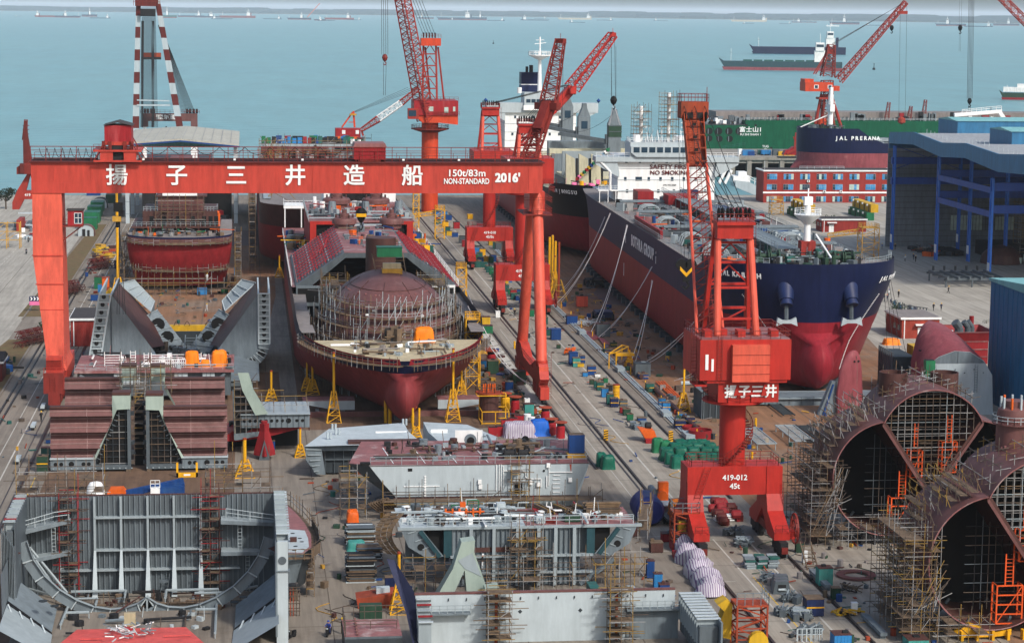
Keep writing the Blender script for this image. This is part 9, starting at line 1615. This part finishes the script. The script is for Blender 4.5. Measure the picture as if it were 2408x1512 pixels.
x,y,_=G(20,585);m=MB(_H);[m.bar((x+a,y+b_,0),(x+a,y+b_,7.5),.16) for a in (-4,-.5,3.2) for b_ in (0,4)];[m.bar((x-4,y,zz),(x+3.2,y,zz),.12) for zz in (2.5,5,7.5)];m.bar((x-4,y,2.5),(x-.5,y,5),.1).bar((x-.5,y,2.5),(x+3.2,y,5),.1).bar((x-4,y,5),(x-.5,y,7.5),.1).bar((x+3.2,y,5),(x+3.2,y+4,7.5),.1);tag(m.build('yellow_staging'),'tall yellow staging frame at the left edge of the road',BB)
m=MB(_b);q=random.Random(37)
for i in range(26):px,py=66+q.uniform(-22,22),545+q.uniform(-22,20);x,y,_=G(px,py);m.m(q.choice([_b,_d,_m,_c,_e])).cb(x,y,0,q.uniform(1,3),q.uniform(1,4),q.uniform(.4,1.3),q.uniform(0,1))
tag(m.build('steel_pieces'),'grey and maroon steel pieces laid out on the left road',_b,kind=_K);x,y,_=G(246,460);tag(MB(_j).cb(x-4,y,0,5,3,2.6).build('blue_tanks'),'bright blue tank crate on the quay road seen under the gantry','crate')
for i,(cx,cy,lab) in enumerate(((145,960,'left pale grey grating table on the right berth'),(455,940,'right pale grey grating table on the right berth'))):
 px,py=(2612+cx/2.326)/1.5,(1150+cy/2.326)/1.5;x,y,_=G(px,py);m=MB(_f);y-=6
 m.path([(x-1.6,y,1.1),(x+1.6,y,1.1),(x+1.6,y+14,1.1),(x-1.6,y+14,1.1),(x-1.6,y,1.1)],.12);[m.box(x-1.6,x+1.6,y+j*1.1,y+j*1.1+.22,1.0,1.1) for j in range(13)];m.bar((x,y,1.1),(x,y+14,1.1),.1);[m.bar((x+a,y+b_,0),(x+a,y+b_,1.1),.08) for a in (-1.5,1.5) for b_ in (0.2,4.5,9,13.8)];tag(m.build('grating_table'),lab,'table')
for i,(p0,p1) in enumerate((((215,590),(400,730)),((500,810),(680,930)))):
 a=G((2612+p0[0]/2.326)/1.5,(1150+p0[1]/2.326)/1.5,.4);b_=G((2612+p1[0]/2.326)/1.5,(1150+p1[1]/2.326)/1.5,.4);m=MB(_n).ladder(a,b_,2.0,18,.14);tag(m.build('rail_track'),('longer upper' if i==0 else 'shorter lower')+' ladder-like steel track lying on the right berth','track')
t=thing('block_stand','grey rib-sided block on the right berth behind the near crane column',_D,G(1690,985));x,y,_=G(1680,985);m=MB(_n).box(x-2.2,x+4.5,y,y+7,0,4.8);m.m(_b);m.box(x-2.6,x+4.8,y-.3,y+8,4.8,5.0);[m.box(x-2.3,x-2.2,y+i,y+i+.15,0,4.8) for i in range(8)];[m.box(x-2+i*1.1,x-1.9+i*1.1,y-.2,y,0,4.8) for i in range(6)];m.m(_d).bar((x-4,y+10,4.6),(x+3,y+9,4.8),.4,8);m.build(AO,t)
x,y,_=G(2265,668);m=MB(_e);[m.box(x-7+i*3,x-6.6+i*3,y-8,y+8,2.2,2.8) for i in range(6)];[m.box(x-7.4,x+8.6,y-7+j*5,y-6.6+j*5,1.8,2.3) for j in range(4)];[m.bar((x-7+i*7,y-7+j*14,0),(x-7+i*7,y-7+j*14,2),.25) for i in range(3) for j in range(2)];[m.m(_n).cb(x-6+i*3,y+7,2.8,.5,.5,1.2) for i in range(5)];tag(m.build('steel_table'),'large grey steel grid table on the plaza before the hall','table')
for px,py,lab in ((2135,738,'dark slatted barrier panel by the bicycles near the bow'),(2370-18,800-28,'dark slatted barrier panel above the red hopper')):x,y,_=G(px,py);m=MB(_e);[m.box(x-2.4+i*.5,x-2.2+i*.5,y-i*.8,y+.2-i*.8,.3,2.3) for i in range(10)];m.bar((x-2.4,y,2.3),(x+2.4,y-7.5,2.3),.1).bar((x-2.4,y,.3),(x+2.4,y-7.5,.3),.1);tag(m.build('barrier'),lab,'barrier')
m=MB(_M);q=random.Random(43)
for i in range(16):px,py=1690+q.uniform(-18,30),1205+q.uniform(-14,34);x,y,_=G(px+(py-1205)*.8,py);m.m(q.choice([_M,_M,_m])).lathe([(.45,-.7),(.6,-.5),(.6,.5),(.45,.7)],(x,y,.6+q.uniform(0,.5)),8,'x');m.cb(x+.4,y+.3,0,1,.9,.9,q.uniform(0,3))
tag(m.build('chock_fittings'),'maroon painted chocks and bollards gathered under the near crane portal','fittings',kind=_K)
def spot(px,py,fn,name,lab,cat,group=None,kind=None):x,y,_=G(px,py);m=MB(_b);fn(m,x,y,random.Random(int(px)));tag(m.build(name),lab,cat,group,kind)
def plates(m,x,y,q):[m.m(q.choice([_b,_f,_o,_b])).cb(x+q.uniform(-.15,.15)+(j%3)*1.5-1.5,y+(j%2)*1.2,.0+(j//6)*.3,1.3,1.1,.24,q.uniform(-.15,.15)) for j in range(30)]
def frames(m,x,y,q):[m.m(q.choice([_b,_e,_f])).bar((x+q.uniform(-1.4,1.4),y+q.uniform(-1,1),q.uniform(0,.8)),(x+q.uniform(-1.4,1.4),y+q.uniform(-1,1),q.uniform(.2,1.4)),.09) for j in range(26)];[m.m(_e).cb(x+q.uniform(-1.2,1.2),y+q.uniform(-1,1),0,.8,.7,.9,q.uniform(0,2)) for j in range(4)]
def fairlead(m,x,y,q):
 for j in range(3):m.m(_e).prism([(x-1.1+j*.3,0),(x+1.1+j*.3,0),(x+.8+j*.3,1.6),(x-.8+j*.3,1.6)],'y',y+j*1.4-1.4,y+j*1.4-.4);m.m(_a).box(x-.5+j*.3,x+.5+j*.3,y+j*1.4-1.43,y+j*1.4-1.4,.4,1.2);m.m(_d).bar((x-.45+j*.3,y+j*1.4-1.46,.6),(x+.45+j*.3,y+j*1.4-1.46,.6),.16,8)
def tables(m,x,y,q):[m.m(_f).box(x-1+j*.2,x+1+j*.2,y+j*1.2,y+j*1.2+.8,.9,1.0).bar((x-.9,y+j*1.2,0),(x-.9,y+j*1.2,.9),.06).bar((x+.9,y+j*1.2,0),(x+.9,y+j*1.2,.9),.06) for j in range(2)];frames(m,x,y,q)
for px,py,fn,nm,lab,cat in ((1705,1225,lambda m,x,y,q:[m.m(_c).cb(x-.9+j%2*1.5,y,.15+.3*(j//2),1.2,1.2,.18) for j in range(6)],'chair_stacks','two stacks of white seats on the near runway','seats'),(1725,1258,frames,AR,'grey welded frames beyond the pallet-like plates, upper heap',Aq),(1750,1285,tables,'grey_tables','grey work table and frames between the frame heaps',Aq),(1790,1335,plates,'plate_stack','stacked blue-grey cover plates on the near runway','plates'),(1810,1368,frames,AR,'grey welded frames just below the stacked cover plates',Aq),(1832,1390,fairlead,'fairlead_row','row of three dark grey roller fairleads on the near runway','fairleads'),(1858,1415,frames,AR,'grey angle frames right of the roller fairleads',Aq),(1846,1445,frames,AR,'brownish grey brackets below the roller fairleads',Aq),(1885,1455,tables,'grey_tables','grey trolley table left of the banded navy container',Aq),(1905,1490,frames,AR,'grey fittings heap below the banded navy container',Aq),(1900,1508,lambda m,x,y,q:[m.m(_d).bar((x-1.2+j*.5,y,0),(x-1.2+j*.5,y,1.5),.06) for j in range(6)] and m.rails([(x-1.3,y,0),(x+1.6,y,0)],1.5,.6,.05),'white_stand','white tube stand at the bottom of the near runway',_C)):spot(px,py,fn,nm,lab,cat)
x,y,_=G(1608,1290);t=thing('rusty_staging','rusty steel staging box with grey rails beside the near crane leg',BB,(x,y,0));m=MB(_A);m.lattice((x,y,0),(x,y,5),3.2,3,3.2,3,4,.12,.09,(0,1,0));m.box(x-1.7,x+1.7,y-1.6,y+1.6,5,5.15);m.m(_b).rails([(x-1.7,y-1.6,5.15),(x+1.7,y-1.6,5.15),(x+1.7,y+1.6,5.15),(x-1.7,y+1.6,5.15)],1.3,1,.05,True);m.m(_y).cb(x-.3,y,2.4,1,1,1.4);m.build(Ap,t)
x,y,_=G(1760,1520);t=thing('rusty_staging','rusty staging tower with yellow machine parts at the bottom of the runway',BB,(x,y,0));m=MB(_A);m.lattice((x,y,0),(x,y,5),3.4,3,3.4,3,4,.14,.1,(0,1,0));m.box(x-1.8,x+1.8,y-1.6,y+1.6,5,5.15);m.m(_b).rails([(x-1.8,y-1.6,5.15),(x+1.8,y-1.6,5.15),(x+1.8,y+1.6,5.15)],1.4,1,.05);m.build(Ap,t);m=MB(_y).prism([(x-3.6,1.0),(x-1.8,.6),(x-1.7,4.6),(x-2.4,5.2),(x-3.4,4.6),(x-2.6,3.8)],'y',y+1,y+3);m.lathe([(1.1,-.4),(1.1,.4)],(x+.6,y-1.9,1.2),14,'y');m.build_each('yellow_jaw',t)
m=MB(Ae);
x,y,_=G(1572,1215);t=thing('flatbed_trailer','long low flatbed trailer carrying orange and grey machine parts','trailer',(x,y,0));MB(_n).box(x-1.4,x+1.4,y-6,y+10,.8,1.1).build(Ay,t);[MB(_a).lathe([(.45,-.3),(.45,.3)],(x+a,y+b_,.45),10,'x').build(Bf,t) for a in (-1.2,1.2) for b_ in (-4,-2,6,8)]
tag(MB(_q).bar((x,y+4.6,1.9),(x+.5,y+8,1.9),.75,10).cb(x+.3,y+6,1.1,1.4,1,2.6).build(BC),'orange wrapped engine part on the flatbed trailer, far end',BD);tag(MB(_b).bar((x-.9,y+6,2.2),(x-.9,y+9,2.2),.5,10).cb(x-.9,y+7,1.1,.8,2,.7).build(BC),'grey cylinder part on the flatbed trailer beside the orange one',BD);b=MB();tarp(b,x+.4,y-3.5,1.1,2,2.6,2.2,5,_5);tag(b.build(BC,smooth=35),'orange tarpaulin-wrapped part on the near end of the flatbed trailer',BD);tag(MB(_f).box(x-1,x+1.2,y-.6,y+2.4,1.7,1.8).bar((x-.9,y,1.1),(x-.9,y,1.7),.06).bar((x+1.1,y,1.1),(x+1.1,y,1.7),.06).build('metal_table'),'bare metal table on the middle of the flatbed trailer','table')
for i,(px,py,w,d,h) in enumerate(((848,1285,3.6,3.2,2.6),(870,1320,3.0,3,1.8),(850,1370,3.4,3.4,3.2))):
 x,y,_=G(px,py);m=MB(_h);q=random.Random(i+60)
 for j in range(int(h/.16)):
  for e in range(5):m.m(q.choice([_h,_d,_a,_e])).box(x-w/2+q.uniform(-.25,.25),x+w/2+q.uniform(-.25,.25),y+e*d/5,y+e*d/5+d/6,j*.16,j*.16+.1)
 tag(m.build('plank_stack'),['back',Bb,Bd][i]+' of three weathered plank stacks left of the ribbed block','planks','weathered plank stacks')
x,y,_=G(882,1430);m=MB(_A).prism([(x-2,0),(x+1.6,0),(x+2.4,1.8),(x-2.2,1.2)],'y',y,y+3);m.m(_d).cb(x+1,y+1.4,1.3,1.6,1.2,.9);tag(m.build('skip'),'rusty open skip heaped with pale scrap near the bottom','skip');x,y,_=G(850,1455);tag(MB(_u).box(x-.2,x+2.4,y,y+1.6,0,1.5).build('bin'),'dark green bin in front of the rusty skip','bin')
x,y,_=G(684,1448);m=MB(_H);[m.m(random.Random(j).choice([_A,_H,_g])).bar((x-1.1+.35*j,y,0),(x-1.1+.35*j,y+.2,3.2),.07) for j in range(7)];[m.bar((x-1.1,y+e,zz),(x+1.1,y+e,zz),.06) for zz in (.6,1.5,2.4,3.1) for e in (0,1.2)];tag(m.build('rack'),'rusty yellow tube rack right of the open tank block','rack')
x,y,_=G(1955,1445);m=MB(_y);q=random.Random(71);[m.m(q.choice([_y,_H,_a])).bar((x+q.uniform(0,4),y+q.uniform(-1,.6),.1+q.uniform(0,.4)),(x+q.uniform(0,4),y+q.uniform(-1,.6),.2+q.uniform(0,.7)),.14) for j in range(16)];tag(m.build('yellow_scrap'),'heap of bent yellow rails near the tank staging',Be,kind=_K);x,y,_=G(1975,1392);m=MB(_h);q=random.Random(72);[m.m(q.choice([_h,_g,_a])).bar((x+q.uniform(0,3),y+q.uniform(-1,1),.1+q.uniform(0,.6)),(x+q.uniform(0,3),y+q.uniform(-1,1),.2+q.uniform(0,.8)),.09) for j in range(20)];tag(m.build('wood_scrap'),'small pile of broken planks below the flat ring',Be,kind=_K)
for px,py,l_,lab in ((1928,1370,8,'upper grey steel channel lying beside the right crane rail'),(2055,1480,8,'lower grey steel channel lying near the bottom right staging')):x,y,_=G(px,py);tag(MB(_b).box(x-.4,x+.4,y-l_/2,y+l_/2,.4,.8).box(x-.3,x+.3,y-l_/2+.3,y-l_/2+.6,0,.4).box(x-.3,x+.3,y+l_/2-.6,y+l_/2-.3,0,.4).build('steel_channel'),lab,'beam')
x,y,_=G(1912,1340);m=MB(_h);m.ladder((x,y,0),(x-.6,y+2,3.2),1.4,7,.09);m.bar((x-.7,y+2.6,0),(x-.7,y+2,3.2),.08).bar((x+.7,y+2.6,0),(x+.1,y+2,3.2),.08);m.m(_g).rails([(x-1.2,y+2,3.2),(x,y+2,3.2)],1.2,.8,.05);tag(m.build('step_ladder'),'wooden step platform beside the slim white cabinet','steps')
for i,(px,py) in enumerate(((1425,1035),(1781-4,1046-4))):x,y,_=G(px,py) if i==0 else G(*E1(900,785));m=MB(_r).box(x-.35,x+.35,y,y+.5,0,1.7);m.m(_a);[m.add([(x-.36,y-.01,.1+j*.4),(x+.36,y-.01,.3+j*.4),(x+.36,y-.01,.48+j*.4),(x-.36,y-.01,.28+j*.4)],[(0,1,2,3)]) for j in range(4)];tag(m.build('rail_buffer'),(Az if i==0 else AA)+' yellow and black striped buffer post at the end of the crane rail','buffer')
for px,py,lab in ((2098,690,'left slim yellow bollard'),(2670/1.0-900,1000,'')):
 pass
for px,py,lab in ((1777,1005,'farther slim yellow bollard on the right berth near the crane'),(1768,1085,'nearer slim yellow bollard beside the crane column'),(1210,820,'short yellow post beside the white runway strip')):x,y,_=G(px,py);tag(MB(_r).cyl(x,y,0,1.6,.2,10).build('bollard'),lab,'bollard')
m=MB(_a);q=random.Random(91)
for i in range(22):px,py=2090+q.uniform(0,60),712+q.uniform(-4,8);x,y,_=G(px+i*.6,py+(px-2090)*.35);m.m(q.choice([_a,_F,_e,_0]));m.lathe([(.32,-.04),(.32,.04)],(x,y-.5,.34),8,'x').lathe([(.32,-.04),(.32,.04)],(x,y+.5,.34),8,'x').bar((x,y-.4,.6),(x,y+.4,.75),.09).bar((x-.25,y-.5,.95),(x+.25,y-.5,.95),.04)
tag(m.build('parked_bicycles'),'dense row of parked scooters and bicycles by the hedge near the bow','bicycles',kind=_K)
def litter(name,lab,x0,x1,y0,y1,n,seed,cols,z=.02,big=1.2):
 m=MB(_a);q=random.Random(seed)
 for i in range(n):
  x,y=q.uniform(x0,x1),q.uniform(y0,y1);m.m(q.choice(cols));t=q.random()
  if t<.4:a=q.choice((0,pi/2,q.uniform(0,pi)));l_=q.uniform(.5,2.6);m.bar((x-cos(a)*l_/2,y-sin(a)*l_/2,z+.12),(x+cos(a)*l_/2,y+sin(a)*l_/2,z+.12+q.uniform(0,.3)),q.uniform(.04,.12),5)
  elif t<.8:m.cb(x,y,z,q.uniform(.3,big),q.uniform(.3,big),q.uniform(.1,big*.8),q.uniform(0,3))
  elif t<.93:c=[Vector((x+sin(k*.9+i)*1.2+k*.3*(i%3-1),y+k*1.1-3,z+.05)) for k in range(8)];m.path(c,.05)
  else:m.cyl(x,y,z,z+q.uniform(.6,1.1),q.uniform(.25,.4),8)
 return tag(m.build(name),lab,'litter',kind=_K)
LC=[_a,_n,_g,_h,_k,_A,_e,_u,_o,_H,_j,_V]
litter(_9,'loose hoses, timber and cut-offs between the gas carrier and the crane runway',44.5,51.5,372,560,330,1,LC,big=1.5)
litter(_9,'scattered scrap and dunnage under and beside the navy and red tanker',72,86,330,560,260,2,LC)
litter(_9,'scattered dunnage around the red stern block on the left berth',-31,-1,470,560,110,3,LC,big=.9)
litter(_9,'scattered bits on the runway between the crane rails',58.8,69,300,520,90,4,LC,big=.5)
litter(_9,'scattered bits on the near runway by the bottom edge',60,84,228,282,120,5,LC,big=.6)
litter(_9,'scrap and hoses on the floor between the lower hull blocks',8,52,240,330,230,6,LC,big=1.0)
litter(_9,'scattered bits around the lobed tanks and right berth',72,120,290,380,120,7,LC,big=.8)
litter(_9,'dark clutter along the left rail behind the gantry leg',-44,-30,330,640,150,8,LC,big=.9)
# ---------------- people ----------------
def figure(name,pose,jacket,trousers,cap):
 J={_C:[(0,0,.92),(0,0,1.18),(0,-.02,1.42),(0,-.03,1.54),(0,-.05,1.66),(-.1,0,.9),(-.11,-.02,.48),(-.11,0,.06),(-.11,-.16,.04),(.1,0,.9),(.12,.03,.48),(.12,.06,.06),(.12,-.1,.04),(-.2,0,1.4),(-.26,.03,1.13),(-.25,-.08,.88),(.2,0,1.4),(.27,.04,1.13),(.26,-.06,.88)],_4:[(0,0,.92),(0,-.02,1.18),(0,-.05,1.42),(0,-.07,1.54),(0,-.1,1.66),(-.1,0,.9),(-.11,-.16,.5),(-.11,-.26,.08),(-.11,-.42,.08),(.1,0,.9),(.11,.1,.5),(.11,.34,.14),(.11,.24,.04),(-.2,-.03,1.4),(-.26,.12,1.14),(-.25,.16,.9),(.2,-.03,1.4),(.26,-.14,1.15),(.24,-.34,1.02)],'ride':[(0,.1,.82),(0,.02,1.06),(0,-.06,1.28),(0,-.1,1.4),(0,-.14,1.52),(-.12,.06,.8),(-.2,-.34,.68),(-.2,-.28,.3),(-.2,-.42,.28),(.12,.06,.8),(.2,-.34,.68),(.2,-.28,.3),(.2,-.42,.28),(-.2,-.08,1.25),(-.3,-.26,1.06),(-.3,-.5,1.02),(.2,-.08,1.25),(.3,-.26,1.06),(.3,-.5,1.02)]}[pose]
 E=[(0,1),(1,2),(2,3),(3,4),(0,5),(5,6),(6,7),(7,8),(0,9),(9,10),(10,11),(11,12),(2,13),(13,14),(14,15),(2,16),(16,17),(17,18)]
 R_=[.15,.15,.16,.065,.11,.1,.075,.055,.045,.1,.075,.055,.045,.075,.055,.045,.075,.055,.045]
 me=bpy.data.meshes.new(name);me.from_pydata([Vector(p) for p in J],E,[]);ob=bpy.data.objects.new(name,me);COL.objects.link(ob);sk_=ob.modifiers.new(AG,'SKIN');sub=ob.modifiers.new('sub','SUBSURF');sub.levels=1;sub.render_levels=1
 for v,r in zip(me.skin_vertices[0].data,R_):v.radius=(r,r*.8)
 me.skin_vertices[0].data[0].use_root=True
 dg=bpy.context.evaluated_depsgraph_get();nm=bpy.data.meshes.new_from_object(ob.evaluated_get(dg));bpy.data.objects.remove(ob)
 nm.materials.clear();[nm.materials.append(MT[k]) for k in (jacket,trousers,AG,_a)]
 hz_=J[3][2];wz=J[0][2]
 for p in nm.polygons:
  c=p.center;near_hand=min((c-Vector(J[15])).length,(c-Vector(J[18])).length)<.09
  p.material_index=2 if (c.z>hz_-.03 or near_hand) else 3 if min((c-Vector(J[k])).length for k in (8,12))<.13 else 1 if (c.z<wz-.02 and abs(c.x)<.24 and c.z<J[15][2]+.3 and min((c-Vector(J[k])).length for k in (5,6,7,9,10,11))<.3) else 0
  p.use_smooth=True
 nm.name=name;return nm,J[4],cap
FIG={}
def person(px,py,lab,pose=_C,jacket=_P,trousers=_p,cap=_z,rz=0.,z=0.,at=None,s_=1.06):
 key=(pose,jacket,trousers,cap)
 if key not in FIG:FIG[key]=figure('person_body',*key)
 me,hd,cp=FIG[key];x,y,zz=at or G(px,py,z);t=thing('person',lab,'person',(x,y,zz),rz);t.scale=(s_,)*3
 o=bpy.data.objects.new(_3,me);COL.objects.link(o);o.parent=t
 h=MB(cp).lathe([(.135,-.02),(.15,.0),(.125,.05),(.1,.12),(.05,.155),(.01,.165)],(hd[0],hd[1],hd[2]+.02),10);h.m(AG);h.lathe([(.01,-.02),(.028,-.01),(.01,.025)],(hd[0],hd[1]-.1,hd[2]-.03),6);h.m(_a).cb(hd[0]-.04,hd[1]-.095,hd[2]+.0,.03,.02,.015).cb(hd[0]+.04,hd[1]-.095,hd[2]+.0,.03,.02,.015);h.build('helmet',t,smooth=50,world=False)
 return t
def scooter(px,py,lab,rz=0.,c=_a,at=None):
 x,y,z=at or G(px,py);t=thing('scooter',lab,'scooter',(x,y,z),rz)
 for yy in (-.62,.6):MB(_a).lathe([(.15,-.05),(.26,-.06),(.26,.06),(.15,.05)],(0,yy,.27),14,'x').build(Bf,t,world=False)
 m=MB(c).prism([(-.7,.55),(-.5,.95),(-.38,.95),(-.4,.45),(-.1,.32),(.1,.35),(.15,.68),(.75,.74),(.8,.5),(.6,.32),(-.1,.22),(-.5,.3)],'x',-.14,.14);m.build(_3,t,world=False);m=MB(_a).bar((0,-.5,.6),(0,-.45,1.05),.04).bar((-.32,-.42,1.05),(.32,-.42,1.05),.03);m.m(_d).cb(0,-.56,.88,.18,.1,.14);m.build('handlebar',t,world=False);MB(_i).box(-.13,.13,.1,.75,.72,.82).build('seat',t,world=False)
for a in ((97,992,'person in dark clothes walking beside the left crane rail',_4,_p,_p,_z,.4),(486,733,'person in white overalls walking on the bare brown berth floor',_4,_S,_S,_z,2.2),(1210,745,'person in black walking up the runway behind the hinged gantry leg',_4,_p,_p,_z,3.1),(601,614,'person in blue jacket standing beside the scaffolded red hull',_C,_6,_p,_z,1.),(804,1490,'person in black leaning at the brownish deck block, bottom edge',_C,_p,_h,_z,1.5),(388,675,'left of two workers standing behind the slung hook on the left berth',_C,_P,_p,_z,.3),(399,673,'right of two workers standing behind the slung hook on the left berth',_C,_P,_p,_z,2.),(2230,690,'person pushing a small cart on the plaza before the grid table',_4,_p,_p,_z,1.2),(2128,645-30,'left of two people close together before the hall',_4,_S,_p,_z,.6),(2153,616,'person beside the small orange skip before the hall',_C,_p,_p,_z,.5),(2105,588,'lone person in dark standing by the hall corner',_C,_p,_p,_z,3.),(2148,612,'right of two people close together before the hall',_4,_P,_p,_z,3.),(2195,731,'left of two people walking up the plaza road above the brick hut',_4,_p,_p,_z,.2),(2213,731,'right of two people walking up the plaza road above the brick hut',_4,_P,_p,_z,.1),(2090,698,'person in light blue standing by the parked scooters',_C,_S,_P,_6,1.),(2113,700,'person in black beside the slatted barrier near the scooters',_C,_p,_p,_z,2.),(2080,710,'left worker of the group by the hedge near the bow',_C,_P,_P,_z,1.),(2086,710,'right worker of the group by the hedge near the bow',_C,_P,_P,_q,4.),(2074,590-3,'person in dark blue seen past the tanker bow rail',_C,_6,_p,_z,1.),(1652,497,'person standing far up the runway near the numbered crane',_C,_p,_p,_z,0.) if 0 else (1200-3,760,'',)):
 if a[2]:person(a[0],a[1],a[2],*a[3:7],rz=a[7])
person(0,0,'person in dark jacket and pale trousers on the staging of the ribbed block',_C,_p,_S,_S,1.2,at=PY(1134,1338,259.5));person(0,0,'worker in white standing on the trunk deck edge above the domed tank',_C,_S,_S,_S,.4,at=PY(936,742,425));person(0,0,'worker in white on the scaffold at the foot of the red stern block',_C,_S,_S,_z,.4,at=(-9.6,540.6,3.6));person(0,0,'worker in blue among the scaffolding left of the domed tank',_C,_6,_6,_z,1.,at=PY(864,680+12,418));person(0,0,'person in navy on the low deck block beside the white ladders',_C,_P,_p,_z,1.,at=G(632,840,5.75) if 0 else (-10,403,5.8))
for i,(px,py,lab,rz,lab2,jk) in enumerate(((67,570,'farther dark scooter riding along the left road',.1,'rider of the farther scooter on the left road',_p),(62,598,'nearer dark scooter riding along the left road',.1,'rider of the nearer scooter on the left road',_P),(773,1494,'scooter with a rider in blue at the bottom of the yard',-.35,'rider in blue hooded jacket on the scooter at the bottom',_6))):scooter(px,py,lab,rz);p=G(px,py);person(0,0,lab2,'ride',jk,_P if i==2 else _p,_6 if i==2 else _a,rz,at=(p[0],p[1],.02),s_=1.0 if i<2 else 1.08)
scooter(686,1500,'parked black scooter beside the tube rack at the bottom',-.6)
# ---------------- look-alikes in a row: say which one of its row ----------------
by={}
for o in list(S.objects):
 if o.parent is None and o.get('group') and o.get(A2):by.setdefault(o[A2],[]).append(o)
NTH='first second third fourth fifth sixth seventh eighth ninth tenth eleventh twelfth thirteenth fourteenth fifteenth sixteenth seventeenth eighteenth nineteenth twentieth'.split()
for lab,os_ in by.items():
 if len(os_)<2:continue
 ctr=lambda o:(o.location if o.type=='EMPTY' else o.location+sum((Vector(c) for c in o.bound_box),Vector())/8)
 far_='far runway' in lab or ' block' in lab
 os_.sort(key=lambda o:ctr(o).y if far_ else ctr(o).x)
 for i,o in enumerate(os_):
  n_=NTH[min(i,19)];o[A2]=lab.split(' locker')[0]+' locker, '+n_+' of that colour '+('up the far runway from the near end' if far_ else 'from the left atop the scaffolded hull') if An in lab else lab+', '+n_+(' from the near end' if far_ else ' from the left')
  # ---------------- the air over the river ----------------
hz=bpy.data.materials.new(AS);hz.use_nodes=True;n=hz.node_tree.nodes;l=hz.node_tree.links
n.remove(n[AT]);pv=n.new('ShaderNodeVolumePrincipled');pv.inputs['Color'].default_value=(.80,.90,1,1);pv.inputs['Density'].default_value=3.0e-5;pv.inputs['Anisotropy'].default_value=-.05
l.new(pv.outputs[0],n['Material Output'].inputs['Volume']);MT[AS]=hz
tag(MB(AS).box(-210000,210000,-600,390000,-14,160).build(AS),'pale blue haze hanging over the river and yard',AS,kind=_K)
